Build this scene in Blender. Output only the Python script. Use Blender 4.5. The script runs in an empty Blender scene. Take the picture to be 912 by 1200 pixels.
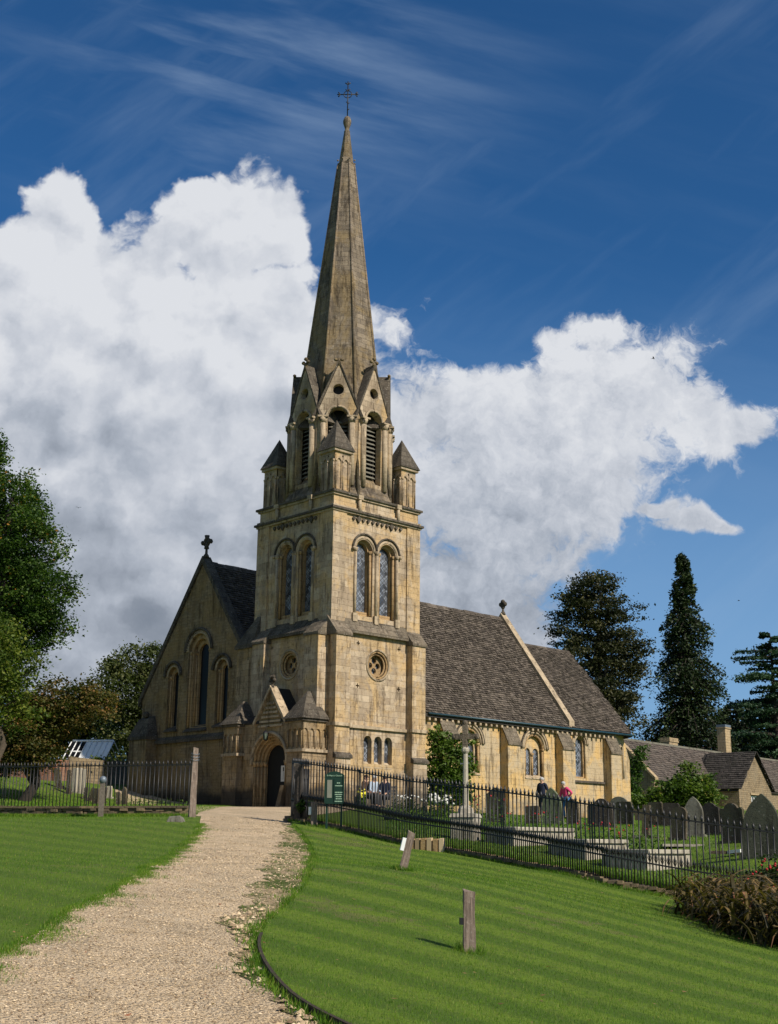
import bpy, bmesh, math, random
import numpy as np
from mathutils import Vector, Matrix
from mathutils.geometry import tessellate_polygon, delaunay_2d_cdt
PI = math.pi
random.seed(7); rng = np.random.default_rng(11)
scene = bpy.context.scene
COL = scene.collection

# ------------------------------------------------------------------ camera
FOC, PITCH, ROLL, AZ, CX0 = 1505.9913, .2545, .0107, .8111, -2.4045
D0, EYE = 54.0, 1.6
Fv = np.array([0, math.cos(PITCH), math.sin(PITCH)])
_R0 = np.array([1., 0, 0]); _U0 = np.array([0, -math.sin(PITCH), math.cos(PITCH)])
Rv = _R0*math.cos(ROLL)+_U0*math.sin(ROLL); Uv = -_R0*math.sin(ROLL)+_U0*math.cos(ROLL)
cam_d = bpy.data.cameras.new('camera'); cam = bpy.data.objects.new('camera', cam_d); COL.objects.link(cam)
m = Matrix.Identity(4)
for i in range(3):
    m[i][0] = Rv[i]; m[i][1] = Uv[i]; m[i][2] = -Fv[i]
m[2][3] = EYE
cam.matrix_world = m
cam_d.sensor_fit = 'VERTICAL'; cam_d.sensor_height = 36; cam_d.lens = FOC/1200*36
cam_d.clip_end = 5000; cam_d.clip_start = .1
scene.camera = cam

# ------------------------------------------------------------------ render settings, sun
SUN_AZ, SUN_EL = 131.5, 37.5
scene.view_settings.view_transform = 'Standard'; scene.view_settings.look = 'None'
scene.view_settings.gamma = 1; scene.view_settings.use_curve_mapping = False
scene.view_settings.exposure = 0.22
sun_d = bpy.data.lights.new('sun', 'SUN'); sun = bpy.data.objects.new('sun', sun_d); COL.objects.link(sun)
sun_d.energy = 4.9; sun_d.angle = math.radians(.53); sun_d.color = (1, .92, .80)
_s = Vector((math.sin(math.radians(SUN_AZ))*math.cos(math.radians(SUN_EL)), math.cos(math.radians(SUN_AZ))*math.cos(math.radians(SUN_EL)), math.sin(math.radians(SUN_EL))))
sun.rotation_euler = _s.to_track_quat('Z', 'Y').to_euler()

# ------------------------------------------------------------------ node helper
class NT:
    def __init__(s, tree): s.t = tree; s.n = tree.nodes; s.l = tree.links
    def node(s, typ, **kw):
        n = s.n.new(typ)
        for k, v in kw.items(): setattr(n, k, v)
        return n
    def put(s, sock, v):
        if isinstance(v, bpy.types.NodeSocket): s.l.new(v, sock)
        elif v is not None:
            try: sock.default_value = v
            except Exception: sock.default_value = (*v, 1.0)
    def math(s, op, a, b=None, c=None, clamp=False):
        n = s.node('ShaderNodeMath', operation=op, use_clamp=clamp); s.put(n.inputs[0], a)
        if b is not None: s.put(n.inputs[1], b)
        if c is not None: s.put(n.inputs[2], c)
        return n.outputs[0]
    def vmath(s, op, a, b=None, scale=None):
        n = s.node('ShaderNodeVectorMath', operation=op); s.put(n.inputs[0], a)
        if b is not None: s.put(n.inputs[1], b)
        if scale is not None: s.put(n.inputs['Scale'], scale)
        return n.outputs['Value'] if op in ('DOT_PRODUCT', 'LENGTH', 'DISTANCE') else n.outputs[0]
    def mix(s, f, a, b, mode='MIX'):
        n = s.node('ShaderNodeMix', data_type='RGBA', blend_type=mode)
        s.put(n.inputs[0], f); s.put(n.inputs[6], a); s.put(n.inputs[7], b); return n.outputs[2]
    def noise(s, vec, scale, detail=4, rough=.55, out=0, dist=0):
        n = s.node('ShaderNodeTexNoise'); s.put(n.inputs['Vector'], vec); n.inputs['Scale'].default_value = scale
        n.inputs['Detail'].default_value = detail; n.inputs['Roughness'].default_value = rough; n.inputs['Distortion'].default_value = dist
        return n.outputs[out]
    def voro(s, vec, scale, feature='F1', out='Distance', rand=1):
        n = s.node('ShaderNodeTexVoronoi', feature=feature); s.put(n.inputs['Vector'], vec); n.inputs['Scale'].default_value = scale
        n.inputs['Randomness'].default_value = rand; return n.outputs[out]
    def rng(s, v, a, b, c=0., d=1., smooth=True):
        n = s.node('ShaderNodeMapRange', interpolation_type='SMOOTHSTEP' if smooth else 'LINEAR')
        s.put(n.inputs[0], v); n.inputs[1].default_value = a; n.inputs[2].default_value = b; n.inputs[3].default_value = c; n.inputs[4].default_value = d
        return n.outputs[0]
    def comb(s, x, y, z):
        n = s.node('ShaderNodeCombineXYZ'); s.put(n.inputs[0], x); s.put(n.inputs[1], y); s.put(n.inputs[2], z); return n.outputs[0]
    def sep(s, v):
        n = s.node('ShaderNodeSeparateXYZ'); s.put(n.inputs[0], v); return n.outputs

def rayd(px, py): return Fv+Rv*(px-456)/FOC-Uv*(py-600)/FOC
def at(px, py, D):
    d = rayd(px, py); return np.array([0, 0, EYE])+d*D/d[1]

# ------------------------------------------------------------------ world
world = bpy.data.worlds.new('World'); scene.world = world; world.use_nodes = True
def build_world():
    T = NT(world.node_tree); T.n.clear()
    out = T.node('ShaderNodeOutputWorld'); bg = T.node('ShaderNodeBackground'); T.l.new(bg.outputs[0], out.inputs[0])
    sky = T.node('ShaderNodeTexSky', sky_type='NISHITA'); sky.sun_disc = False
    sky.sun_elevation = math.radians(SUN_EL); sky.sun_rotation = math.radians(SUN_AZ)
    sky.altitude = 200; sky.air_density = 1.0; sky.dust_density = .5; sky.ozone_density = 2.5
    skyc = T.mix(1, sky.outputs[0], SKY_TINT, 'MULTIPLY')
    g = T.node('ShaderNodeTexCoord').outputs['Generated']
    d = T.vmath('NORMALIZE', g); X, Y, Z = T.sep(d)
    yy = T.math('MAXIMUM', T.math('ABSOLUTE', Y), .08)
    u = T.math('DIVIDE', X, yy); v = T.math('DIVIDE', Z, yy)
    P = T.comb(u, v, 0.0)
    def n2(G, vec, scale, detail=4, rough=.55, out=0, dist=0):
        n = G.node('ShaderNodeTexNoise', noise_dimensions='2D'); G.put(n.inputs['Vector'], vec); n.inputs['Scale'].default_value = scale
        n.inputs['Detail'].default_value = detail; n.inputs['Roughness'].default_value = rough; n.inputs['Distortion'].default_value = dist; return n.outputs[out]
    def uv(px, py):
        r = rayd(px, py); return r[0]/r[1], r[2]/r[1]
    # the large shapes of the clouds: soft ellipses in sky direction, warped by noise
    warp = T.vmath('SCALE', T.vmath('SUBTRACT', n2(T, P, 8, 3, .5, out=1), (.5, .5, .5)), scale=.075)
    pw = T.vmath('ADD', P, warp)
    acc = None
    for bx, by, rx, ry in CLOUDS:
        c = uv(bx, by); a = uv(bx+rx, by)[0]-uv(bx-rx, by)[0]; b = abs(uv(bx, by-ry)[1]-uv(bx, by+ry)[1])
        q = T.vmath('MULTIPLY', T.vmath('SUBTRACT', pw, (c[0], c[1], 0)), (2/a, 2/b, 0))
        r = T.math('SUBTRACT', 1.0, T.vmath('LENGTH', q))
        if acc is None: acc = r
        else:
            n = T.node('ShaderNodeMath', operation='SMOOTH_MAX'); T.put(n.inputs[0], acc); T.put(n.inputs[1], r); n.inputs[2].default_value = .15; acc = n.outputs[0]
    for bx, by, rx, ry, dep in HOLES:
        c = uv(bx, by); a = uv(bx+rx, by)[0]-uv(bx-rx, by)[0]; b = abs(uv(bx, by-ry)[1]-uv(bx, by+ry)[1])
        q = T.vmath('MULTIPLY', T.vmath('SUBTRACT', pw, (c[0], c[1], 0)), (2/a, 2/b, 0))
        acc = T.math('SUBTRACT', acc, T.rng(T.vmath('LENGTH', q), 0, 1.6, dep, 0))
    acc = T.math('MINIMUM', acc, .8)
    side = T.rng(u, -.04, .05)
    # small-scale relief: rounded puffs (inverted cells) on the left, torn fibres on the right
    grp = bpy.data.node_groups.new('cloud_relief', 'ShaderNodeTree')
    grp.interface.new_socket('P', in_out='INPUT', socket_type='NodeSocketVector'); grp.interface.new_socket('S', in_out='INPUT', socket_type='NodeSocketFloat'); grp.interface.new_socket('D', in_out='OUTPUT', socket_type='NodeSocketFloat')
    G = NT(grp); gi = G.node('NodeGroupInput'); go = G.node('NodeGroupOutput'); p = gi.outputs[0]; sd = gi.outputs[1]
    w2 = G.vmath('ADD', p, G.vmath('SCALE', G.vmath('SUBTRACT', n2(G, p, 22, 4, .6, out=1), (.5, .5, .5)), scale=.045))
    vs = []
    for sc in (13, 29, 62):
        vn = G.node('ShaderNodeTexVoronoi', feature='SMOOTH_F1', voronoi_dimensions='2D'); G.put(vn.inputs['Vector'], w2); vn.inputs['Scale'].default_value = sc; vn.inputs['Smoothness'].default_value = .25
        vs.append(vn.outputs['Distance'])
    pf = G.math('ADD', G.math('ADD', G.math('MULTIPLY', G.math('SUBTRACT', .40, vs[0]), .60), G.math('MULTIPLY', G.math('SUBTRACT', .40, vs[1]), .26)), G.math('MULTIPLY', G.math('SUBTRACT', .40, vs[2]), .10))
    f1 = G.math('SUBTRACT', n2(G, w2, 15, 9, .64), .5)
    pf = G.math('ADD', G.math('MULTIPLY', pf, G.rng(sd, 0, 1, 1, .40)), G.math('MULTIPLY', f1, G.rng(sd, 0, 1, .55, 2.0)))
    G.l.new(pf, go.inputs[0])
    def rel(vec):
        n = T.node('ShaderNodeGroup'); n.node_tree = grp; T.put(n.inputs[0], vec); T.put(n.inputs[1], side); return n.outputs[0]
    R0_ = rel(P); R1_ = rel(T.vmath('ADD', P, (.012, .020, 0)))
    A = T.math('ADD', acc, R0_)
    front = T.math('GREATER_THAN', Y, .08)
    alpha = T.node('ShaderNodeMapRange', interpolation_type='SMOOTHSTEP'); T.put(alpha.inputs[0], A); alpha.inputs[1].default_value = .0
    T.put(alpha.inputs[2], T.rng(side, 0, 1, .20, .44)); al = alpha.outputs[0]
    relief = T.math('MULTIPLY', T.math('SUBTRACT', R0_, R1_), T.rng(side, 0, 1, .62, .40))
    # broad light and shade inside the bank: bright crowns, grey base
    wv = T.math('ADD', v, T.math('MULTIPLY', T.math('SUBTRACT', n2(T, P, 3.2, 5, .5), .5), .15))
    wl = T.math('SUBTRACT', wv, T.math('MULTIPLY', u, -.10))
    under = T.rng(wl, .17, .42, 0, 1)
    thick = T.rng(A, .1, .75, 0, 1)
    lo = T.math('SUBTRACT', .94, T.math('MULTIPLY', T.math('SUBTRACT', 1.0, under), .38))
    lo = T.math('SUBTRACT', lo, T.math('MULTIPLY', T.math('MULTIPLY', thick, T.rng(n2(T, P, 6.0, 4, .5, dist=.2), .35, .65)), .11))
    lo = T.math('ADD', lo, relief, clamp=True)
    ramp = T.node('ShaderNodeValToRGB'); cr = ramp.color_ramp; T.put(ramp.inputs[0], lo)
    cr.elements[0].position = .02; cr.elements[0].color = (.16, .195, .25, 1)
    cr.elements[1].position = .96; cr.elements[1].color = (.70, .72, .76, 1)
    for po, c in ((.36, (.25, .285, .345)), (.58, (.40, .44, .51)), (.78, (.57, .60, .66))):
        e = cr.elements.new(po); e.color = (*c, 1)
    # cirrus
    rot = T.node('ShaderNodeMapping'); rot.vector_type = 'TEXTURE'; T.put(rot.inputs[0], P); rot.inputs['Rotation'].default_value = (0, 0, -.27); rot.inputs['Scale'].default_value = (.80, .15, 1)
    ci = n2(T, rot.outputs[0], 2.4, 8, .55, dist=.12)
    cpos = uv(300, 80); q = T.vmath('MULTIPLY', T.vmath('SUBTRACT', P, (cpos[0], cpos[1], 0)), (4.2, 7, 0)); near = T.rng(T.vmath('LENGTH', q), 0, 1.3, 1, .10)
    cirr = T.math('MULTIPLY', T.rng(ci, .40, .84, 0, .44), near)
    rot2 = T.node('ShaderNodeMapping'); rot2.vector_type = 'TEXTURE'; T.put(rot2.inputs[0], P); rot2.inputs['Rotation'].default_value = (0, 0, .72); rot2.inputs['Scale'].default_value = (.9, .20, 1)
    c2 = T.rng(n2(T, rot2.outputs[0], 2.6, 8, .55, dist=.15), .44, .88, 0, .17)
    skyS = T.vmath('SCALE', skyc, scale=.085)
    low = T.rng(v, .02, .50, .75, 0)
    skyS = T.mix(low, skyS, (.25, .42, .66, 1))
    s2 = T.mix(T.math('MAXIMUM', cirr, c2), skyS, (.40, .52, .68, 1))
    cl = T.math('MULTIPLY', al, front)
    back = T.rng(n2(T, T.comb(X, Z, 0), 2.2, 5, .6), .44, .62, .05, .65)
    back_fill = T.math('MULTIPLY', T.math('MULTIPLY', back, T.math('SUBTRACT', 1.0, front)), T.rng(Z, 0, .12))  # out-of-view warm-grey cloud added behind the camera as fill light
    fin = T.mix(cl, s2, ramp.outputs[0]); fin = T.mix(back_fill, fin, (.52, .50, .47, 1))
    T.l.new(T.vmath('SCALE', fin, scale=8.9), bg.inputs[0]); bg.inputs[1].default_value = .1
    world.cycles.sampling_method = 'MANUAL'; world.cycles.sample_map_resolution = 256
SKY_TINT = (.27, .68, 1.02, 1)
CLOUDS = [(75, 300, 90, 92), (-20, 330, 110, 90), (150, 345, 140, 115), (258, 265, 98, 92), (312, 250, 62, 74), (200, 430, 270, 140), (330, 400, 90, 95), (40, 440, 200, 170), (300, 540, 260, 160), (90, 560, 240, 130),
          (500, 490, 130, 84), (620, 480, 160, 115), (720, 460, 140, 90), (810, 485, 80, 62), (570, 580, 190, 130), (670, 560, 120, 90), (520, 680, 170, 90), (870, 500, 60, 24),
          (240, 680, 200, 130), (30, 660, 130, 100), (120, 770, 220, 110), (330, 800, 160, 120), (560, 730, 130, 70), (820, 600, 56, 16), (775, 590, 26, 9), (690, 388, 50, 30), (640, 400, 60, 26)]
HOLES = [(70, 600, 34, 22, .40), (560, 400, 70, 22, .6), (130, 640, 40, 12, .25), (110, 765, 60, 16, .35)]
build_world()

# ------------------------------------------------------------------ generic object helpers
def tag(o, label=None, cat=None, group=None, kind=None):
    if label: o['label'] = label
    if cat: o['category'] = cat
    if group: o['group'] = group
    if kind: o['kind'] = kind
    return o
def empty(name, loc=(0, 0, 0), rz=0, parent=None, **kw):
    o = bpy.data.objects.new(name, None); COL.objects.link(o); o.location = loc; o.rotation_euler = (0, 0, rz); o.parent = parent
    o.empty_display_size = .2
    return tag(o, **kw)
def np_mesh(name, verts, faces, mat, parent=None, rnd=None, smooth=False, **kw):
    me = bpy.data.meshes.new(name); verts = np.asarray(verts, dtype=np.float32); faces = np.asarray(faces, dtype=np.int32)
    n, k = faces.shape
    me.vertices.add(len(verts)); me.vertices.foreach_set('co', verts.ravel())
    me.loops.add(n*k); me.loops.foreach_set('vertex_index', faces.ravel())
    me.polygons.add(n); me.polygons.foreach_set('loop_start', np.arange(0, n*k, k, dtype=np.int32))
    me.update(calc_edges=True)
    if rnd is not None:
        a = me.attributes.new('rnd', 'FLOAT', 'FACE'); a.data.foreach_set('value', np.asarray(rnd, dtype=np.float32))
    if smooth: me.polygons.foreach_set('use_smooth', np.ones(n, dtype=bool))
    if mat: me.materials.append(mat)
    o = bpy.data.objects.new(name, me); COL.objects.link(o); o.parent = parent
    return tag(o, **kw)
def copy_tree(o, parent=None):
    c = o.copy(); COL.objects.link(c); c.parent = parent
    for ch in list(o.children): copy_tree(ch, c)
    return c

class MB:
    def __init__(s): s.v = []; s.f = []; s.r = []; s.sm = []
    def add(s, vs, fs, r=None, sm=False):
        b = len(s.v); s.v += [tuple(v) for v in vs]
        for f in fs: s.f.append(tuple(b+i for i in f)); s.r.append(random.random() if r is None else r); s.sm.append(sm)
    def box(s, x0, x1, y0, y1, z0, z1, r=None):
        vs = [(x, y, z) for z in (z0, z1) for y in (y0, y1) for x in (x0, x1)]
        s.add(vs, [(0, 2, 3, 1), (4, 5, 7, 6), (0, 1, 5, 4), (2, 6, 7, 3), (0, 4, 6, 2), (1, 3, 7, 5)], r if r is not None else random.random())
    def hexa(s, b, t, r=None):  # bottom quad, top quad (same winding)
        s.add(list(b)+list(t), [(3, 2, 1, 0), (4, 5, 6, 7), (0, 1, 5, 4), (1, 2, 6, 5), (2, 3, 7, 6), (3, 0, 4, 7)], r if r is not None else random.random())
    def obox(s, c, ax, ay, az, hx, hy, hz, r=None):
        c = Vector(c); ax = Vector(ax)*hx; ay = Vector(ay)*hy; az = Vector(az)*hz
        q = [(-1, -1), (1, -1), (1, 1), (-1, 1)]
        s.hexa([c+ax*i+ay*j-az for i, j in q], [c+ax*i+ay*j+az for i, j in q], r)
    def prism(s, poly, mapf, t0, t1, holes=(), r=None):
        """polygon (with holes) in 2D, extruded between depth t0 and t1; mapf(u,v,t)->3D"""
        loops = [list(poly)]+[list(h) for h in holes]
        tris = tessellate_polygon([[Vector((p[0], p[1], 0)) for p in lp] for lp in loops])
        flat = [p for lp in loops for p in lp]; n = len(flat)
        vs = [mapf(p[0], p[1], t0) for p in flat]+[mapf(p[0], p[1], t1) for p in flat]
        fs = [tuple(t) for t in tris]+[tuple(i+n for i in reversed(t)) for t in tris]
        b = 0
        for lp in loops:
            k = len(lp)
            for i in range(k): j = (i+1) % k; fs.append((b+i, b+j, b+j+n, b+i+n))
            b += k
        s.add(vs, fs, r if r is not None else random.random())
    def tube(s, pts, rad, n=8, cap=True, sm=True, r=None):
        pts = [Vector(p) for p in pts]; k = len(pts)
        if not hasattr(rad, '__len__'): rad = [rad]*k
        vs = []; up = None
        for i, p in enumerate(pts):
            t = (pts[min(i+1, k-1)]-pts[max(i-1, 0)]).normalized()
            if up is None:
                up = Vector((0, 0, 1)) if abs(t.z) < .9 else Vector((1, 0, 0))
            a = t.cross(up)
            if a.length < 1e-4: a = t.cross(Vector((0, 1, 0)))
            a.normalize(); b = t.cross(a).normalized(); up = -b if False else up
            for j in range(n):
                an = 2*PI*j/n; vs.append(p+a*math.cos(an)*rad[i]+b*math.sin(an)*rad[i])
        fs = [(i*n+j, i*n+(j+1) % n, (i+1)*n+(j+1) % n, (i+1)*n+j) for i in range(k-1) for j in range(n)]
        if cap: fs += [tuple(range(n-1, -1, -1)), tuple(range((k-1)*n, k*n))]
        s.add(vs, fs, r if r is not None else random.random(), sm)
    def lathe(s, prof, c, n=16, sm=True, r=None, sq=False):
        """prof [(radius, z)], centre c"""
        vs = []; k = len(prof)
        for rd, z in prof:
            for j in range(n):
                an = 2*PI*(j+.5)/n; vs.append((c[0]+rd*math.cos(an), c[1]+rd*math.sin(an), c[2]+z))
        fs = [(i*n+j, i*n+(j+1) % n, (i+1)*n+(j+1) % n, (i+1)*n+j) for i in range(k-1) for j in range(n)]
        fs += [tuple(range(n-1, -1, -1)), tuple(range((k-1)*n, k*n))]
        s.add(vs, fs, r if r is not None else random.random(), sm)
    def ball(s, c, rx, ry=None, rz=None, n=10, r=None):
        ry = ry or rx; rz = rz or rx; k = n//2+1
        vs = []
        for i in range(k+1):
            th = PI*i/k
            for j in range(n):
                an = 2*PI*j/n; vs.append((c[0]+rx*math.sin(th)*math.cos(an), c[1]+ry*math.sin(th)*math.sin(an), c[2]-rz*math.cos(th)))
        fs = [(i*n+j, i*n+(j+1) % n, (i+1)*n+(j+1) % n, (i+1)*n+j) for i in range(k) for j in range(n)]
        s.add(vs, fs, r if r is not None else random.random(), True)
    def build(s, name, mat, parent=None, weld=False, bevel=0, **kw):
        me = bpy.data.meshes.new(name); me.from_pydata(s.v, [], s.f); me.update()
        a = me.attributes.new('rnd', 'FLOAT', 'FACE'); a.data.foreach_set('value', np.array(s.r, dtype=np.float32))
        me.polygons.foreach_set('use_smooth', np.array(s.sm, dtype=bool))
        bm = bmesh.new(); bm.from_mesh(me)
        if weld: bmesh.ops.remove_doubles(bm, verts=bm.verts, dist=1e-4)
        bmesh.ops.recalc_face_normals(bm, faces=bm.faces); bm.to_mesh(me); bm.free()
        if mat: me.materials.append(mat)
        o = bpy.data.objects.new(name, me); COL.objects.link(o); o.parent = parent
        if bevel:
            md = o.modifiers.new('b', 'BEVEL'); md.width = bevel; md.segments = 1; md.limit_method = 'ANGLE'
        return tag(o, **kw)
def south(y0):  # plane facing -Y; depth t goes in (+Y)
    return lambda u, v, t: (u, y0+t, v)
def west(x0):   # plane facing -X; u is Y
    return lambda u, v, t: (x0+t, u, v)
def arch(c, r, z0, zs, n=14, pointed=0):
    pts = [(c-r, z0), (c+r, z0)]
    if not pointed:
        pts += [(c+r*math.cos(PI*i/n), zs+r*math.sin(PI*i/n)) for i in range(n+1)]
    else:
        R = r*pointed; h = n//2
        a = math.acos((R-r)/R)
        pts += [(c+r-R+R*math.cos(a*i/h), zs+R*math.sin(a*i/h)) for i in range(h+1)]
        pts += [(c-r+R-R*math.cos(a*(h-i)/h), zs+R*math.sin(a*(h-i)/h)) for i in range(1, h+1)]
    return pts
def circ(c, z, r, n=24, a0=0): return [(c+r*math.cos(a0+2*PI*i/n), z+r*math.sin(a0+2*PI*i/n)) for i in range(n)]
def plus(c, z, r, w):
    return [(c-w, z-r), (c+w, z-r), (c+w, z-w), (c+r, z-w), (c+r, z+w), (c+w, z+w), (c+w, z+r), (c-w, z+r), (c-w, z+w), (c-r, z+w), (c-r, z-w), (c-w, z-w)]

# ------------------------------------------------------------------ materials
def new_mat(name):
    m = bpy.data.materials.new(name); m.use_nodes = True; T = NT(m.node_tree); T.n.clear()
    out = T.node('ShaderNodeOutputMaterial'); b = T.node('ShaderNodeBsdfPrincipled'); T.l.new(b.outputs[0], out.inputs[0])
    b.inputs['Specular IOR Level'].default_value = .25
    return m, T, b, out
def finish(T, b, col, rough=.9, h=None, dist=.02, strength=.8):
    T.put(b.inputs['Base Color'], col); T.put(b.inputs['Roughness'], rough)
    if h is not None:
        bp = T.node('ShaderNodeBump'); T.put(bp.inputs['Height'], h); bp.inputs['Distance'].default_value = dist; bp.inputs['Strength'].default_value = strength
        T.l.new(bp.outputs[0], b.inputs['Normal'])
def rndattr(T):
    a = T.node('ShaderNodeAttribute', attribute_name='rnd'); return a.outputs['Fac']
def wallcoord(T):
    tc = T.node('ShaderNodeTexCoord'); P = tc.outputs['Object']; N = T.sep(tc.outputs['Normal']); p = T.sep(P)
    tan = T.vmath('NORMALIZE', T.comb(T.math('MULTIPLY', N[1], -1), N[0], .0001))
    u = T.vmath('DOT_PRODUCT', P, tan)
    # tilt-safe vertical coordinate
    return P, T.comb(u, p[2], 0), p
def stone_mat(name, c1, c2, stain, stain_amt=.5, bw=.62, bh=.27, mortar=.012, mcol=None, bump=.02, grime=.5, speck=.35, patch=None, base_dark=0):
    m, T, b, _ = new_mat(name); P, W, p = wallcoord(T)
    wob = T.vmath('ADD', W, T.vmath('SCALE', T.vmath('SUBTRACT', T.noise(P, 3, 2, out=1), (.5, .5, .5)), scale=.03))
    br = T.node('ShaderNodeTexBrick', offset=.5, squash=1.0); T.put(br.inputs['Vector'], wob)
    br.inputs['Scale'].default_value = 1; br.inputs['Brick Width'].default_value = bw; br.inputs['Row Height'].default_value = bh
    br.inputs['Mortar Size'].default_value = mortar; br.inputs['Mortar Smooth'].default_value = .3; br.inputs['Bias'].default_value = 0
    br.inputs['Color1'].default_value = (*c1, 1); br.inputs['Color2'].default_value = (*c2, 1); br.inputs['Mortar'].default_value = (*(mcol or [x*.62 for x in c1]), 1)
    col = br.outputs[0]
    n1 = T.noise(P, 1.1, 6, .6); n2 = T.noise(P, 7, 6, .65); n3 = T.noise(P, 38, 4, .7)
    if patch: col = T.mix(T.rng(T.noise(P, .55, 7, .70, dist=.6), .44, .58), col, T.mix(.7, col, (*patch, 1)))
    st = T.noise(T.vmath('MULTIPLY', P, (1.6, 1.6, .28)), 1.4, 7, .65)
    col = T.mix(T.math('MULTIPLY', T.rng(st, .44, .68), stain_amt), col, (*stain, 1))
    col = T.mix(T.math('MULTIPLY', T.rng(n2, .50, .72), grime), col, T.mix(1, col, (.45, .43, .42, 1), 'MULTIPLY'))
    sp = T.voro(P, 9, out='Distance')
    col = T.mix(T.math('MULTIPLY', T.rng(T.math('ADD', sp, T.math('MULTIPLY', n3, .25)), .22, .34, 1, 0), speck*T_one), col, T.mix(.5, col, (.55, .52, .44, 1)))
    col = T.mix(T.rng(n3, .3, .75, 0, .35), col, T.mix(1, col, (.55, .52, .5, 1), 'MULTIPLY'))
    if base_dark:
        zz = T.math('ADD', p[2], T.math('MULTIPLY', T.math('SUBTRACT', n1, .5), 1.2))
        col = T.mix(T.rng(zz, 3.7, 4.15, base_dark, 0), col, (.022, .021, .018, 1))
    sk = T.noise(T.vmath('MULTIPLY', P, (4.2, 4.2, .38)), 1.5, 6, .7); sk2 = T.noise(P, .9, 4, .6)
    col = T.mix(T.math('MULTIPLY', T.rng(T.math('ADD', sk, T.math('MULTIPLY', sk2, .5)), .79, .88), .75), col, T.mix(1, col, (.36, .34, .32, 1), 'MULTIPLY'))
    n5 = T.noise(P, 2.6, 8, .75, dist=.4); n6 = T.noise(T.vmath('MULTIPLY', P, (1, 1, 2.5)), 16, 5, .75)
    col = T.mix(T.rng(n5, .56, .66, 0, .55), col, T.mix(1, col, (.50, .46, .42, 1), 'MULTIPLY'))
    col = T.mix(T.rng(n5, .30, .42, .35, 0), col, T.mix(1, col, (1.25, 1.2, 1.1, 1), 'MULTIPLY'))
    col = T.mix(T.rng(n6, .58, .70, 0, .6), col, T.mix(1, col, (.42, .39, .36, 1), 'MULTIPLY'))
    h = T.math('ADD', T.math('MULTIPLY', br.outputs['Fac'], -.6), T.math('ADD', T.math('MULTIPLY', n2, .9), T.math('ADD', T.math('MULTIPLY', n3, .7), T.math('MULTIPLY', n6, .8))))
    finish(T, b, col, .92, h, bump, .9); return m
T_one = 1.0
M = {}
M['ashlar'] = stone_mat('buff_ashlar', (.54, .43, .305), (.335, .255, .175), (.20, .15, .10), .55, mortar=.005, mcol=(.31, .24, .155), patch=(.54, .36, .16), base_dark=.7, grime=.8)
M['ashlar_clean'] = stone_mat('buff_dressings', (.49, .385, .26), (.39, .305, .205), (.17, .135, .095), .6, mortar=.006, bw=.9, bh=.33, bump=.012)
M['orange'] = stone_mat('orange_dressings', (.46, .30, .14), (.37, .245, .125), (.20, .14, .08), .5, bw=.9, bh=.3, bump=.01)
M['ochre'] = stone_mat('ochre_limewash', (.62, .41, .17), (.56, .375, .16), (.42, .35, .25), .75, bw=.7, bh=.3, mortar=.004, mcol=(.48, .34, .17), bump=.02, patch=(.42, .35, .25), grime=.6, base_dark=.25)
M['rubble'] = stone_mat('gable_rubble', (.33, .245, .145), (.20, .15, .09), (.17, .11, .05), .6, bw=.34, bh=.15, mortar=.012, bump=.035, speck=.55, patch=(.30, .20, .085), base_dark=.85)  # weathered rubble, its colour also deepened for the shaded west front
M['shaded_porch_stone'] = stone_mat('shaded_porch_stone', (.40, .30, .185), (.28, .205, .125), (.12, .095, .065), .6, mortar=.007, mcol=(.17, .13, .08), patch=(.34, .22, .09), base_dark=.85, grime=.8)  # darker than the tower stone: west-side shade put into the colour
M['dark_stone'] = stone_mat('weathered_stone', (.135, .112, .085), (.09, .075, .058), (.05, .043, .035), .7, bump=.03, speck=.9)
M['weath'] = stone_mat('lichened_stone', (.25, .20, .145), (.17, .14, .10), (.08, .066, .05), .7, bump=.05, speck=1, grime=.9)
M['spire'] = stone_mat('spire_stone', (.27, .215, .155), (.15, .12, .09), (.07, .057, .045), .7, mortar=.008, mcol=(.12, .10, .075), grime=.8, bw=.55, bh=.25, bump=.022, speck=.6, patch=(.24, .17, .08))
M['grave_green'] = stone_mat('dark_green_grave_stone', (.085, .088, .06), (.07, .072, .05), (.035, .04, .025), .6, bw=9, bh=9, mortar=0, bump=.015)
M['grave_black'] = stone_mat('black_grave_stone', (.06, .05, .04), (.05, .042, .034), (.10, .085, .06), .4, bw=9, bh=9, mortar=0, bump=.02)  # near-black tone for a few headstones, with lighter stains
M['pale_dim'] = stone_mat('grey_grave_stone', (.19, .18, .14), (.16, .15, .12), (.12, .115, .09), .5, bw=9, bh=9, mortar=0, bump=.015)
M['mossy'] = stone_mat('mossy_grave_stone', (.17, .19, .11), (.15, .17, .10), (.08, .085, .05), .6, bw=9, bh=9, mortar=0, bump=.02)
M['pale_stone'] = stone_mat('pale_grave_stone', (.44, .395, .315), (.38, .34, .27), (.22, .20, .16), .6, bw=9, bh=9, mortar=0, bump=.012)
M['grave'] = stone_mat('shaded_grave_stone', (.105, .08, .055), (.085, .066, .046), (.035, .03, .022), .7, bw=9, bh=9, mortar=0, bump=.02, speck=.8, patch=(.12, .115, .06))  # brown darkened so faces turned from the sun carry shade in their colour
M['cottage'] = stone_mat('cottage_stone', (.33, .245, .145), (.24, .18, .11), (.24, .20, .14), .5, bw=.35, bh=.16, bump=.03, speck=.5)
M['chimney'] = stone_mat('chimney_stone', (.46, .34, .20), (.40, .30, .17), (.20, .17, .13), .4, bw=.5, bh=.24)
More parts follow.
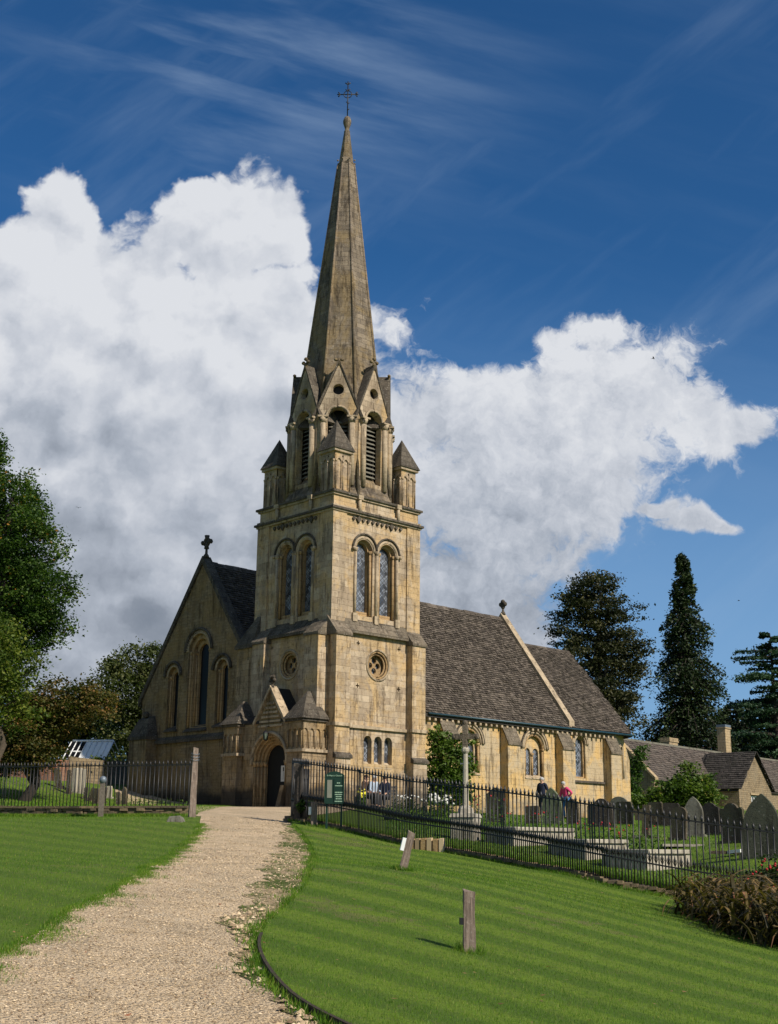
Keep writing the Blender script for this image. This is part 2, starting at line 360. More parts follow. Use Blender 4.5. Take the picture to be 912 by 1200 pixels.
def simple(name, col, rough=.6, metal=0, nscale=12, var=.35, bump=.0, spec=.3):
    m, T, b, _ = new_mat(name); tc = T.node('ShaderNodeTexCoord').outputs['Object']
    n = T.noise(tc, nscale, 5, .6); c = T.mix(T.rng(n, .3, .7, 0, var), (*col, 1), (*[x*.45 for x in col], 1))
    b.inputs['Metallic'].default_value = metal; b.inputs['Specular IOR Level'].default_value = spec
    finish(T, b, c, rough, n if bump else None, bump); return m
def slate_mat(name, c1, c2, moss, mossamt=.6):
    m, T, b, _ = new_mat(name); P = T.node('ShaderNodeTexCoord').outputs['Object']; r = rndattr(T)
    col = T.mix(r, (*c1, 1), (*c2, 1)); n = T.noise(P, 5, 6, .65); n2 = T.noise(P, 30, 4, .7); n0 = T.noise(P, .7, 4, .6)
    col = T.mix(T.rng(n2, .35, .7, 0, .6), col, T.mix(1, col, (.4, .38, .36, 1), 'MULTIPLY'))
    col = T.mix(T.math('MULTIPLY', T.rng(T.math('ADD', n, T.math('MULTIPLY', n0, .4)), .70, .84), mossamt), col, (*moss, 1))
    col = T.mix(T.rng(T.voro(P, 3.2), .05, .10, .6, 0), col, (.38, .37, .33, 1))
    finish(T, b, col, .95, T.math('ADD', n, n2), .03, .9); return m
M['slate'] = slate_mat('nave_slates', (.065, .052, .042), (.185, .152, .122), (.04, .033, .022), .7)
M['slate_dark'] = slate_mat('dark_slates', (.075, .065, .058), (.035, .031, .028), (.03, .03, .02))
M['slate_cot'] = slate_mat('cottage_slates', (.15, .12, .10), (.07, .057, .05), (.20, .175, .14), .4)
M['iron'] = simple('black_iron', (.018, .017, .017), .45, .3, 30, .4, spec=.5)
M['gutter'] = simple('blue_green_gutter', (.018, .055, .075), .4, .2, 4, .3, spec=.5)
M['oak'] = simple('grey_oak', (.16, .135, .105), .85, 0, 18, .7, .01)
M['darkoak'] = simple('dark_gate_oak', (.075, .062, .05), .9, 0, 16, .8, .012)
M['shaded_door'] = simple('shaded_door_wood', (.008, .007, .006), .7, 0, 9, .4)  # near-black: the darkness of the porch passage put into the door colour
M['paper'] = simple('paper', (.62, .60, .56), .8, 0, 3, .1)
M['paper2'] = simple('faded_sheet', (.20, .21, .17), .8, 0, 5, .3)
M['glass_green'] = simple('greenish_glass', (.10, .13, .10), .2, 0, 5, .2, spec=.6)
M['black'] = simple('ink_and_dark_black', (.01, .01, .01), .6)  # ink and birds; also paints the unlit tower and lucarne insides
M['signgreen'] = simple('sign_green', (.006, .030, .018), .45, 0, 5, .2, spec=.4)
M['signtext'] = simple('sign_lettering', (.35, .50, .36), .6, 0, 3, .1)
M['white'] = simple('white_paint', (.78, .78, .76), .5, 0, 8, .15)
M['lead'] = simple('lead_grey', (.16, .19, .22), .5, .3, 6, .3)
def wood_mat():
    m, T, b, _ = new_mat('weathered_post_wood'); P = T.node('ShaderNodeTexCoord').outputs['Object']
    g = T.noise(T.vmath('MULTIPLY', P, (14, 14, 1.2)), 3, 8, .7, dist=.5); n = T.noise(P, 22, 5, .7)
    col = T.mix(T.rng(g, .3, .7), (.27, .205, .16, 1), (.10, .075, .06, 1)); col = T.mix(T.rng(n, .5, .75, 0, .5), col, (.36, .32, .27, 1))
    finish(T, b, col, .9, T.math('ADD', g, T.math('MULTIPLY', n, .3)), .012, 1); return m
M['post'] = wood_mat()
def glass_mat():
    m, T, b, _ = new_mat('leaded_glass'); P, W, p = wallcoord(T)
    r = T.node('ShaderNodeMapping'); T.put(r.inputs[0], W); r.inputs['Rotation'].default_value = (0, 0, PI/4)
    ck = T.sep(r.outputs[0]); cell = .16
    def line(v):
        f = T.math('FRACT', T.math('DIVIDE', v, cell)); return T.math('LESS_THAN', f, .17)
    ln = T.math('MAXIMUM', line(ck[0]), line(ck[1]))
    pane = T.voro(T.vmath('SCALE', r.outputs[0], scale=1/cell), 1.0, out='Color', rand=0)
    pr = T.sep(pane)[0]
    col = T.mix(T.rng(pr, 0, 1, 0, 1), (.03, .035, .045, 1), (.22, .24, .28, 1)); col = T.mix(ln, col, (.012, .012, .014, 1))
    T.put(b.inputs['Base Color'], col); T.put(b.inputs['Roughness'], T.math('ADD', .16, T.math('MULTIPLY', ln, .5)))
    b.inputs['Specular IOR Level'].default_value = .8
    tilt = T.vmath('SCALE', T.vmath('SUBTRACT', pane, (.5, .5, .5)), scale=.08)
    geo = T.node('ShaderNodeNewGeometry'); T.l.new(T.vmath('NORMALIZE', T.vmath('ADD', geo.outputs['Normal'], tilt)), b.inputs['Normal'])
    return m
M['glass'] = glass_mat()
def leaf_mat(name, cols, trans=.35, rough=.55):
    m, T, b, out = new_mat(name); r = rndattr(T)
    ramp = T.node('ShaderNodeValToRGB'); T.put(ramp.inputs[0], r); cr = ramp.color_ramp
    cr.elements[0].color = (*cols[0][1], 1); cr.elements[0].position = cols[0][0]; cr.elements[1].color = (*cols[-1][1], 1); cr.elements[1].position = cols[-1][0]
    for p, c in cols[1:-1]: e = cr.elements.new(p); e.color = (*c, 1)
    T.put(b.inputs['Base Color'], ramp.outputs[0]); b.inputs['Roughness'].default_value = rough
    tr = T.node('ShaderNodeBsdfTranslucent'); T.put(tr.inputs[0], T.mix(1, ramp.outputs[0], (1.2, 1.5, .5, 1), 'MULTIPLY'))
    mx = T.node('ShaderNodeMixShader'); mx.inputs[0].default_value = trans; T.l.new(b.outputs[0], mx.inputs[1]); T.l.new(tr.outputs[0], mx.inputs[2]); T.l.new(mx.outputs[0], out.inputs[0])
    return m
M['leaf_oak'] = leaf_mat('lime_leaves', [(0, (.016, .038, .008)), (.4, (.034, .072, .012)), (.75, (.075, .125, .02)), (.95, (.12, .16, .03)), (1, (.30, .15, .02))])
M['leaf_yellow'] = leaf_mat('yellow_green_leaves', [(0, (.03, .055, .010)), (.5, (.075, .115, .016)), (1, (.19, .20, .028))])
M['leaf_copper'] = leaf_mat('turning_leaves', [(0, (.030, .045, .010)), (.45, (.07, .075, .018)), (.75, (.15, .10, .03)), (1, (.26, .13, .05))])
M['leaf_olive'] = leaf_mat('olive_leaves', [(0, (.04, .055, .018)), (.6, (.085, .105, .035)), (1, (.17, .16, .06))])
M['leaf_dark'] = leaf_mat('dark_conifer', [(0, (.008, .017, .007)), (.6, (.026, .044, .014)), (1, (.075, .10, .032))], .15)
M['leaf_cedar'] = leaf_mat('cedar_needles', [(0, (.014, .036, .020)), (.6, (.028, .062, .028)), (1, (.05, .095, .04))], .15)
M['leaf_brown'] = leaf_mat('cypress_sprays', [(0, (.012, .018, .008)), (.6, (.042, .046, .018)), (1, (.12, .11, .045))], .15)
M['leaf_shrub'] = leaf_mat('shrub_leaves', [(0, (.035, .07, .012)), (.5, (.08, .13, .02)), (.85, (.15, .20, .035)), (1, (.30, .27, .06))])
M['leaf_garden'] = leaf_mat('garden_leaves', [(0, (.02, .05, .01)), (.6, (.05, .10, .016)), (1, (.12, .17, .03))])
M['leaf_rose'] = leaf_mat('rose_leaves', [(0, (.012, .025, .008)), (.6, (.03, .05, .012)), (1, (.06, .07, .02))])
M['strap'] = leaf_mat('strap_leaves', [(0, (.020, .020, .006)), (.25, (.055, .042, .012)), (.5, (.13, .095, .03)), (.75, (.30, .19, .08)), (.9, (.34, .15, .085)), (1, (.20, .06, .04))], .25)
M['red'] = simple('red_petals', (.40, .02, .025), .6, 0, 20, .3)
M['whitepetal'] = simple('white_petals', (.60, .58, .53), .7, 0, 20, .2)
M['yellowpetal'] = simple('yellow_petals', (.70, .62, .05), .6, 0, 20, .2)
M['bark'] = simple('bark', (.085, .065, .045), .95, 0, 14, .7, .03)
M['bark_dark'] = simple('dark_bark', (.035, .028, .022), .95, 0, 14, .6, .03)
def ground_mats():
    # mown turf
    m, T, b, _ = new_mat('mown_turf'); P = T.node('ShaderNodeTexCoord').outputs['Object']; p = T.sep(P)
    n1 = T.noise(P, .35, 5, .6); n2 = T.noise(P, 3.5, 6, .65); n3 = T.noise(P, 60, 3, .7); n4 = T.noise(P, 14, 5, .7)
    s = T.vmath('DOT_PRODUCT', P, (STRIPE[0], STRIPE[1], 0)); s = T.math('ADD', s, T.math('MULTIPLY', n2, .18))
    st = T.math('SINE', T.math('MULTIPLY', s, 2*PI/STRIPE[2]))
    col = T.mix(T.rng(st, -.6, .6), (.082, .150, .010, 1), (.150, .228, .018, 1))
    col = T.mix(T.rng(n2, .35, .7, 0, .5), col, (.105, .15, .020, 1)); col = T.mix(T.rng(n4, .45, .75, 0, .5), col, (.030, .062, .008, 1))
    col = T.mix(T.math('MULTIPLY', T.rng(T.math('ADD', T.math('MULTIPLY', n1, .6), T.math('MULTIPLY', n2, .5)), .61, .70), .6), col, (.17, .15, .06, 1))
    finish(T, b, col, .9, T.math('ADD', n3, n4), .035, 1); M['turf'] = m
    m2 = m.copy(); m2.name = 'plain_turf'; M['turf_plain'] = m2
    for n_ in m2.node_tree.nodes:
        if n_.type == 'MIX' and not n_.inputs[6].is_linked and tuple(round(v, 3) for v in n_.inputs[6].default_value[:3]) == (.082, .15, .01): n_.inputs[6].default_value = (.090, .155, .012, 1); n_.inputs[7].default_value = (.125, .195, .017, 1)
    # gravel
    m, T, b, _ = new_mat('cotswold_gravel'); P = T.node('ShaderNodeTexCoord').outputs['Object']
    v = T.node('ShaderNodeTexVoronoi'); T.put(v.inputs['Vector'], P); v.inputs['Scale'].default_value = 34
    v2 = T.node('ShaderNodeTexVoronoi'); T.put(v2.inputs['Vector'], P); v2.inputs['Scale'].default_value = 80
    r = T.sep(v.outputs['Color'])[0]; n0 = T.noise(P, .9, 5, .65); n1 = T.noise(P, 2.6, 7, .7); n2 = T.noise(P, 14, 6, .7)
    col = T.mix(r, (.69, .54, .36, 1), (.45, .345, .22, 1)); col = T.mix(T.rng(v.outputs['Distance'], .35, .75, 0, .55), col, (.24, .17, .10, 1))
    col = T.mix(T.rng(n0, .38, .62, 0, .8), col, (.66, .50, .32, 1)); col = T.mix(T.rng(n1, .50, .68, 0, .75), col, (.36, .26, .15, 1))
    col = T.mix(T.rng(n1, .30, .42, .5, 0), col, (.74, .64, .48, 1)); col = T.mix(T.rng(n2, .6, .72, 0, .5), col, (.20, .15, .10, 1))
    h = T.math('SUBTRACT', T.math('MULTIPLY', n2, .8), T.math('ADD', v.outputs['Distance'], T.math('MULTIPLY', v2.outputs['Distance'], .5)))
    finish(T, b, col, .9, h, .03, 1); M['gravel'] = m
    # scruffy verge
    m, T, b, _ = new_mat('worn_verge'); P = T.node('ShaderNodeTexCoord').outputs['Object']
    n0 = T.noise(P, 1.3, 6, .7); n1 = T.noise(P, 9, 6, .7); n2 = T.noise(P, 45, 4, .7)
    col = T.mix(T.rng(n1, .35, .65), (.50, .38, .23, 1), (.27, .195, .11, 1)); col = T.mix(T.rng(T.math('ADD', n0, T.math('MULTIPLY', n1, .35)), .60, .76), col, (.085, .11, .022, 1))
    finish(T, b, col, .95, T.math('ADD', n1, n2), .04, 1); M['verge'] = m
    m, T, b, _ = new_mat('pebble'); r = rndattr(T)
    rp = T.node('ShaderNodeValToRGB'); T.put(rp.inputs[0], r); cr = rp.color_ramp; cr.elements[0].color = (.20, .13, .075, 1); cr.elements[1].color = (.76, .60, .40, 1)
    e = cr.elements.new(.45); e.color = (.46, .34, .20, 1); e = cr.elements.new(.8); e.color = (.58, .43, .26, 1)
    finish(T, b, rp.outputs[0], .85); M['pebble'] = m
    m, T, b, _ = new_mat('drystone'); r = rndattr(T); P = T.node('ShaderNodeTexCoord').outputs['Object']; n = T.noise(P, 12, 6, .7)
    c = T.mix(r, (.24, .175, .10, 1), (.10, .078, .052, 1)); c = T.mix(T.rng(n, .45, .7, 0, .7), c, (.06, .055, .03, 1)); finish(T, b, c, .95, n, .02, 1); M['drystone'] = m
    M['earth'] = simple('edge_earth', (.07, .05, .03), .95, 0, 8, .5, .02)
    M['edging'] = simple('shaded_edging_board', (.05, .036, .024), .9, 0, 10, .6, .01)  # board darkened to carry the shadow along the lawn edge
    m = leaf_mat('grass_blades', [(0, (.040, .100, .005)), (.5, (.095, .192, .012)), (.88, (.19, .28, .025)), (1, (.33, .29, .09))], .35, .5); M['blade'] = m

# ------------------------------------------------------------------ terrain
CTRL = [(0, 0, 0), (-3, 0, .25), (3, 0, -.35)]
def cp(px, py, D): q = at(px, py, D); CTRL.append(tuple(q))
for a in [(170, 1200, 7.75), (170, 1100, 11.4), (240, 1010, 20.5), (285, 957, 35), (300, 947, 54), (290, 951, 45), (0, 1110, 10.5), (0, 1000, 22), (0, 957, 37), (100, 957, 36.5), (228, 957, 36),
          (550, 1125, 12.5), (472, 1025, 19), (360, 968, 32), (420, 980, 30.7), (480, 995, 29.2), (559, 1008, 27.6), (625, 1022, 26.3), (714, 1041, 24.8), (804, 1058, 24.3), (912, 1075, 24),
          (912, 1183, 12.5), (712, 1028, 25.7), (800, 1018, 30), (680, 1008, 31), (640, 993, 33.5), (555, 985, 34.5), (730, 968, 42), (890, 1004, 29), (862, 987, 32), (830, 981, 36),
          (60, 945, 47), (60, 917, 62), (200, 944, 50), (120, 918, 64.5), (146, 921, 66), (870, 950, 80), (600, 965, 50), (440, 960, 45)]: cp(*a)
for a in [(80, 130, 5), (-80, 130, 6.5), (0, 160, 6), (-60, 80, 6), (60, 60, 2.5), (45, 20, -2), (-40, 20, 2.5), (-40, -20, 1), (40, -30, -3), (0, -40, -1.5), (25, 95, 4.0), (-20, 75, 5.4)]: CTRL.append(a)
_ca, _sa = math.cos(AZ), math.sin(AZ)
E1 = np.array([_sa, _ca, 0]); E2 = np.array([-_ca, _sa, 0]); ORG = np.array([CX0, D0, 0])
def chw(X, Y, Z=0): return ORG+E1*X+E2*Y+np.array([0, 0, Z])
for X, Y, Z in [(0, -2, 3.1), (8, 0, 3.1), (17, 2, 3.15), (28, 3, 3.2), (-2, 3, 3.1), (-2, 8, 3.25), (-.5, 12.5, 3.75), (0, 16, 4.45), (-6, 13, 3.75), (28, 14, 3.6), (-6, 4, 3.03)]: CTRL.append(tuple(chw(X, Y, Z)))
CT = np.array(CTRL, float); CT[:, 2] += 0
def _phi(r2): return np.where(r2 > 1e-9, r2*np.log(np.maximum(r2, 1e-9))*.5, 0)
def _tps(c):
    n = len(c); d2 = ((c[:, None, :2]-c[None, :, :2])**2).sum(-1); A = np.zeros((n+3, n+3)); A[:n, :n] = _phi(d2)+np.eye(n)*.6
    A[:n, n] = 1; A[:n, n+1:] = c[:, :2]; A[n, :n] = 1; A[n+1:, :n] = c[:, :2].T
    return np.linalg.solve(A, np.concatenate([c[:, 2], [0, 0, 0]]))
TW = _tps(CT)
def H(x, y):
    x = np.asarray(x, float); y = np.asarray(y, float); sh = x.shape; x = x.ravel(); y = y.ravel()
    r = np.sqrt(x*x+(y-50)**2); k = np.minimum(1, 110/np.maximum(r, 1)); xc = x*k; yc = 50+(y-50)*k
    o = np.empty_like(x)
    for i in range(0, len(x), 20000):
        s = slice(i, i+20000); d2 = (xc[s, None]-CT[:, 0])**2+(yc[s, None]-CT[:, 1])**2
        o[s] = _phi(d2)@TW[:len(CT)]+TW[-3]+TW[-2]*xc[s]+TW[-1]*yc[s]
    return o.reshape(sh)
def h1(x, y): return float(H(np.array([x]), np.array([y]))[0])
_DS = np.concatenate([np.arange(4, 60, .05), np.arange(60, 150, .25)])
def gp(px, py):
    d = rayd(px, py); P = np.array([0, 0, EYE])+d[None, :]*(_DS[:, None]/d[1]); below = P[:, 2] < H(P[:, 0], P[:, 1])
    i = int(np.argmax(below)) if below.any() else len(_DS)-1
    return P[i]
STR_A = gp(420, 1040); STR_B = gp(880, 1165)
_t = (STR_B-STR_A)[:2]; _t /= np.linalg.norm(_t); STRIPE = (-_t[1], _t[0], 1.0)
ground_mats()
def build_ground():
    xs = np.unique(np.concatenate([np.arange(-20, 22, .3), np.arange(-60, 62, 2.), np.linspace(-900, 900, 37)])); ys = np.unique(np.concatenate([np.arange(3, 60, .3), np.arange(-30, 130, 2.), np.linspace(-900, 900, 37)]))
    X, Y = np.meshgrid(xs, ys); Z = H(X, Y); n, k = X.shape
    v = np.stack([X, Y, Z], -1).reshape(-1, 3); i = np.arange(n*k).reshape(n, k)
    f = np.stack([i[:-1, :-1], i[:-1, 1:], i[1:, 1:], i[1:, :-1]], -1).reshape(-1, 4)
    np_mesh('ground', v, f, M['turf_plain'], smooth=True, kind='structure', label='green churchyard and field grass sloping up to the church')
build_ground()
def inpoly(x, y, poly):
    x = np.asarray(x); y = np.asarray(y); c = np.zeros(x.shape, bool); n = len(poly)
    for i in range(n):
        x0, y0 = poly[i][:2]; x1, y1 = poly[(i+1) % n][:2]
        t = ((y0 > y) != (y1 > y)) & (x < (x1-x0)*(y-y0)/((y1-y0) or 1e-9)+x0); c ^= t
    return c
def dense(poly, step):
    o = []
    for i in range(len(poly)):
        a = np.array(poly[i][:2]); b = np.array(poly[(i+1) % len(poly)][:2]); k = max(1, int(np.linalg.norm(b-a)/step))
        o += [tuple(a+(b-a)*j/k) for j in range(k)]
    return o
def smooth_line(pts, it=2):
    for _ in range(it):
        o = [pts[0]]
        for a, b in zip(pts[:-1], pts[1:]):
            a = np.array(a); b = np.array(b); o += [tuple(a*.75+b*.25), tuple(a*.25+b*.75)]
        o.append(pts[-1]); pts = o
    return pts
def sheet(name, poly, dz, step, mat, skirt=0, bumpy=0, **kw):
    poly = dense(poly, step); xs = [p[0] for p in poly]; ys = [p[1] for p in poly]
    gx, gy = np.meshgrid(np.arange(min(xs), max(xs), step), np.arange(min(ys), max(ys), step)); gx = gx.ravel(); gy = gy.ravel()
    k = inpoly(gx, gy, poly); gx = gx[k]; gy = gy[k]
    n = len(poly); vs = [Vector(p) for p in poly]+[Vector(p) for p in zip(gx, gy)]
    v2, _, f2, *_ = delaunay_2d_cdt(vs, [(i, (i+1) % n) for i in range(n)], [], 1, 1e-5)
    X = np.array([[v.x, v.y] for v in v2]); Z = H(X[:, 0], X[:, 1])+dz
    if bumpy: Z = Z+bumpy*(np.sin(X[:, 0]*7.3+X[:, 1]*3.1)*np.sin(X[:, 1]*5.7-X[:, 0]*2.2))*.5
    v = np.column_stack([X, Z]); f = [list(t) for t in f2]
    mb = MB(); mb.add(v, f, .5, True)
    if skirt:
        P = np.array(poly); z = H(P[:, 0], P[:, 1]); a = [(p[0], p[1], q+dz) for p, q in zip(P, z)]; b = [(p[0], p[1], q-skirt) for p, q in zip(P, z)]
        mb.add(a+b, [(i, (i+1) % n, (i+1) % n+n, i+n) for i in range(n)], .5)
    return mb.build(name, mat, **kw)
def gl(pts): return [tuple(gp(*p)[:2]) for p in pts]
L_edge = gl([(-260, 1230), (-120, 1175), (0, 1122), (34, 1100), (80, 1068), (130, 1045), (165, 1025), (195, 1005), (215, 990), (230, 976), (234, 966)])
L_edge = smooth_line(L_edge)
def ragged(pts, amp):
    q_ = smooth_line(pts); pts = []; o = []
    for a, b in zip(q_[:-1], q_[1:]):
        a = np.array(a); b = np.array(b); k = max(1, int(np.linalg.norm(b-a)/.12)); pts += [tuple(a+(b-a)*j/k) for j in range(k)]
    pts.append(q_[-1])
    for i, (x, y) in enumerate(pts):
        if i % 1 == 0: o.append((x+amp*(math.sin(y*2.3)+.7*math.sin(y*6.1+1)+.5*math.sin(y*13.7)+random.uniform(-.5, .5))*.6, y))
    return o
L_edge = [L_edge[0]]+ragged(L_edge[1:-1], .05)+[L_edge[-1]]
R_lawn = smooth_line(gl([(430, 1230), (355, 1192), (322, 1160), (304, 1128), (303, 1108), (318, 1085), (345, 1062), (366, 1035), (373, 1010), (364, 988), (345, 969)]))
R_grav = ragged(gl([(340, 1225), (318, 1175), (282, 1128), (262, 1092), (284, 1062), (306, 1035), (322, 1005), (331, 985), (336, 968)]), .13)
near_l = (-3.2, 4.2); near_r = (-.1, 4.2)
grav_poly = [near_l]+L_edge+[tuple(gp(236, 957)[:2])]+gl([(338, 957), (343, 966)])[::1]+R_lawn[::-1]+[near_r]
sheet('gravel_track', grav_poly, .012, .3, M['gravel'], kind='structure', label='pale gravel track leading up to the church gate')
verge_poly = R_grav+R_lawn[::-1]
sheet('verge', verge_poly, .017, .15, M['verge'], kind='structure', label='scruffy strip of earth and weeds between track and raised lawn')
# forecourt beyond the gate
fp = [tuple(gp(236, 957)[:2]), tuple(gp(338, 957)[:2]), tuple(chw(-1.0, -3.0)[:2]), tuple(chw(0, -.2)[:2]), tuple(chw(0, 6.3)[:2]), tuple(chw(.1, 14)[:2]), tuple(chw(-1.4, 14)[:2]), tuple(gp(190, 948)[:2]), tuple(gp(226, 952)[:2])]
sheet('forecourt', fp, .008, .5, M['gravel'], kind='structure', label='pale gravel forecourt in front of the church porch')
# raised right-hand lawn
FENCE_PX = [(341, 964, 33.0), (360, 967, 32), (420, 979, 30.7), (480, 993, 29.2), (559, 1004, 27.6), (625, 1016, 26.3), (714, 1033, 24.8), (804, 1050, 24.35), (912, 1066, 24.0), (1010, 1080, 23.9)]
fence_line = [tuple(at(*p)[:2]) for p in FENCE_PX]
lawn_poly = [(.9, 4.2)]+[(p[0]+.0, p[1]) for p in R_lawn]+[(p[0], p[1]-.22) for p in fence_line]+[(14, 22), (14, 4.2)]
sheet('lawn', lawn_poly, .07, .3, M['turf'], skirt=.08, kind='structure', label='raised mown lawn striped light and dark right of the track')

# ================================================================== CHURCH (local frame: x = nave axis, y = towards the far side, z = world height)
church = empty('church', tuple(ORG), PI/2-AZ, label='honey stone village church with tall spire, square tower and long slate-roofed nave', cat='church')
GZ = 3.0
def ch_part(mb, name, mat, parent=None, **kw): return mb.build(name, mat, parent or church, **kw)
S = 5.17
# ---- tower
t = MB()
LW = .12   # lower stage stands this much proud
zW = 10.5
r1 = circ(2.63, 9.2, .63, 28); r2 = circ(2.58, 9.2, .60, 28)
lanc = [arch(c, .23, 4.98, 5.92, 10) for c in (2.10, 2.70, 3.30)]
cr_s = [plus(c, z, .10, .028) for c, z in ((1.46, 10.05), (3.9, 10.04), (1.46, 8.22), (3.9, 8.28))]
cr_w = [plus(c, z, .10, .028) for c, z in ((3.84, 10.06), (1.4, 10.04))]
t.prism([(-LW, GZ-1.5), (S+LW, GZ-1.5), (S+LW, zW), (-LW, zW)], south(-LW), 0, .55, [r1]+lanc+cr_s)
door_in = arch(2.5, .62, GZ-.2, 4.95, 16)
t.prism([(-LW+.55, GZ-1.5), (S+LW, GZ-1.5), (S+LW, zW), (-LW+.55, zW)], west(-LW), 0, .55, [r2, door_in]+cr_w)
t.box(S-.4, S+LW, -LW+.55, S+LW, GZ-1.5, zW); t.box(-LW+.55, S-.4, S-.4, S+LW, GZ-1.5, zW)
b1 = [arch(c, .5, 11.28, 14.2, 16) for c in (1.85, 3.25)]; b2 = [arch(c, .5, 11.28, 14.2, 16) for c in (1.83, 3.22)]
t.prism([(0, zW), (S, zW), (S, 16.0), (0, 16.0)], south(0), 0, .5, b1)
t.prism([(.5, zW), (S, zW), (S, 16.0), (.5, 16.0)], west(0), 0, .5, b2)
t.box(S-.4, S, .5, S, zW, 16.0); t.box(.5, S-.4, S-.4, S, zW, 16.0)
t.box(.5, S-.5, .5, S-.5, 15.9, 16.55)
tower = ch_part(t, 'tower', M['ashlar'])
dk = MB(); dk.box(.62, S-.62, .62, S-.62, GZ-1, 15.9); ch_part(dk, 'painted_interior', M['black'], tower)  # solid black block paints the unlit inside of the tower
# corner pilaster strips of the belfry stage
for (a, b) in ((0, .72), (4.42, S)):
    q = MB(); q.box(a-(.07 if a == 0 else 0), b+(.07 if a else 0), -.07, .0, zW+.3, 15.95); ch_part(q, 'pilaster', M['ashlar'], tower)
    q = MB(); q.box(-.068, .0, a, b+(.07 if a else 0), zW+.3, 15.95); ch_part(q, 'pilaster', M['ashlar'], tower)
# weathered set-off between the stages
def setoff_s(x0, x1, y_in, y_out, z_in, z_out, th=.12):
    q = MB(); q.hexa([(x0, y_out, z_out-th), (x1, y_out, z_out-th), (x1, y_in, z_out-th), (x0, y_in, z_out-th)], [(x0, y_out, z_out), (x1, y_out, z_out), (x1, y_in, z_in), (x0, y_in, z_in)]); return q
def setoff_w(y0, y1, x_in, x_out, z_in, z_out, th=.12):
    q = MB(); q.hexa([(x_out, y0, z_out-th), (x_in, y0, z_out-th), (x_in, y1, z_out-th), (x_out, y1, z_out-th)], [(x_out, y0, z_out), (x_in, y0, z_in), (x_in, y1, z_in), (x_out, y1, z_out)]); return q
ch_part(setoff_s(.7, 4.4, .05, -.32, 11.15, 10.55), 'set_off', M['weath'], tower)
ch_part(setoff_w(.9, 3.95, .05, -.32, 11.15, 10.55), 'set_off', M['dark_stone'], tower)  # darker stone than the south ledge: west shade put into the colour
for c in (1.28, 2.55, 3.82):   # little blocks that carry the window shafts down over the set-off
    q = MB(); q.box(c-.13, c+.13, -.11, .1, 10.98, 11.35); ch_part(q, 'shaft_base', M['ashlar_clean'], tower)
    q = MB(); q.box(-.11, .1, c-.15, c+.11, 10.98, 11.35); ch_part(q, 'shaft_base', M['ashlar_clean'], tower)
# clasping buttresses, two at the front corner, one at each far corner
def butt(dirn, a, b, proj, ztop, zmid, zs, name='buttress'):
    """stepped buttress; dirn 's' or 'w'; from a to b along the wall"""
    f = (lambda x0, x1, p0, z0, z1: (x0, x1, -p0, .05, z0, z1)) if dirn == 's' else (lambda x0, x1, p0, z0, z1: (-p0, .05, x0, x1, z0, z1))
    q = MB(); q.box(*f(a, b, proj, zs+.0, ztop)); q.box(*f(a-.001, b+.001, proj+.10, GZ-1.5, zs))
    bt = ch_part(q, name, M['ashlar'])
    so = setoff_s if dirn == 's' else setoff_w
    ch_part(so(a-.05, b+.05, .1, -proj-.06, ztop+.75, ztop, .12), 'weathering', M['weath'], bt)
    q = MB(); q.box(*f(a-.06, b+.06, proj+.09, 6.42, 6.56)); ch_part(q, 'string_course', M['ashlar_clean'], bt)
    q = so(a-.06, b+.06, -proj+.02, -proj-.17, zs+.16, zs+.02, .12); ch_part(q, 'plinth_weathering', M['dark_stone'], bt)
    return bt
butt('s', -.12, .70, .50, 10.35, 0, 5.2); butt('s', 4.37, 5.19, .50, 10.35, 0, 5.2)
butt('w', .10, .98, .62, 10.35, 0, 5.2); butt('w', 3.92, 4.75, .50, 10.35, 0, 5.2)
q = MB(); q.box(.76, 4.31, -.24, -.1, 6.42, 6.55); s_ = ch_part(q, 'string_course', M['ashlar_clean'], tower)
q = MB(); q.box(-.24, -.1, 1.04, 3.86, 8.0-1.45, 6.68); 
# lancet glass + splayed sills
for c in (2.10, 2.70, 3.30):
    q = MB(); q.prism(arch(c, .235, 4.97, 5.92, 10), south(.14), 0, .02); w = ch_part(q, 'lancet_window', M['glass'])
    q = MB(); q.hexa([(c-.23, -LW-.01, 4.80), (c+.23, -LW-.01, 4.80), (c+.23, .14, 4.80), (c-.23, .14, 4.80)], [(c-.23, -LW-.01, 4.84), (c+.23, -LW-.01, 4.84), (c+.23, .14, 5.08), (c-.23, .14, 5.08)]); ch_part(q, 'sill', M['ashlar_clean'], w)
# round windows with quatrefoils
def quatre(pl, c, z, R):
    q = MB(); holes = []
    for k in range(4):
        a = k*PI/2; d = .225
        pts = [(c+d*math.cos(a)+.135*math.cos(t_)*1.0, z+d*math.sin(a)+.135*math.sin(t_)) for t_ in np.linspace(0, 2*PI, 15)[:-1]]; holes.append(pts)
    q.prism(circ(c, z, R+.01, 28), pl(.14), 0, .1, holes); w = ch_part(q, 'round_window', M['orange'])
    for rr, dd, tr in ((R+.03, -.0, .055), (R-.06, .04, .05), (R-.15, .12, .05)):
        g = MB(); pts = [pl(-LW+dd)(*p, 0) for p in circ(c, z, rr, 36)]; g.tube(pts+[pts[0]], tr, 6, cap=False); ch_part(g, 'ring_moulding', M['ashlar_clean'] if tr > .052 else M['orange'], w)
    g = MB(); g.prism(circ(c, z, R+.01, 28), pl(.30), 0, .02); ch_part(g, 'glass', M['glass'], w)
quatre(south, 2.63, 9.2, .63); quatre(west, 2.58, 9.2, .60)
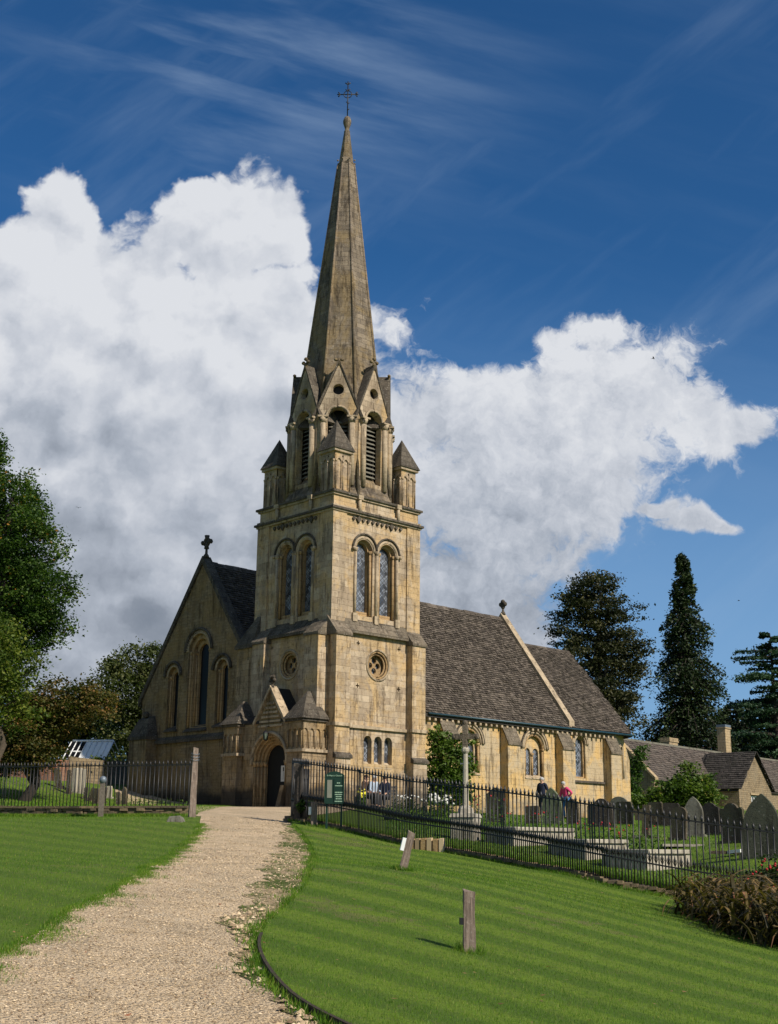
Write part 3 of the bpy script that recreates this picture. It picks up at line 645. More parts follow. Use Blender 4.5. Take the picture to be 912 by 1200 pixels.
# belfry windows: inner order, nook shafts, hood mould, leaded glass
def belfry(pl, cs, sgn):
    for c in cs:
        q = MB(); q.prism(arch(c, .51, 11.26, 14.2, 16), pl(.2), 0, .22, [arch(c, .37, 11.5, 14.2, 16)]); w = ch_part(q, 'belfry_window', M['orange'])
        g = MB(); g.prism(arch(c, .38, 11.3, 14.2, 16), pl(.36), 0, .02); ch_part(g, 'glass', M['glass'], w)
        for s in (-1, 1):
            g = MB(); a = pl(.1)(c+s*.43, 11.35, 0); b = pl(.1)(c+s*.43, 14.1, 0); g.tube([a, b], .055, 8); g.tube([pl(.1)(c+s*.43, 14.08, 0), pl(.1)(c+s*.43, 14.24, 0)], [.06, .10], 8); ch_part(g, 'shaft', M['orange'], w)
        g = MB(); pts = [pl(.02)(c+.60*math.cos(a), 14.2+.60*math.sin(a), 0) for a in np.linspace(0, PI, 20)]; g.tube(pts, .075, 6); ch_part(g, 'arch_moulding', M['ashlar_clean'], w)
        g = MB(); pts = [pl(-.05)(c+.72*math.cos(a), 14.22+.72*math.sin(a), 0) for a in np.linspace(.05, PI-.05, 20)]; g.tube(pts, .05, 6)
        ch_part(g, 'hood_mould', M['dark_stone'], w)
        g = MB(); o = pl(0)
        f0, f1 = (lambda u, d, z: (u, d, z)) if sgn == 's' else (lambda u, d, z: (d, u, z)), None
        bt_ = [f0(c-.5, -.03, 10.95), f0(c+.5, -.03, 10.95), f0(c+.5, .36, 10.95), f0(c-.5, .36, 10.95)]; tp = [f0(c-.5, -.03, 11.05), f0(c+.5, -.03, 11.05), f0(c+.5, .36, 11.5), f0(c-.5, .36, 11.5)]
        g.hexa(bt_, tp); ch_part(g, 'sill', M['dark_stone'], w)
    for u in (cs[0]-.56, cs[1]+.56, (cs[0]+cs[1])/2):
        g = MB(); g.tube([pl(-.03)(u, 11.3, 0), pl(-.03)(u, 14.1, 0)], .07, 8); g.tube([pl(-.03)(u, 14.08, 0), pl(-.03)(u, 14.26, 0)], [.075, .125], 8); ch_part(g, 'shaft', M['ashlar_clean'], tower)
    for u in (cs[0]-.72, cs[1]+.72):
        g = MB(); g.ball(pl(-.1)(u, 14.2, 0), .085); ch_part(g, 'label_stop', M['ashlar_clean'], tower)
belfry(south, (1.85, 3.25), 's'); belfry(west, (1.83, 3.22), 'w')
# diamond corbel table
q = MB(); q2 = MB()
for i in range(11):
    u = 1.15+i*.287; big = i in (1, 8)
    for k, rr in ((0, .14 if big else .085),):
        for pl, g in ((south(-.09), q), (west(-.09), q2)):
            g.prism([(u, 15.56-rr*1.4), (u+rr, 15.56), (u, 15.56+rr), (u-rr, 15.56)], pl, 0, .12)
ch_part(q, 'diamond_frieze', M['dark_stone'], tower); ch_part(q2, 'diamond_frieze', M['dark_stone'], tower)
def ring(z0, z1, p, mat, name='cornice'):
    q = MB(); a, b = -p, S+p
    q.box(a, b, a, .01, z0, z1); q.box(a, b, S-.01, b, z0, z1); q.box(a, .01, .01, S-.01, z0, z1); q.box(S-.01, b, .01, S-.01, z0, z1); return ch_part(q, name, mat, tower)
ring(15.72, 15.80, .12, M['ashlar_clean']); ring(15.80, 15.90, .20, M['dark_stone']); ring(15.9, 16.0, .1, M['ashlar_clean'])
q = MB(); q.box(.0, S, 0, .35, 16.0, 16.45); q.box(0, .35, .35, S, 16.0, 16.45); q.box(S-.35, S, .35, S, 16.0, 16.45); q.box(.35, S-.35, S-.35, S, 16.0, 16.45); ch_part(q, 'parapet', M['ashlar'], tower)
ring(16.45, 16.54, .08, M['ashlar_clean']); ring(16.54, 16.64, .16, M['dark_stone'])
q = MB(); q.box(.01, S-.01, .01, S-.01, 16.5, 16.7); ch_part(q, 'parapet_top', M['dark_stone'], tower)
for u in (1.42, 3.78):
    for pl, bx in ((0, 's'), (1, 'w')):
        q = MB()
        if bx == 's': q.tube([(u, -.12, 15.85), (u, -.12, 16.5)], .085, 8); q.box(u-.14, u+.14, -.22, 0, 16.42, 16.62)
        else: q.tube([(-.12, u, 15.85), (-.12, u, 16.5)], .085, 8); q.box(-.22, 0, u-.14, u+.14, 16.42, 16.62)
        ch_part(q, 'corbel_shaft', M['ashlar_clean'], tower)
# ---- corner pinnacles
def pinnacle():
    c = MB(); h = .46
    c.box(-h+.06, h-.06, -h+.06, h-.06, 16.6, 18.44)
    for k in range(4):
        a = k*PI/2; ca, sa = math.cos(a), math.sin(a)
        def mp(u, v, t_, ca=ca, sa=sa):
            x, y = u, -h+t_; return (x*ca-y*sa, x*sa+y*ca, v+16.66)
        c.prism([(-h, 0), (h, 0), (h, 1.80), (-h, 1.80)], mp, 0, .07, [arch(-.2, .13, .12, 1.35, 8, pointed=1.35), arch(.2, .13, .12, 1.35, 8, pointed=1.35)]+[circ(0, 1.62, .05, 8)])
        for u in (-.4, 0, .4): c.tube([mp(u, .06, -.02), mp(u, 1.35, -.02)], .035, 6); c.tube([mp(u, 1.3, -.02), mp(u, 1.42, -.02)], [.04, .065], 6)
    pin = ch_part(c, 'pinnacle', M['ashlar'])
    g = MB(); g.box(-.56, .56, -.56, .56, 18.46, 18.58); ch_part(g, 'pinnacle_cornice', M['ashlar_clean'], pin)
    g = MB(); e = .62; b = [(-e, -e, 18.58), (e, -e, 18.58), (e, e, 18.58), (-e, e, 18.58)]; 
    g.add(b+[(0, 0, 20.08)], [(3, 2, 1, 0), (0, 1, 4), (1, 2, 4), (2, 3, 4), (3, 0, 4)]); ch_part(g, 'pinnacle_roof', M['dark_stone'], pin)
    return pin
pin0 = pinnacle()
for i, (x, y) in enumerate(((.55, .55), (S-.55, .55), (.55, S-.55), (S-.55, S-.55))):
    p_ = pin0 if i == 0 else copy_tree(pin0, church); p_.location = (x, y, 0)
# ---- spire
CS = S/2
def oct_(r, z): return [(CS+r*math.cos(PI/8+k*PI/4), CS+r*math.sin(PI/8+k*PI/4), z) for k in range(8)]
q = MB()
for za, zb in zip(np.linspace(21.3, 34.4, 12)[:-1], np.linspace(21.3, 34.4, 12)[1:]):
    ra, rb = .121*(38-za), .121*(38-zb); v = oct_(ra, za)+oct_(rb, zb); q.add(v, [(k, (k+1) % 8, (k+1) % 8+8, k+8) for k in range(8)])
# open corner piers below, between the lucarnes
for k in range(8):
    a = PI/8+k*PI/4
    def on(ang, R_, f, z):   # point a distance f from vertex ang towards its neighbour
        s_ = 1 if f > 0 else -1; p0 = Vector((math.cos(ang), math.sin(ang)))*R_; p1 = Vector((math.cos(ang+s_*PI/4), math.sin(ang+s_*PI/4)))*R_
        d_ = (p1-p0).normalized(); p = p0+d_*abs(f); return (CS+p.x, CS+p.y, z)
    for s_ in (-1, 1):
        ra, rb = .121*(38-16.6), .121*(38-21.3); wa, wb = .46, .26
        q.add([on(a, ra, s_*1e-6, 16.6), on(a, ra, s_*wa, 16.6), on(a, rb, s_*wb, 21.3), on(a, rb, s_*1e-6, 21.3)], [(0, 1, 2, 3)])
v = oct_(1.45, 16.6)+oct_(1.35, 22.0); q.add(v, [(k, (k+1) % 8, (k+1) % 8+8, k+8) for k in range(8)]+[tuple(range(8, 16))])
v = oct_(.40, 34.4)+oct_(.15, 36.3); q.add(v, [(k, (k+1) % 8, (k+1) % 8+8, k+8) for k in range(8)]+[tuple(range(8, 16))])
spire = ch_part(q, 'spire', M['spire'], weld=True)
for k in range(8):
    q = MB(); a = PI/8+k*PI/4
    q.tube([(CS+.121*(38-z)*math.cos(a), CS+.121*(38-z)*math.sin(a), z) for z in (16.7, 34.35)], [.09, .045], 8); ch_part(q, 'rib', M['spire'], spire)
q = MB(); q.add(oct_(.44, 34.3)+oct_(.46, 34.42)+oct_(.38, 34.5), [(k, (k+1) % 8, (k+1) % 8+8, k+8) for k in range(16) if k % 8 != 7]+[(7, 0, 8, 15), (15, 8, 16, 23)]+[tuple(range(16, 24))])
for k in range(8):
    a = PI/8+k*PI/4
    for zz in (34.2, 34.6): q.ball((CS+.45*math.cos(a), CS+.45*math.sin(a), zz), .05, n=6)
ch_part(q, 'spire_band', M['spire'], spire)
q = MB(); q.lathe([(.13, 36.2), (.16, 36.3), (.10, 36.4), (.12, 36.5), (.20, 36.75), (.21, 36.92), (.14, 37.1), (.07, 37.15)], (CS, CS, -.0), 12); ch_part(q, 'bud_finial', M['spire'], spire)
q = MB()
ax = Vector((.70, -.714, 0)).normalized(); o_ = Vector((CS, CS, 37.1))
def cpz(u, z): return o_+ax*u+Vector((0, 0, z))
q.tube([cpz(0, 0), cpz(0, 2.05)], .028, 6); q.tube([cpz(-.46, 1.32), cpz(.46, 1.32)], .026, 6)
q.tube([cpz(.2*math.cos(a), 1.32+.2*math.sin(a)) for a in np.linspace(0, 2*PI, 17)], .022, 5, cap=False)
for u, z, a0 in ((-.46, 1.32, PI), (.46, 1.32, 0), (0, 2.0, PI/2)):
    for da in (-.9, .9, 0):
        q.tube([cpz(u*.82, 1.32+(z-1.32)*.82), cpz(u*.82+.16*math.cos(a0+da), 1.32+(z-1.32)*.82+.16*math.sin(a0+da))], [.024, .035], 5)
for u, z in ((.09, .5), (-.07, .9), (.09, .85), (-.12, 1.6), (.12, 1.62)): q.tube([cpz(0, z-.08), cpz(u, z)], .025, 5)
ch_part(q, 'iron_cross', M['iron'], spire)
# ---- lucarnes on the eight faces
def lucarne(cross):
    ap = 2.27; w = .92
    def mp(u, v, t_): return (u, -ap+t_, v)
    q = MB(); out = [(-w, 16.7), (w, 16.7), (w, 20.35), (1.06, 20.35), (0, 23.02), (-1.06, 20.35), (-w, 20.35)]
    q.prism(out, mp, 0, .34, [arch(0, .47, 17.45, 20.4, 14), circ(0, 21.78, .26, 18)]); L = ch_part(q, 'lucarne', M['spire' if 0 else 'ashlar'])
    g = MB(); a = (0, .30, 22.95); 
    for s in (-1, 1):
        e = 1.16; z0 = 20.18
        g.hexa([(s*e, -ap-.03, z0), (0, -ap-.03, 23.08), (0, -ap+1.75, 23.08), (s*e, -ap+1.0, z0)], [(s*(e+.10), -ap-.05, z0+.07), (0, -ap-.05, 23.22), (0, -ap+1.75, 23.22), (s*(e+.10), -ap+1.0, z0+.07)])
    ch_part(g, 'lucarne_roof', M['dark_stone'], L)
    g = MB(); g.hexa([(-.47, -ap-.03, 17.0), (.47, -ap-.03, 17.0), (.47, -ap+.55, 17.0), (-.47, -ap+.55, 17.0)], [(-.47, -ap-.03, 17.06), (.47, -ap-.03, 17.06), (.47, -ap+.55, 17.95), (-.47, -ap+.55, 17.95)])
    g.hexa([(-.95, -ap-.22, 16.65), (.95, -ap-.22, 16.65), (.95, -ap+.1, 16.65), (-.95, -ap+.1, 16.65)], [(-.95, -ap-.22, 16.72), (.95, -ap-.22, 16.72), (.9, -ap+.1, 17.5), (-.9, -ap+.1, 17.5)]); ch_part(g, 'sloping_sill', M['spire'], L)
    g = MB(); g.box(-.5, .5, -ap+.62, -ap+.66, 17.3, 21.0); g.prism(circ(0, 21.78, .27, 12), mp, .3, .33); ch_part(g, 'painted_dark', M['black'], L)  # black panels paint the darkness behind the louvres and round hole
    for s in (-1, 1):
        g = MB(); g.tube([(s*.66, -ap-.05, 17.2), (s*.66, -ap-.05, 20.2)], .13, 10); g.tube([(s*.66, -ap-.05, 20.15), (s*.66, -ap-.05, 20.38)], [.14, .22], 10); g.box(s*.66-.23, s*.66+.23, -ap-.26, -ap+.05, 20.38, 20.46)
        ch_part(g, 'shaft', M['ashlar_clean'], L)
    g = MB(); g.tube([(.53*math.cos(a_), -ap-.03, 20.42+.53*math.sin(a_)) for a_ in np.linspace(0, PI, 16)], .06, 6); ch_part(g, 'arch_moulding', M['ashlar_clean'], L)
    g = MB()
    for i in range(13):
        z = 17.9+i*.2; g.hexa([(-.42, -ap+.32, z-.06), (.42, -ap+.32, z-.06), (.42, -ap+.5, z+.08), (-.42, -ap+.5, z+.08)], [(-.42, -ap+.32, z-.03), (.42, -ap+.32, z-.03), (.42, -ap+.5, z+.11), (-.42, -ap+.5, z+.11)])
    ch_part(g, 'louvres', M['pale_dim'], L)
    g = MB()
    g.tube([(0, -ap+.02, 22.95), (0, -ap+.02, 23.3)], .07, 6)
    if cross:
        for du, dz in ((0, .50), (-.16, .34), (.16, .34), (0, .2)): g.ball((du, -ap+.02, 23.0+dz), .105, .09, .09, 8)
    else:
        for du in (-.14, .14): g.ball((du, -ap+.02, 23.22), .10, .08, .07, 8)
    ch_part(g, 'finial', M['spire'], L)
    return L
LC = {}
for k in range(8):
    cr_ = k % 2 == 0
    if cr_ not in LC: LC[cr_] = lucarne(cr_); L = LC[cr_]
    else: L = copy_tree(LC[cr_], church)
    L.location = (CS, CS, 0); L.rotation_euler = (0, 0, k*PI/4)
# ---- west gable of the nave
XG = .19; YR = 9.8; ZR = 14.85; YE = 4.85; ZE = 8.2; SL = (ZR-ZE)/(YR-YE); YN = 2*YR-YE
def zroof(y): return ZR-SL*abs(YR-y)
w_c = arch(9.8, .84, 6.85, 10.55, 18); w_l = arch(11.85, .46, 6.95, 9.5, 14); w_r = arch(7.87, .46, 6.95, 9.5, 14)
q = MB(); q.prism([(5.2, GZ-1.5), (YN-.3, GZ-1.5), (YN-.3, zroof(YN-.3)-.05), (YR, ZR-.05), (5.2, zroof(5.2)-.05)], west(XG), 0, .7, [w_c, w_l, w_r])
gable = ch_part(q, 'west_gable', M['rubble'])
def gwin(c, R, z0, zs, orders):
    w = None
    for i, (r_, dpt) in enumerate(orders):
        q = MB(); Rout = R if i == 0 else orders[i-1][0]
        q.prism(arch(c, Rout+.012, z0+.0, zs, 18), west(XG+dpt), 0, .16, [arch(c, r_, z0+.12+.1*i, zs, 18)])
        if w is None: w = ch_part(q, 'west_window', M['orange'])
        else: ch_part(q, 'inner_order', M['orange'], w)
        for s in (-1, 1):
            g = MB(); u = c+s*(Rout-.07); g.tube([(XG+dpt-.04, u, z0+.1), (XG+dpt-.04, u, zs-.1)], .055, 8); g.tube([(XG+dpt-.04, u, zs-.12), (XG+dpt-.04, u, zs+.04)], [.06, .10], 8); ch_part(g, 'shaft', M['orange'], w)
    g = MB(); rl = orders[-1][0]; g.prism(arch(c, rl+.02, z0+.1, zs, 18), west(XG+orders[-1][1]+.12), 0, .02); ch_part(g, 'glass', M['glass_dark'], w)
    for rr, dd, tr, mt in ((R+.05, .0, .05, 'ashlar_clean'), (R+.24, -.06, .075, 'dark_stone')):
        g = MB(); g.tube([(XG+dd, c+rr*math.cos(a), zs+rr*math.sin(a)) for a in np.linspace(0.02, PI-.02, 24)], tr, 6); ch_part(g, 'hood_mould', M[mt], w)
    if R > .7:
        g = MB()
        for a in np.linspace(.06, PI-.06, 26): g.ball((XG-.02, c+(R+.13)*math.cos(a), zs+(R+.13)*math.sin(a)), .05, n=6)
        ch_part(g, 'beaded_arch', M['ashlar_clean'], w)
    g = MB(); g.hexa([(XG-.12, c-R-.05, z0-.12), (XG+.5, c-R-.05, z0-.12), (XG+.5, c+R+.05, z0-.12), (XG-.12, c+R+.05, z0-.12)], [(XG-.12, c-R-.05, z0-.06), (XG+.5, c-R-.05, z0+.3), (XG+.5, c+R+.05, z0+.3), (XG-.12, c+R+.05, z0-.06)]); ch_part(g, 'sill', M['dark_stone'], w)
    return w
m_, T_, b_, _o = new_mat('dark_window_glass'); b_.inputs['Base Color'].default_value = (.006, .006, .008, 1); b_.inputs['Roughness'].default_value = .35; M['glass_dark'] = m_
gwin(9.8, .84, 6.85, 10.55, [(.62, .14), (.40, .32)]); gwin(11.85, .46, 6.95, 9.5, [(.24, .2)]); gwin(7.87, .46, 6.95, 9.5, [(.24, .2)])
q = MB(); q.box(XG-.16, XG+.02, 5.4, YN-.3, 6.28, 6.42); q.hexa([(XG-.14, 5.4, 6.42), (XG+.02, 5.4, 6.42), (XG+.02, YN-.3, 6.42), (XG-.14, YN-.3, 6.42)], [(XG-.14, 5.4, 6.44), (XG+.02, 5.4, 6.62), (XG+.02, YN-.3, 6.62), (XG-.14, YN-.3, 6.44)]); ch_part(q, 'string_course', M['dark_stone'], gable)
def coping(x0, x1, yr, zr, ye, ze, th, mat, name='gable_coping', parent=None, y_stop=None):
    o = None
    for s in (-1, 1):
        q = MB(); n = 9; yo = yr+s*(yr-ye)
        if y_stop is not None and s == -1: f_ = (yr-y_stop)/(yr-ye)
        else: f_ = 1
        for i in range(n):
            a, b = i/n*f_, ((i+1)/n-.004)*f_
            ya, yb = yr+(yo-yr)*a, yr+(yo-yr)*b; za, zb = zr+(ze-zr)*a, zr+(ze-zr)*b
            q.hexa([(x0, ya, za), (x1, ya, za), (x1, yb, zb), (x0, yb, zb)], [(x0, ya, za+th), (x1, ya, za+th), (x1, yb, zb+th), (x0, yb, zb+th)])
        c = ch_part(q, name, mat, parent)
        o = o or c
    return o
cp_ = coping(XG-.09, XG+.42, YR, ZR+.02, YE, ZE, .34, M['dark_stone'], y_stop=5.3)
def finial_cross(loc, kind, parent, rz=0):
    q = MB(); x, y, z = loc
    q.lathe([(.17, 0), (.13, .12), (.07, .2), (.06, .42)], (x, y, z), 8)
    if kind == 'cross':
        ctr = z+.78
        for k in range(4):
            a = k*PI/2; q.tube([(x, y+.04*math.cos(a), ctr+.04*math.sin(a)), (x, y+.34*math.cos(a), ctr+.34*math.sin(a))], [.07, .13], 6)
        q.tube([(x, y+.21*math.cos(a), ctr+.21*math.sin(a)) for a in np.linspace(0, 2*PI, 17)], .055, 6, cap=False)
    else:
        ctr = z+.62
        for k in range(4):
            a = k*PI/2; q.ball((x, y+.15*math.cos(a), ctr+.15*math.sin(a)), .13, .15, .15, 8)
    return ch_part(q, 'finial_cross', M['dark_stone'], parent)
finial_cross((XG+.15, YR, ZR+.3), 'cross', cp_)
# ---- roofs
def slates(mb, o, u, s, n, ulen, slen, inside=None, w=.27, h=.19, lump=0):
    o = Vector(o); u = Vector(u).normalized(); s = Vector(s).normalized(); n = Vector(n).normalized()
    rows = int(slen/h); 
    for j in range(rows+1):
        off = random.random()*w; k = int(ulen/w)+2; hh = h*1.35
        for i in range(-1, k):
            ww = w*random.uniform(.8, 1.0); a = max(0, min(ulen, off+i*w)); b = max(0, min(ulen, off+i*w+ww))
            if b-a < .03: continue
            c = (a+b)/2; v0 = j*h; v1 = min(slen, v0+hh)
            if inside and not inside(c, v0+h/2): continue
            l0 = .055+random.random()*.028; l1 = .01; tw = (random.random()-.5)*.02
            P = [o+u*a+s*v0+n*(l0+tw), o+u*b+s*v0+n*(l0-tw), o+u*b+s*v1+n*(l1-tw), o+u*a+s*v1+n*(l1+tw), o+u*a+s*v0-n*.01, o+u*b+s*v0-n*.01]
            P += [o+u*a+s*v1-n*.01, o+u*b+s*v1-n*.01]
            mb.add(P, [(0, 1, 2, 3), (4, 5, 1, 0), (0, 3, 6, 4), (1, 5, 7, 2)], random.random()**1.3)
            if lump and random.random() < lump:
                p = o+u*(a+(b-a)*random.random())+s*(v0+.02)+n*.07; r = random.uniform(.03, .085); mb.ball(p, r, r, r*.7, 5, r=1.0)
NVS = Vector((0, -SL, 1)).normalized(); SU = Vector((0, 1, SL)).normalized()
slen = math.hypot(YR-YE+.0, ZR-ZE)
def oriented_normals_S(): return (0, -SL, 1)
XE = 22.1
q = MB(); slates(q, (XG+.4, YE-.12, ZE-.12*SL+.05), (1, 0, 0), (0, 1, SL), (0, -SL, 1), XE-XG-.4, slen+.15, w=.23, h=.155, lump=.10, inside=lambda a, v: not (a+XG+.4 < 5.0 and v < .4))
roof = ch_part(q, 'nave_roof', M['slate'])
q = MB(); e_ = .12
q.hexa([(XG+.38, YE-.14, ZE-.14*SL-.12), (XE, YE-.14, ZE-.14*SL-.12), (XE, YR, ZR-.14), (XG+.38, YR, ZR-.14)], [(XG+.38, YE-.14, ZE-.14*SL+.03), (XE, YE-.14, ZE-.14*SL+.03), (XE, YR, ZR+.02), (XG+.38, YR, ZR+.02)])
q.hexa([(XG+.38, YR, ZR-.14), (XE, YR, ZR-.14), (XE, YN+.1, ZE-.1*SL-.14), (XG+.38, YN+.1, ZE-.1*SL-.14)], [(XG+.38, YR, ZR+.02), (XE, YR, ZR+.02), (XE, YN+.1, ZE-.1*SL+.03), (XG+.38, YN+.1, ZE-.1*SL+.03)]); ch_part(q, 'roof_deck', M['slate_dark'], roof)
q = MB()
for i in range(48): x = XG+.42+i*.452; q.prism([(YR-.2, ZR-.12), (YR+.2, ZR-.12), (YR+random.uniform(.0, .03), ZR+random.uniform(.13, .17))], lambda u, v, t_, x=x: (x+t_, u, v), 0, .44)
ch_part(q, 'ridge_tiles', M['slate'], roof)
# nave south wall
YW = 5.0
def nave_wins():
    out = []
    for c, hw in ((14.05, .80), (19.0, .80)): out.append((c, hw, 5.3, 6.85, 'pair'))
    return out
holes = [arch(13.95, .80, 5.30, 6.80, 18), arch(19.15, .80, 5.30, 6.80, 18)]
q = MB(); q.prism([(XG+.7, GZ-1.5), (XE, GZ-1.5), (XE, ZE-.02), (XG+.7, ZE-.02)], south(YW), 0, .6, holes); nave = ch_part(q, 'nave_wall', M['ochre'])
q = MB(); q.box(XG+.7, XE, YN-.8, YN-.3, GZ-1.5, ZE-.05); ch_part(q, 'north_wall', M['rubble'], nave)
for c in (13.95, 19.15):
    g = MB(); zs = 6.80; l1_, l2_ = [arch(c+s*.34, .235, 5.42, 6.62, 10) for s in (-1, 1)]
    g.prism(arch(c, .81, 5.30, zs, 18), south(YW+.22), 0, .14, [l1_, l2_]); w = ch_part(g, 'nave_window', M['ochre'])
    g = MB(); g.prism(arch(c, .80, 5.32, zs, 18), south(YW+.32), 0, .02); ch_part(g, 'glass', M['glass'], w)
    g = MB(); g.tube([(c, YW+.19, 5.40), (c, YW+.19, 6.45)], .07, 8); g.tube([(c, YW+.19, 6.4), (c, YW+.19, 6.58)], [.075, .12], 8); ch_part(g, 'mullion', M['orange'], w)
    for s in (-1, 1): g = MB(); g.tube([(c+s*.74, YW+.06, 5.35), (c+s*.74, YW+.06, 6.72)], .06, 8); g.tube([(c+s*.74, YW+.06, 6.68), (c+s*.74, YW+.06, 6.84)], [.065, .11], 8); ch_part(g, 'shaft', M['orange'], w)
    g = MB(); g.tube([(c+.74*math.cos(a), YW+.06, zs+.74*math.sin(a)) for a in np.linspace(0, PI, 22)], .06, 6); ch_part(g, 'inner_arch', M['orange'], w)
    for rr, dd, tr, mt in ((.88, -.01, .055, 'ashlar_clean'), (1.02, -.05, .06, 'ashlar_clean'), (1.12, -.04, .05, 'dark_stone')):
        g = MB(); g.tube([(c+rr*math.cos(a), YW+dd, zs+rr*math.sin(a)) for a in np.linspace(.0, PI, 24)], tr, 6); ch_part(g, 'hood_mould', M[mt], w)
    g = MB(); g.hexa([(c-.82, YW-.05, 5.2), (c+.82, YW-.05, 5.2), (c+.82, YW+.25, 5.2), (c-.82, YW+.25, 5.2)], [(c-.82, YW-.05, 5.26), (c+.82, YW-.05, 5.26), (c+.82, YW+.25, 5.42), (c-.82, YW+.25, 5.42)]); ch_part(g, 'sill', M['ashlar_clean'], w)
# chancel wall with single light, string course
XC = 26.35
q = MB(); q.prism([(XE, GZ-1.5), (XC, GZ-1.5), (XC, ZE-.02), (XE, ZE-.02)], south(YW+.003), 0, .6, [arch(23.15, .44, 5.42, 7.28, 14)]); chan = ch_part(q, 'chancel_wall', M['ochre'])
g = MB(); g.prism(arch(23.15, .445, 5.42, 7.28, 14), south(YW+.12), 0, .16, [arch(23.15, .36, 5.5, 7.28, 14)]); w = ch_part(g, 'chancel_window', M['orange'])
g = MB(); g.prism(arch(23.15, .38, 5.45, 7.28, 14), south(YW+.25), 0, .02); ch_part(g, 'glass', M['glass'], w)
for rr, dd, tr in ((.5, .0, .05), (.62, -.04, .055), (.71, -.03, .045)): g = MB(); g.tube([(23.15+rr*math.cos(a), YW+dd, 7.28+rr*math.sin(a)) for a in np.linspace(0, PI, 20)], tr, 6); ch_part(g, 'hood_mould', M['ashlar_clean'], w)
q = MB(); q.box(22.2, 25.25, YW-.12, YW+.02, 5.16, 5.28); ch_part(q, 'string_course', M['dark_stone'], chan)
# canted east end
def cant(x0, y0, x1, y1):
    d = Vector((x1-x0, y1-y0)); L_ = d.length; d /= L_; n_ = Vector((-d.y, d.x))
    return L_, (lambda u, v, t_: (x0+d.x*u+n_.x*t_, y0+d.y*u+n_.y*t_, v))
Lc, mp = cant(XC, YW+.003, 27.95, 5.5)
q = MB(); q.prism([(0, GZ-1.5), (Lc, GZ-1.5), (Lc, ZE), (0, ZE)], mp, 0, .5, [arch(1.12, .2, 5.5, 7.2, 12)]); ap_ = ch_part(q, 'apse_wall', M['ochre'], chan)
g = MB(); g.prism(arch(1.12, .21, 5.5, 7.2, 12), mp, .2, .22); w = ch_part(g, 'apse_window', M['glass'])
for rr, tr in ((.25, .04), (.36, .045)): g = MB(); g.tube([mp(1.12-rr, 5.6, -.02)]+[mp(1.12+rr*math.cos(a), 7.2+rr*math.sin(a), -.02) for a in np.linspace(PI, 0, 14)]+[mp(1.12+rr, 5.6, -.02)], tr, 6); ch_part(g, 'hood_mould', M['ashlar_clean'], w)
q = MB(); q.hexa([(27.75, 5.46, GZ-1.5), (28.75, 5.7, GZ-1.5), (28.65, 6.2, GZ-1.5), (27.7, 6.0, GZ-1.5)], [(27.75, 5.46, 6.7), (28.75, 5.7, 6.7), (28.65, 6.2, 6.7), (27.7, 6.0, 6.7)]); q.hexa([(27.75, 5.46, 6.7), (28.75, 5.7, 6.7), (28.65, 6.2, 6.7), (27.7, 6.0, 6.7)], [(27.75, 5.46, 7.9), (27.98, 5.52, 7.9), (27.96, 6.0, 7.9), (27.7, 6.0, 7.9)]); ch_part(q, 'apse_buttress', M['ochre'], chan)
q = MB(); q.add([(27.95, 5.55, GZ-1.5), (29.6, 8.0, GZ-1.5), (29.6, 11.6, GZ-1.5), (27, 14.6, GZ-1.5), (27.95, 5.55, ZE), (29.6, 8.0, ZE), (29.6, 11.6, ZE), (27, 14.6, ZE)], [(0, 1, 5, 4), (1, 2, 6, 5), (2, 3, 7, 6)]); ch_part(q, 'apse_back', M['ochre'], chan)
# chancel roof (lower ridge, hipped at the canted end)
ZR2 = 13.5; SL2 = (ZR2-ZE)/(YR-YE); XR2 = 27.9
q = MB(); sl2 = math.hypot(YR-YE+.12, ZR2-ZE+.12*SL2)
def ins(a, v):
    x = XE+a; f_ = v/sl2; return x < 27.75+(28.6-27.75)*f_ 
slates(q, (XE, YE-.12, ZE-.12*SL2+.05), (1, 0, 0), (0, 1, SL2), (0, -SL2, 1), 6.3, sl2, inside=ins, w=.23, h=.155, lump=.09)
croof = ch_part(q, 'chancel_roof', M['slate'])
q = MB(); zl = ZE-.12*SL2-.1
vs = [(XE, YE-.13, zl), (27.8, YE-.13, zl), (28.5, YR, ZR2-.06), (XE, YR, ZR2-.06), (XE, YN, zl), (28.5, YN, zl), (30.0, 8.0, zl), (30, 11.6, zl)]
q.add(vs, [(0, 1, 2, 3), (3, 2, 5, 4), (1, 6, 2), (6, 7, 2), (7, 5, 2), (0, 3, 4)]); ch_part(q, 'roof_deck', M['slate_dark'], croof)
q = MB()
for i in range(14): x = XE+.02+i*.452; q.prism([(YR-.18, ZR2-.1), (YR+.18, ZR2-.1), (YR, ZR2+.15)], lambda u, v, t_, x=x: (x+t_, u, v), 0, .44)
ch_part(q, 'ridge_tiles', M['slate'], croof)
# east gable coping of the nave with finial
c2_ = coping(XE-.15, XE+.30, YR, ZR+.05, YE-.1, ZE-.05, .34, M['pale_cop'] if 'pale_cop' in M else M['ashlar_clean'])
finial_cross((XE+.08, YR, ZR+.32), 'quatre', c2_)
q = MB(); q.prism([(YE, ZE-.1), (YN, ZE-.1), (YR, ZR)], lambda u, v, t_: (XE-.1+t_, u, v), 0, .3); ch_part(q, 'east_gable', M['ashlar'], nave)
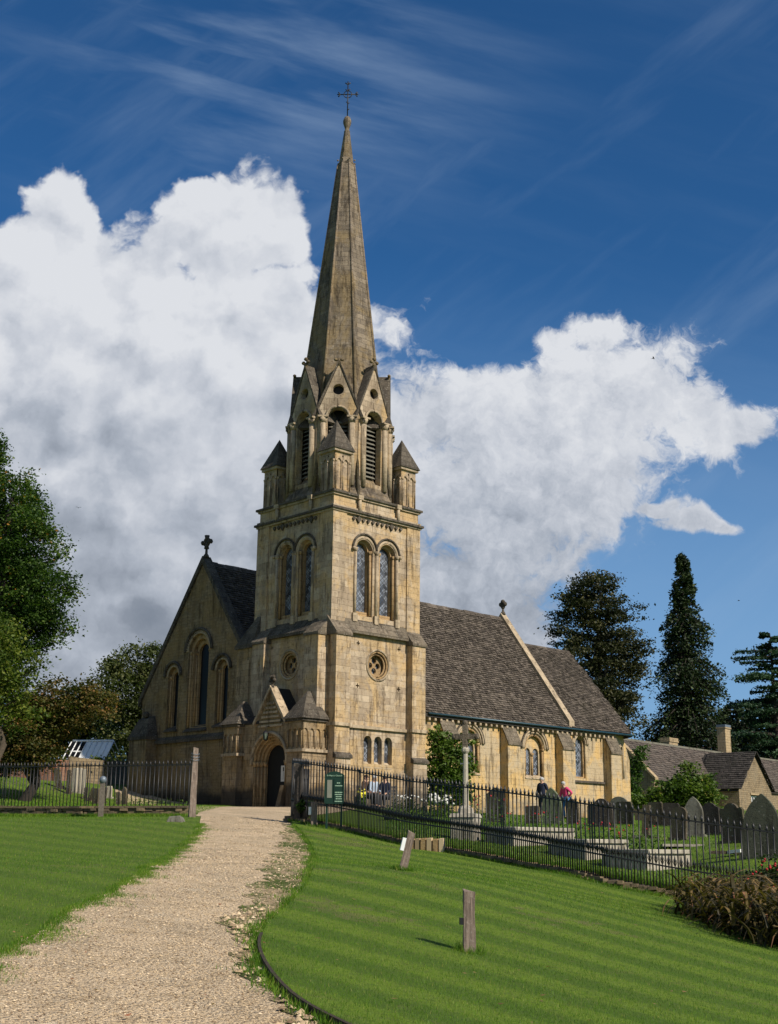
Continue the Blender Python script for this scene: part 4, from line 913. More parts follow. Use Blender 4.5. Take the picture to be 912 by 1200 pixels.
# gutter and corbels
q = MB(); q.tube([(10.6, YE-.22, ZE-.14), (XE, YE-.22, ZE-.14), (27.9, YE-.22, ZE-.14)], .055, 8); gt = ch_part(q, 'gutter', M['gutter'])
q = MB(); q.box(5.3, 26.3, YE-.02, YW+.01, ZE-.28, ZE-.12); ch_part(q, 'eaves_course', M['ashlar_clean'], gt)
q = MB(); x = 10.8
while x < 26.3: q.box(x-.07, x+.07, YE-.1, YW+.0, ZE-.46, ZE-.28); q.ball((x, YE-.06, ZE-.42), .075, n=6); x += .42
ch_part(q, 'corbels', M['ashlar_clean'], gt)
# nave buttresses with steep weatherings
for bx in (12.1, 16.87, 21.45, 25.78):
    q = MB(); wdt = .5; pj = .53; zt = 8.02; zb = 6.95
    q.hexa([(bx-wdt, YW-pj, GZ-1.5), (bx+wdt, YW-pj, GZ-1.5), (bx+wdt, YW+.05, GZ-1.5), (bx-wdt, YW+.05, GZ-1.5)], [(bx-wdt, YW-pj, zb), (bx+wdt, YW-pj, zb), (bx+wdt, YW+.05, zt), (bx-wdt, YW+.05, zt)])
    bt = ch_part(q, 'nave_buttress', M['ochre'])
    g = MB(); g.hexa([(bx-wdt-.03, YW-pj-.07, zb-.1), (bx+wdt+.03, YW-pj-.07, zb-.1), (bx+wdt+.03, YW-.02, zt+.02), (bx-wdt-.03, YW-.02, zt+.02)], [(bx-wdt-.03, YW-pj-.07, zb+.02), (bx+wdt+.03, YW-pj-.07, zb+.02), (bx+wdt+.03, YW-.02, zt+.12), (bx-wdt-.03, YW-.02, zt+.12)])
    ch_part(g, 'weathering', M['weath'] if 'weath' in M else M['dark_stone'], bt)
# ---- gable-end buttresses and the far-left corner
def gb(y0, y1, name='buttress'):
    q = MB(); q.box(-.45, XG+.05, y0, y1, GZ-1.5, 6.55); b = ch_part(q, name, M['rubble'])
    g = MB(); g.box(-.53, XG+.02, y0-.07, y1+.07, 6.5, 6.66)
    g.hexa([(-.5, y0-.04, 6.66), (XG, y0-.04, 6.66), (XG, y1+.04, 6.66), (-.5, y1+.04, 6.66)], [(-.18, y0+.3, 7.5), (XG, y0+.3, 7.7), (XG, y1-.3, 7.7), (-.18, y1-.3, 7.5)]); g.ball((-.05, (y0+y1)/2, 7.75), .17)
    ch_part(g, 'weathering', M['dark_stone'], b)
gb(12.95, 14.45)
# stair turret between tower and gable
q = MB(); q.box(-.42, 1.6, 4.78, 5.95, GZ-1.5, 10.15); q.box(-.46, -.42, 5.0, 5.75, 6.7, 9.6); st = ch_part(q, 'stair_turret', M['shaded_porch_stone'])
g = MB(); g.box(-.52, 1.6, 4.74, 6.05, 10.15, 10.32); g.hexa([(-.50, 4.76, 10.32), (1.6, 4.76, 10.32), (1.6, 6.03, 10.32), (-.5, 6.03, 10.32)], [(.05, 4.76, 11.95), (1.6, 4.76, 11.95), (1.6, 5.15, 11.6), (.05, 5.15, 11.6)]); ch_part(g, 'weathering', M['dark_stone'], st)
q = MB(); q.tube([(.08, 6.08, 10.2), (.08, 6.08, 3.4)], .055, 8); ch_part(q, 'downpipe', M['iron'], gable)

# ---- west porch: gabled portal between two little square turrets
PX = -1.10
q = MB(); pc = 2.5
q.prism([(.6, GZ-.6), (4.5, GZ-.6), (4.5, 6.62), (pc+.98, 6.62), (pc, 8.0), (pc-.98, 6.62), (.6, 6.62)], west(PX), 0, .3, [arch(pc, 1.10, GZ-.3, 5.0, 18)]); porch = ch_part(q, 'porch', M['shaded_porch_stone'])
for i, (ro, ri) in enumerate(((1.112, 1.0), (1.01, .90), (.91, .80), (.81, .72))):
    g = MB(); g.prism(arch(pc, ro, GZ-.28, 5.0, 18), west(PX+.09+.11*i), 0, .15, [arch(pc, ri, GZ-.25+.002*i, 5.0, 18)]); ch_part(g, 'arch_order', M['orange'], porch)
    g = MB()
    for s in (-1, 1): g.tube([(PX+.05+.11*i, pc+s*(ro-.07), GZ), (PX+.05+.11*i, pc+s*(ro-.07), 4.85)], .05, 8); g.tube([(PX+.05+.11*i, pc+s*(ro-.07), 4.82), (PX+.05+.11*i, pc+s*(ro-.07), 5.02)], [.065, .11], 8)
    ch_part(g, 'shaft', M['orange'], porch)
    g = MB(); g.tube([(PX+.05+.11*i, pc+(ro-.06)*math.cos(a), 5.02+(ro-.06)*math.sin(a)) for a in np.linspace(0, PI, 22)], .055, 6)
    for a in np.linspace(.05, PI-.05, 22): g.ball((PX+.04+.11*i, pc+(ro-.02)*math.cos(a), 5.02+(ro-.02)*math.sin(a)), .045, n=6)
    ch_part(g, 'arch_moulding', M['orange'], porch)
g = MB(); g.tube([(PX-.04, pc+1.2*math.cos(a), 5.0+1.2*math.sin(a)) for a in np.linspace(-.1, PI+.1, 26)], .07, 6); ch_part(g, 'hood_mould', M['ashlar_clean'], porch)
g = MB()
for i in range(6): z = 6.45+i*.19; hw = .86*(8.0-z)/1.45-.1; g.box(PX-.06, PX+.01, pc-hw, pc+hw, z, z+.09)
ch_part(g, 'gable_courses', M['ashlar_clean'], porch)
g = MB()
for s in (-1, 1): g.hexa([(PX-.12, pc+s*1.05, 6.55), (PX+.3, pc+s*1.05, 6.55), (PX+.3, pc, 8.02), (PX-.12, pc, 8.02)], [(PX-.12, pc+s*1.12, 6.64), (PX+.3, pc+s*1.12, 6.64), (PX+.3, pc, 8.2), (PX-.12, pc, 8.2)])
ch_part(g, 'gable_coping', M['ashlar_clean'], porch)
g = MB()
g.lathe([(.1, 0), (.06, .12), (.05, .2)], (PX+.02, pc, 8.12), 8)
for k in range(5): a = -.3+k*PI/2.6; g.ball((PX+.02, pc+.13*math.cos(a), 8.46+.13*math.sin(a)), .09, n=6)
ch_part(g, 'finial', M['dark_stone'], porch)
g = MB()
for s in (-1, 1):
    g.hexa([(PX+.25, pc+s*1.1, 6.5), (-.1, pc+s*1.1, 6.5), (-.1, pc, 7.98), (PX+.25, pc, 7.98)], [(PX+.25, pc+s*1.15, 6.58), (-.1, pc+s*1.15, 6.58), (-.1, pc, 8.12), (PX+.25, pc, 8.12)])
g.hexa([(PX-.05, .6, 6.62), (-.1, .6, 6.62), (-.1, 4.5, 6.62), (PX-.05, 4.5, 6.62)], [(PX-.05, .6, 6.72), (-.1, .6, 7.3), (-.1, 4.5, 7.3), (PX-.05, 4.5, 6.72)])
ch_part(g, 'porch_roof', M['slate_dark'], porch)
g = MB(); g.prism(arch(pc, .80, GZ-.1, 4.98, 16), west(-.60), 0, .06); dr = ch_part(g, 'door', M['shaded_door'], porch)
g = MB(); g.box(PX, -.1, 1.0, 4.1, GZ-.5, GZ+.06); ch_part(g, 'threshold', M['pale_stone'], porch)
g = MB(); g.hexa([(PX-.35, 1.5-.15, GZ-.2), (PX, 1.5-.15, GZ-.2), (PX, 1.5+.2, GZ-.2), (PX-.35, 1.5+.2, GZ-.2)], [(PX-.1, 1.4, GZ+1.0), (PX, 1.4, GZ+1.0), (PX, 1.6, GZ+1.0), (PX-.1, 1.6, GZ+1.0)]); ch_part(g, 'plinth_block', M['ashlar'], porch)
def turret(y0, y1, za):
    x0, x1 = -1.43, -.62; q = MB(); cx, cy = (x0+x1)/2, (y0+y1)/2; x1 = -.1
    q.box(x0, x1, y0, y1, GZ-1.5, 5.35); q.box(x0+.06, x1, y0+.06, y1-.06, 5.35, 6.55)
    n = 3
    for a, b, mk in ((y0, y1, lambda u, v, t_: (x0+t_, u, v)), (x0, x1, lambda u, v, t_: (u, y0+t_, v))):
        L_ = b-a; k = 3 if L_ < 1.1 else 4; hs = [arch(a+L_*(i+.5)/k, L_/k*.34, 5.5, 6.12, 8, pointed=1.3) for i in range(k)]
        q.prism([(a, 5.42), (b, 5.42), (b, 6.55), (a, 6.55)], mk, 0, .058, hs)
        for i in range(k+1): u = min(max(a+L_*i/k, a+.04), b-.04); q.tube([mk(u, 5.45, -.02), mk(u, 6.15, -.02)], .032, 6)
    tr_ = ch_part(q, 'porch_turret', M['shaded_porch_stone'])
    g = MB(); g.box(x0-.1, x1, y0-.1, y1+.05, 5.30, 5.42); ch_part(g, 'string_course', M['ashlar_clean'], tr_)
    g = MB(); g.box(x0-.08, x1, y0-.08, y1+.08, 6.55, 6.66); ch_part(g, 'cornice', M['dark_stone'], tr_)
    g = MB(); e = .22
    b = [(x0-e+.05, y0-e+.05, 6.66), (x1, y0-e+.05, 6.66), (x1, y1+e-.05, 6.66), (x0-e+.05, y1+e-.05, 6.66)]; tx = (x0+x1)/2
    g.add(b+[(tx-.05, cy, za), (tx+.15, cy, za)], [(3, 2, 1, 0), (0, 1, 5, 4), (1, 2, 5), (2, 3, 4, 5), (3, 0, 4)])
    tro = ch_part(g, 'turret_roof', M['dark_stone'], tr_)
    return tr_
turret(-.02, .95, 7.85); turret(4.35, 5.35, 7.72)
# weathered dark pair: red-brown box and lamp, notice on the door
lan = empty('lantern', tuple(chw(PX-.25, pc, 6.05)), PI/2-AZ, label='small black lantern with glass panes hanging at the crown of the porch arch', cat='lantern')
q = MB(); q.tube([(0, 0, .22), (0, 0, .42)], .012, 5); q.tube([(0, 0, .4), (.3, 0, .42)], .014, 5); q.lathe([(.02, .24), (.12, .14), (.125, .12)], (0, 0, 0), 6, sm=False); q.lathe([(.09, -.16), (.05, -.19), (.02, -.2)], (0, 0, 0), 6, sm=False)
for k in range(6): a = 2*PI*(k+.5)/6; q.tube([(.085*math.cos(a), .085*math.sin(a), -.16), (.115*math.cos(a), .115*math.sin(a), .13)], .012, 4)
q.build('lantern_frame', M['iron'], lan)
q = MB(); q.lathe([(.078, -.15), (.105, .12)], (0, 0, 0), 6, sm=False); q.build('lantern_glass', M['glass_green'] if 'glass_green' in M else M['glass'], lan)
nt = empty('door_notice', tuple(chw(-.61, 2.14, 4.52)), PI/2-AZ, label='white paper notice pinned on the dark church door', cat='notice')
q = MB(); q.box(-.012, .0, -.16, .16, -.33, .33); q.build('sheet', M['paper'], nt)
q = MB(); q.box(-.016, -.0125, -.035, .035, .10, .26); q.box(-.0165, -.0125, -.008, .008, -.25, .10); q.build('printed_mark', M['black'], nt)

# ================================================================== BOUNDARY WALLS AND RAILINGS
def drystone(name, line, hgt, thick, label, zoff=-.05, course=.1, sl=.17, base=None, group=None, mat='drystone', cap=True):
    """stones laid course by course along a ground line [(x, y)]; one wall = one thing"""
    q = MB(); seg = []
    for a, b in zip(line[:-1], line[1:]): seg.append((np.array(a), np.array(b)))
    L = [np.linalg.norm(b-a) for a, b in seg]; tot = sum(L)
    def pt(s):
        for (a, b), l in zip(seg, L):
            if s <= l: return a+(b-a)*s/l, (b-a)/l
            s -= l
        return seg[-1][1], (seg[-1][1]-seg[-1][0])/L[-1]
    n = int(math.ceil(hgt/course)); gx = np.linspace(0, tot, int(tot*2)+2); gz = H(np.array([pt(s)[0][0] for s in gx]), np.array([pt(s)[0][1] for s in gx]))
    for j in range(-1, n):
        s = random.random()*.2-.2
        while s < tot:
            l = sl*random.uniform(.5, 1.5); c, t = pt(min(max(s+l/2, 0), tot)); nn = np.array([-t[1], t[0]]); z = np.interp(s+l/2, gx, gz)+zoff+(j+.5)*course
            hh = course*random.uniform(.40, .50); o = random.uniform(-.02, .02)
            q.obox((c[0]+nn[0]*o, c[1]+nn[1]*o, z), (t[0], t[1], random.uniform(-.06, .06)), (nn[0], nn[1], random.uniform(-.1, .1)), (random.uniform(-.08, .08), 0, 1), l*.485, thick/2+random.uniform(-.045, .035), hh)
            s += l
    if cap:
        s = 0
        while s < tot:
            l = random.uniform(.28, .5); c, t = pt(min(s+l/2, tot)); nn = np.array([-t[1], t[0]]); z = np.interp(s+l/2, gx, gz)+zoff+n*course+.025
            q.obox((c[0], c[1], z), (t[0], t[1], 0), (nn[0], nn[1], 0), (0, 0, 1), l*.48, thick/2+.03, .03); s += l
    return q.build(name, M[mat], label=label, cat='wall', group=group)
RAIL_H = 1.36
def railing(name, line3, spacing, label, hgt=RAIL_H, dog=True, seglen=2.3, lift=.30, rscale=1.0):
    """line3 = [(x, y, zbase)]"""
    root = empty(name, line3[0], 0, label=label, cat='railings'); o = Vector(line3[0])
    pts = [Vector(p)-o for p in line3]; L = [(b-a).length for a, b in zip(pts[:-1], pts[1:])]; tot = sum(L)
    def pt(s):
        for a, b, l in zip(pts[:-1], pts[1:], L):
            if s <= l: return a+(b-a)*s/l, (b-a)/l
            s -= l
        return pts[-1], (pts[-1]-pts[-2]).normalized()
    nseg = max(1, round(tot/seglen)); up = Vector((0, 0, 1))
    for k in range(nseg):
        s0, s1 = tot*k/nseg, tot*(k+1)/nseg; q = MB(); nb = max(2, round((s1-s0)/spacing))
        pr = [pt(s)[0] for s in np.linspace(s0, s1, 6)]
        for hh in (hgt-.13, .34 if dog else .06, ):
            for a, b in zip(pr[:-1], pr[1:]):
                t = (b-a).normalized(); n_ = t.cross(up).normalized(); q.obox((a+b)/2+up*hh, t, n_, n_.cross(t), (b-a).length/2+.004, .018, .014)
        for i in range(nb):
            p, t = pt(s0+(s1-s0)*(i+.5)/nb); j = random.uniform(-.006, .006); r = .0135*rscale; tip = hgt+random.uniform(-.01, .012)
            q.tube([p-up*.25, p+up*(tip-.13)+t*j], r, 5, r=.5)
            q.tube([p+up*(tip-.15)+t*j, p+up*(tip-.085)+t*j, p+up*tip+t*j], [r*.9, r*2.0, .003], 5, r=.5)
            if dog:
                p2, t2 = pt(s0+(s1-s0)*(i+1)/nb)
                q.tube([p2-up*.25, p2+up*.42], r*.8, 4, r=.5); q.tube([p2+up*.40, p2+up*.46, p2+up*.56], [r*.8, r*1.7, .003], 4, r=.5)
                for s_ in (-1, 1): q.tube([p2+up*.36, p2+up*.44+t2*s_*.035, p2+up*.49+t2*s_*.028], [.008, .007, .004], 4, r=.5)
        q.build('railing_panel', M['iron'], root)
        p, t = pt(s0); n_ = t.cross(up).normalized(); q = MB(); q.obox(p+up*(hgt*.5-.1), t, n_, up, .011, .011, hgt*.5+.03)
        q.build('stay_post', M['iron'], root)
    return root
RL = [at(*p) for p in FENCE_PX]
w_line = [(p[0], p[1]) for p in RL]
drystone('dwarf_wall', w_line, .19, .30, 'low dark drystone wall under the long railing right of the track', course=.07, cap=False)
rl3 = [(p[0], p[1], h1(p[0], p[1])+.23) for p in RL]
railing('iron_railing', rl3[:3], .105, 'close-set black spiked railing behind the green noticeboard', hgt=1.38)
railing('iron_railing', rl3[2:], .116, 'long black spiked railing running right past the table tombs')
LFP = [(-60, 953, 39.6), (0, 955, 37.6), (100, 957, 36.2), (222, 957.5, 35.6)]; LL = [at(*p) for p in LFP]
drystone('dwarf_wall', [(p[0], p[1]) for p in LL], .24, .34, 'low mossy stone wall under the railing left of the track', course=.085, zoff=-.03)
railing('iron_railing', [(p[0], p[1], h1(p[0], p[1])+.2) for p in LL], .125, 'black spiked railing along the left lawn in front of the gable', hgt=1.3, dog=False, seglen=2.6)
# upright lit stones leaning against the right wall
sp_ = gp(500, 999)
stones = empty('stacked_stones', tuple(sp_), 0, label='short row of upright orange and buff stones against the dark wall', cat='stones')
for i in range(6):
    q = MB(); q.obox((i*.125-.32, -.34-i*.05, .13), (.93, -.36, .05), (.36, .93, .1), (0, -.1, 1), .05, .05+random.random()*.02, .14+random.random()*.03, .1+.15*i); q.build('stone', M['pebble'] if i % 2 else M['orange'], stones)

# ---- gate posts and the old gate
def post_mesh(w, d, h, mat='post', lean=0, taper=.9, n=5):
    q = MB(); r = random.Random(int(h*1000+w*99))
    lev = []
    for i in range(n+1):
        z = h*i/n; k = 1-(1-taper)*i/n; j = [r.uniform(-.006, .006) for _ in range(8)]
        lev.append([(-w/2*k+j[0]+lean*z, -d/2*k+j[1], z), (w/2*k+j[2]+lean*z, -d/2*k+j[3], z), (w/2*k+j[4]+lean*z, d/2*k+j[5], z), (-w/2*k+j[6]+lean*z, d/2*k+j[7], z)])
    lev[-1] = [(x, y, z+r.uniform(-.02, .02)) for x, y, z in lev[-1]]
    for a, b in zip(lev[:-1], lev[1:]): q.hexa(a, b, .5)
    return q
p = gp(225, 957.5); gpost = empty('gate_post', (p[0], p[1], p[2]-.1), .3, label='tall weathered wooden gate post wound with wire left of the track', cat='post')
post_mesh(.18, .16, 1.84, taper=.7, lean=.01).build('timber', M['post'], gpost)
q = MB()
for z in (1.55, 1.62, 1.70): q.tube([(.105*math.cos(a)+.015, .10*math.sin(a), z+.03*math.sin(a)) for a in np.linspace(0, 2*PI, 14)], .008, 4, cap=False)
q.build('wire_loops', M['lead'], gpost)
p = gp(349, 966); og = empty('old_gate', (p[0], p[1], p[2]-.1), -.35, label='dark weathered plank gate standing open at the right of the track', cat='gate')
post_mesh(.16, .16, 1.55, taper=.9).build('gate_post', M['darkoak'] if 'darkoak' in M else M['oak'], og)
for i in range(4):
    q = MB(); x = -.14+i*.092; q.box(x, x+.089, .1, .14, .02, 1.46+random.uniform(-.05, .03), .3); q.build('plank', M['darkoak'] if 'darkoak' in M else M['oak'], og)
q = MB(); q.box(-.15, .22, .065, .10, .35, .45, .3); q.box(-.15, .22, .065, .10, 1.2, 1.3, .3); q.box(-.17, .24, .05, .16, 1.5, 1.58, .3); q.build('rail', M['oak'], og)
# wooden marker posts on the lawn
def marker(px, py, D, w, h, lean, rz, label, plate, lx=0):
    P_ = at(px, py, D); z = h1(P_[0], P_[1])+.02
    e = empty('marker_post', (P_[0], P_[1], z), rz, label=label, cat='post'); e.rotation_euler = (0, lean, rz)
    post_mesh(w, w*.8, h+.1, taper=.93).build('timber', M['post'], e)
    q = MB()
    if plate == 'black': q.box(-w/2-.035, -w/2-.002, -.03, .03, h*.58, h*.70); q.build('metal_bracket', M['iron'], e)
    elif plate == 'white': q.box(-w/2-.055, -w/2-.004, -w*.42, w*.42, h*.62, h*.98); q.build('white_plate', M['white'], e)
    return e
marker(550, 1121, 12.5, .105, .50, 0, .12, 'upright grey wooden marker post in the middle of the striped lawn', 'black')
marker(471, 1024, 19.0, .105, .50, .24, .1, 'leaning wooden post with a white plate on its left side', 'white')
marker(368, 966, 31.3, .15, .50, 0, .2, 'small wooden post with a white plate beside the old gate', 'white')
P_ = at(118, 958, 35.2); e = empty('tap_post', (P_[0], P_[1], h1(P_[0], P_[1])-.05), label='thin dark post with a rounded head in front of the left railing', cat='post')
post_mesh(.13, .11, .95, taper=.95).build('timber', M['oak'], e); q = MB(); q.lathe([(.02, .92), (.08, .95), (.10, 1.02), (.08, 1.09), (.03, 1.12)], (0, 0, 0), 10); q.build('cap', M['lead'], e)
P_ = gp(206, 963); q = MB(); q.hexa([(-.22, -.14, -.05), (.2, -.16, -.05), (.24, .13, -.05), (-.2, .15, -.05)], [(-.16, -.1, .12), (.12, -.12, .15), (.17, .08, .11), (-.13, .1, .09)]); o = q.build('loose_stone', M['pale_dim'], bevel=.02); o.location = (P_[0], P_[1], P_[2]); tag(o, 'pale flat stone lying at the foot of the left gate post', 'stone')
# ---- green noticeboard fixed in front of the railing
P_ = at(391.5, 958, 30.9); nb = empty('noticeboard', (P_[0], P_[1], h1(P_[0], P_[1])), math.radians(-2), label='dark green church noticeboard with an arched top on the railing', cat='noticeboard')
bw_, z0_, z1_ = .235, .34, .96
pxm = 30.9/FOC
def bz(py): return at(391.5, py, 30.9)[2]-h1(P_[0], P_[1])
def bx_(px): return (px-391.5)*pxm
zb_, zt_ = bz(942), bz(908)
q = MB(); xs_ = np.linspace(0, 1, 12); x0_, x1_ = bx_(380), bx_(402.5)
q.prism([(x0_, zb_), (x1_, zb_), (x1_, zt_)]+[(x1_-(x1_-x0_)*t_, zt_+.085*math.sin(PI*t_)) for t_ in xs_[1:-1]]+[(x0_, zt_)], lambda u, v, t_: (u, t_, v), 0, .05); q.build('board', M['signgreen'], nb)
q = MB()
for a, b, c_, d_ in ((x0_, x0_+.03, zb_, zt_), (x1_-.03, x1_, zb_, zt_), (x0_, x1_, zb_, zb_+.03), (-.01, .012, zb_, zt_-.09)): q.box(a, b, -.018, .003, c_, d_)
q.build('frame', M['signgreen'], nb)
q = MB(); q.box(bx_(383), bx_(388.5), -.008, 0, bz(935), bz(914)); q.build('pinned_sheet', M['paper2'] if 'paper2' in M else M['paper'], nb)
for xx in (x0_+.06, x1_-.06): q = MB(); q.box(xx-.025, xx+.025, .055, .10, -.1, zt_); q.build('leg', M['signgreen'], nb)
def text(s, loc, size, mat, parent, name='lettering', align='CENTER'):
    c = bpy.data.curves.new(name, 'FONT'); c.body = s; c.size = size; c.align_x = align; c.extrude = .001; c.materials.append(mat)
    o = bpy.data.objects.new(name, c); COL.objects.link(o); bpy.context.view_layer.update()
    me = bpy.data.meshes.new_from_object(o.evaluated_get(bpy.context.evaluated_depsgraph_get())); bpy.data.objects.remove(o)
    o = bpy.data.objects.new(name, me); COL.objects.link(o); o.parent = parent; o.location = loc; o.rotation_euler = (PI/2, 0, 0); return o
text("St Mary's Church", ((x0_+x1_)/2, -.02, zt_-.035), .052, M['signtext'], nb)
tx = (bx_(392)+x1_-.03)/2
for py, hw in ((917.5, .05), (920.8, .10), (928.5, .10), (931, .10), (933.5, .07), (936, .07), (939, .095)):
    q = MB(); x = -hw
    while x < hw-.02:
        l = random.uniform(.015, .04); q.box(tx+x, tx+min(x+l, hw), -.004, .001, bz(py)-.010, bz(py)+.010); x += l+.008
    q.build('lettering_line', M['signtext'], nb)
# ---- edging board of the raised lawn
q = MB()
ed = [np.array(p) for p in R_lawn if p[1] < 12.2]
for a, b in zip(ed[:-1], ed[1:]):
    za, zb = h1(*a), h1(*b); d_ = (b-a)/np.linalg.norm(b-a); n_ = np.array([-d_[1], d_[0]])*.013
    q.hexa([(a[0]-n_[0], a[1]-n_[1], za-.1), (b[0]-n_[0], b[1]-n_[1], zb-.1), (b[0]+n_[0], b[1]+n_[1], zb-.1), (a[0]+n_[0], a[1]+n_[1], za-.1)], [(a[0]-n_[0], a[1]-n_[1], za+.085), (b[0]-n_[0], b[1]-n_[1], zb+.085), (b[0]+n_[0], b[1]+n_[1], zb+.085), (a[0]+n_[0], a[1]+n_[1], za+.085)], .5)
q.build('lawn_edging', M['edging'], label='shadow-dark timber edging curving round the raised lawn beside the track', cat='edging')

# ================================================================== GRAVES
def hs_outline(style, w, h):
    hw = w/2
    if style == 'round': return [(-hw, -.3), (hw, -.3), (hw, h-hw*.7)]+[(hw*math.cos(a), h-hw*.7+hw*.7*math.sin(a)) for a in np.linspace(.15, PI-.15, 10)]+[(-hw, h-hw*.7)]
    if style == 'pointed':
        R = w*1.15; a = math.acos((R-hw)/R); zs = h-R*math.sin(a)
        return [(-hw, -.3), (hw, -.3)]+[(hw-R+R*math.cos(t), zs+R*math.sin(t)) for t in np.linspace(0, a, 9)]+[(-hw+R-R*math.cos(t), zs+R*math.sin(t)) for t in np.linspace(a, 0, 9)[1:]]
    if style == 'shouldered':
        r = hw*.62; return [(-hw, -.3), (hw, -.3), (hw, h-r*.9), (hw*.86, h-r*.62), (r*.95, h-r*.72)]+[(r*math.cos(a), h-r+r*math.sin(a)) for a in np.linspace(.35, PI-.35, 9)]+[(-r*.95, h-r*.72), (-hw*.86, h-r*.62), (-hw, h-r*.9)]
    if style == 'flat': return [(-hw, -.3), (hw, -.3), (hw, h-.06), (hw*.8, h), (-hw*.8, h), (-hw, h-.06)]
    if style == 'ogee': return [(-hw, -.3), (hw, -.3), (hw, h*.82), (hw*.8, h*.86), (hw*.62, h*.88), (hw*.45, h*.95), (hw*.2, h*.99), (0, h), (-hw*.2, h*.99), (-hw*.45, h*.95), (-hw*.62, h*.88), (-hw*.8, h*.86), (-hw, h*.82)]
    if style == 'cross':
        a, b = hw*.32, hw; return [(-a, -.3), (a, -.3), (a, h*.52), (b, h*.52), (b, h*.74), (a, h*.74), (a, h), (-a, h), (-a, h*.74), (-b, h*.74), (-b, h*.52), (-a, h*.52)]
def headstone(px, py, D, pw, ph, style, label, mat='grave', rz=None, t=.11, lean=0, cat='headstone', group='headstones in the churchyard'):
    P_ = at(px, py, D); s = D/FOC*1.02; w, h = pw*s, ph*s; z = h1(P_[0], P_[1])
    h += P_[2]-z if abs(P_[2]-z) < .6 else 0
    rz = random.uniform(-.12, .12)+HS_RZ if rz is None else rz
    w = w*1.02; h *= .97
    e = empty('headstone', (P_[0], P_[1], z), rz, label=label, cat=cat, group=group); e.rotation_euler = (random.uniform(-.09, .09), lean+random.uniform(-.07, .07), rz)
    q = MB(); q.prism(hs_outline(style, w, max(h, .3)), lambda u, v, t_: (u, t_, v), -t/2, t/2); q.build('stone', M[mat], e)
    q = MB(); q.box(-w/2-.05, w/2+.05, -t/2-.06, t/2+.06, -.25, .06); q.build('footing', M[mat], e)
    return e
HS_RZ = AZ*-1+PI/2+PI/2-.75   # faces roughly west, side on to the sun
HS_RZ = -.62
G_ = 'headstones in the churchyard'
for a in [
 (893, 1003, 29, 42, 70, 'pointed', 'largest dark green arched headstone nearest the right edge', 'grave_green'),
 (862, 988, 32, 27, 45, 'shouldered', 'rough brown headstone touching the largest arched one'),
 (834, 978, 37, 23, 36, 'ogee', 'dark headstone with a scalloped top right of the pale pointed stone', 'grave_black'),
 (814, 977, 36.2, 21, 42, 'pointed', 'pale grey pointed headstone with a lit edge', 'pale_dim'),
 (796, 985, 34.5, 17, 38, 'round', 'narrow dark headstone with a slipped lit slab in front of the pale pointed stone'),
 (787, 968, 42, 18, 26, 'flat', 'dark square headstone just behind the narrow dark stone', 'grave_black'),
 (770, 969, 43, 17, 28, 'flat', 'broad flat-topped brown headstone right of the small stone cross'),
 (826, 966, 44, 12, 21, 'round', 'small dim headstone peeping between pale pointed and scalloped stones'),
 (733, 962, 46, 19, 22, 'flat', 'brown flat-topped headstone directly in front of the corner buttress'),
 (725, 955, 50, 20, 21, 'round', 'half hidden round-topped headstone with a lit rim behind the flat brown one', 'pale_dim'),
 (707, 970, 41, 25, 33, 'shouldered', 'wide black headstone with shoulders left of the corner buttress', 'grave_black'),
 (694, 964, 44, 10, 20, 'flat', 'thin slab beside the wide black headstone'),
 (672, 963, 45, 15, 26, 'shouldered', 'dark headstone with a lit side just right of the woman in pink'),
 (649, 960, 46, 24, 36, 'pointed', 'mossy green pointed headstone between the two walkers', 'mossy'),
 (624, 961, 47, 18, 16, 'flat', 'low brown headstone left of the man in navy'),
 (580, 958, 48, 22, 34, 'ogee', 'dark ornamented headstone with a pointed crest right of the stone cross'),
]:
    headstone(*a[:7], mat=a[7] if len(a) > 7 else 'grave')
# graves on the left, beyond the railing
for px, py, D, pw, ph, st, lb, mt in [
 (81, 917, 60, 5, 15, 'round', 'thin black headstone left of the three pale ones by the far wall', 'grave'),
 (88, 917, 60.5, 5, 17, 'flat', 'leftmost of the three pale sunlit headstones by the far wall', 'pale_stone'),
 (93, 917, 60.5, 5, 17, 'flat', 'middle one of the three pale sunlit headstones by the far wall', 'pale_stone'),
 (97.5, 917, 60.5, 4, 16, 'flat', 'rightmost of the three pale sunlit headstones by the far wall', 'pale_stone'),
 (101, 918, 59, 4, 13, 'round', 'small black headstone right beside the pale trio', 'grave'),
 (106, 918, 58, 5, 16, 'flat', 'black headstone leaning to the right near the far wall', 'grave'),
 (114, 919, 56, 6, 18, 'flat', 'squarish dark headstone behind the thin post', 'grave'),
 (122, 919, 57, 5, 19, 'round', 'tall dark headstone with a pale lit side right of the thin post', 'grave'),
 (129, 918, 60, 6, 14, 'flat', 'pale worn headstone against the stone wall near the gable', 'pale_stone'),
 (140, 922, 55, 5, 16, 'round', 'dark round headstone left of the pointed one by the gable', 'grave'),
 (147, 923, 54, 6, 22, 'pointed', 'tall dark pointed headstone closest to the gable corner', 'grave'),
 (70, 916, 61, 7, 17, 'flat', 'dark slab leaning left beside the red brick wall', 'grave')]:
    headstone(px, py, D, pw, ph, st, lb, mt, rz=random.uniform(-.5, -.2), lean=.35 if 'leaning to the right' in lb else (-.3 if 'leaning left' in lb else 0), group='headstones by the far left wall')
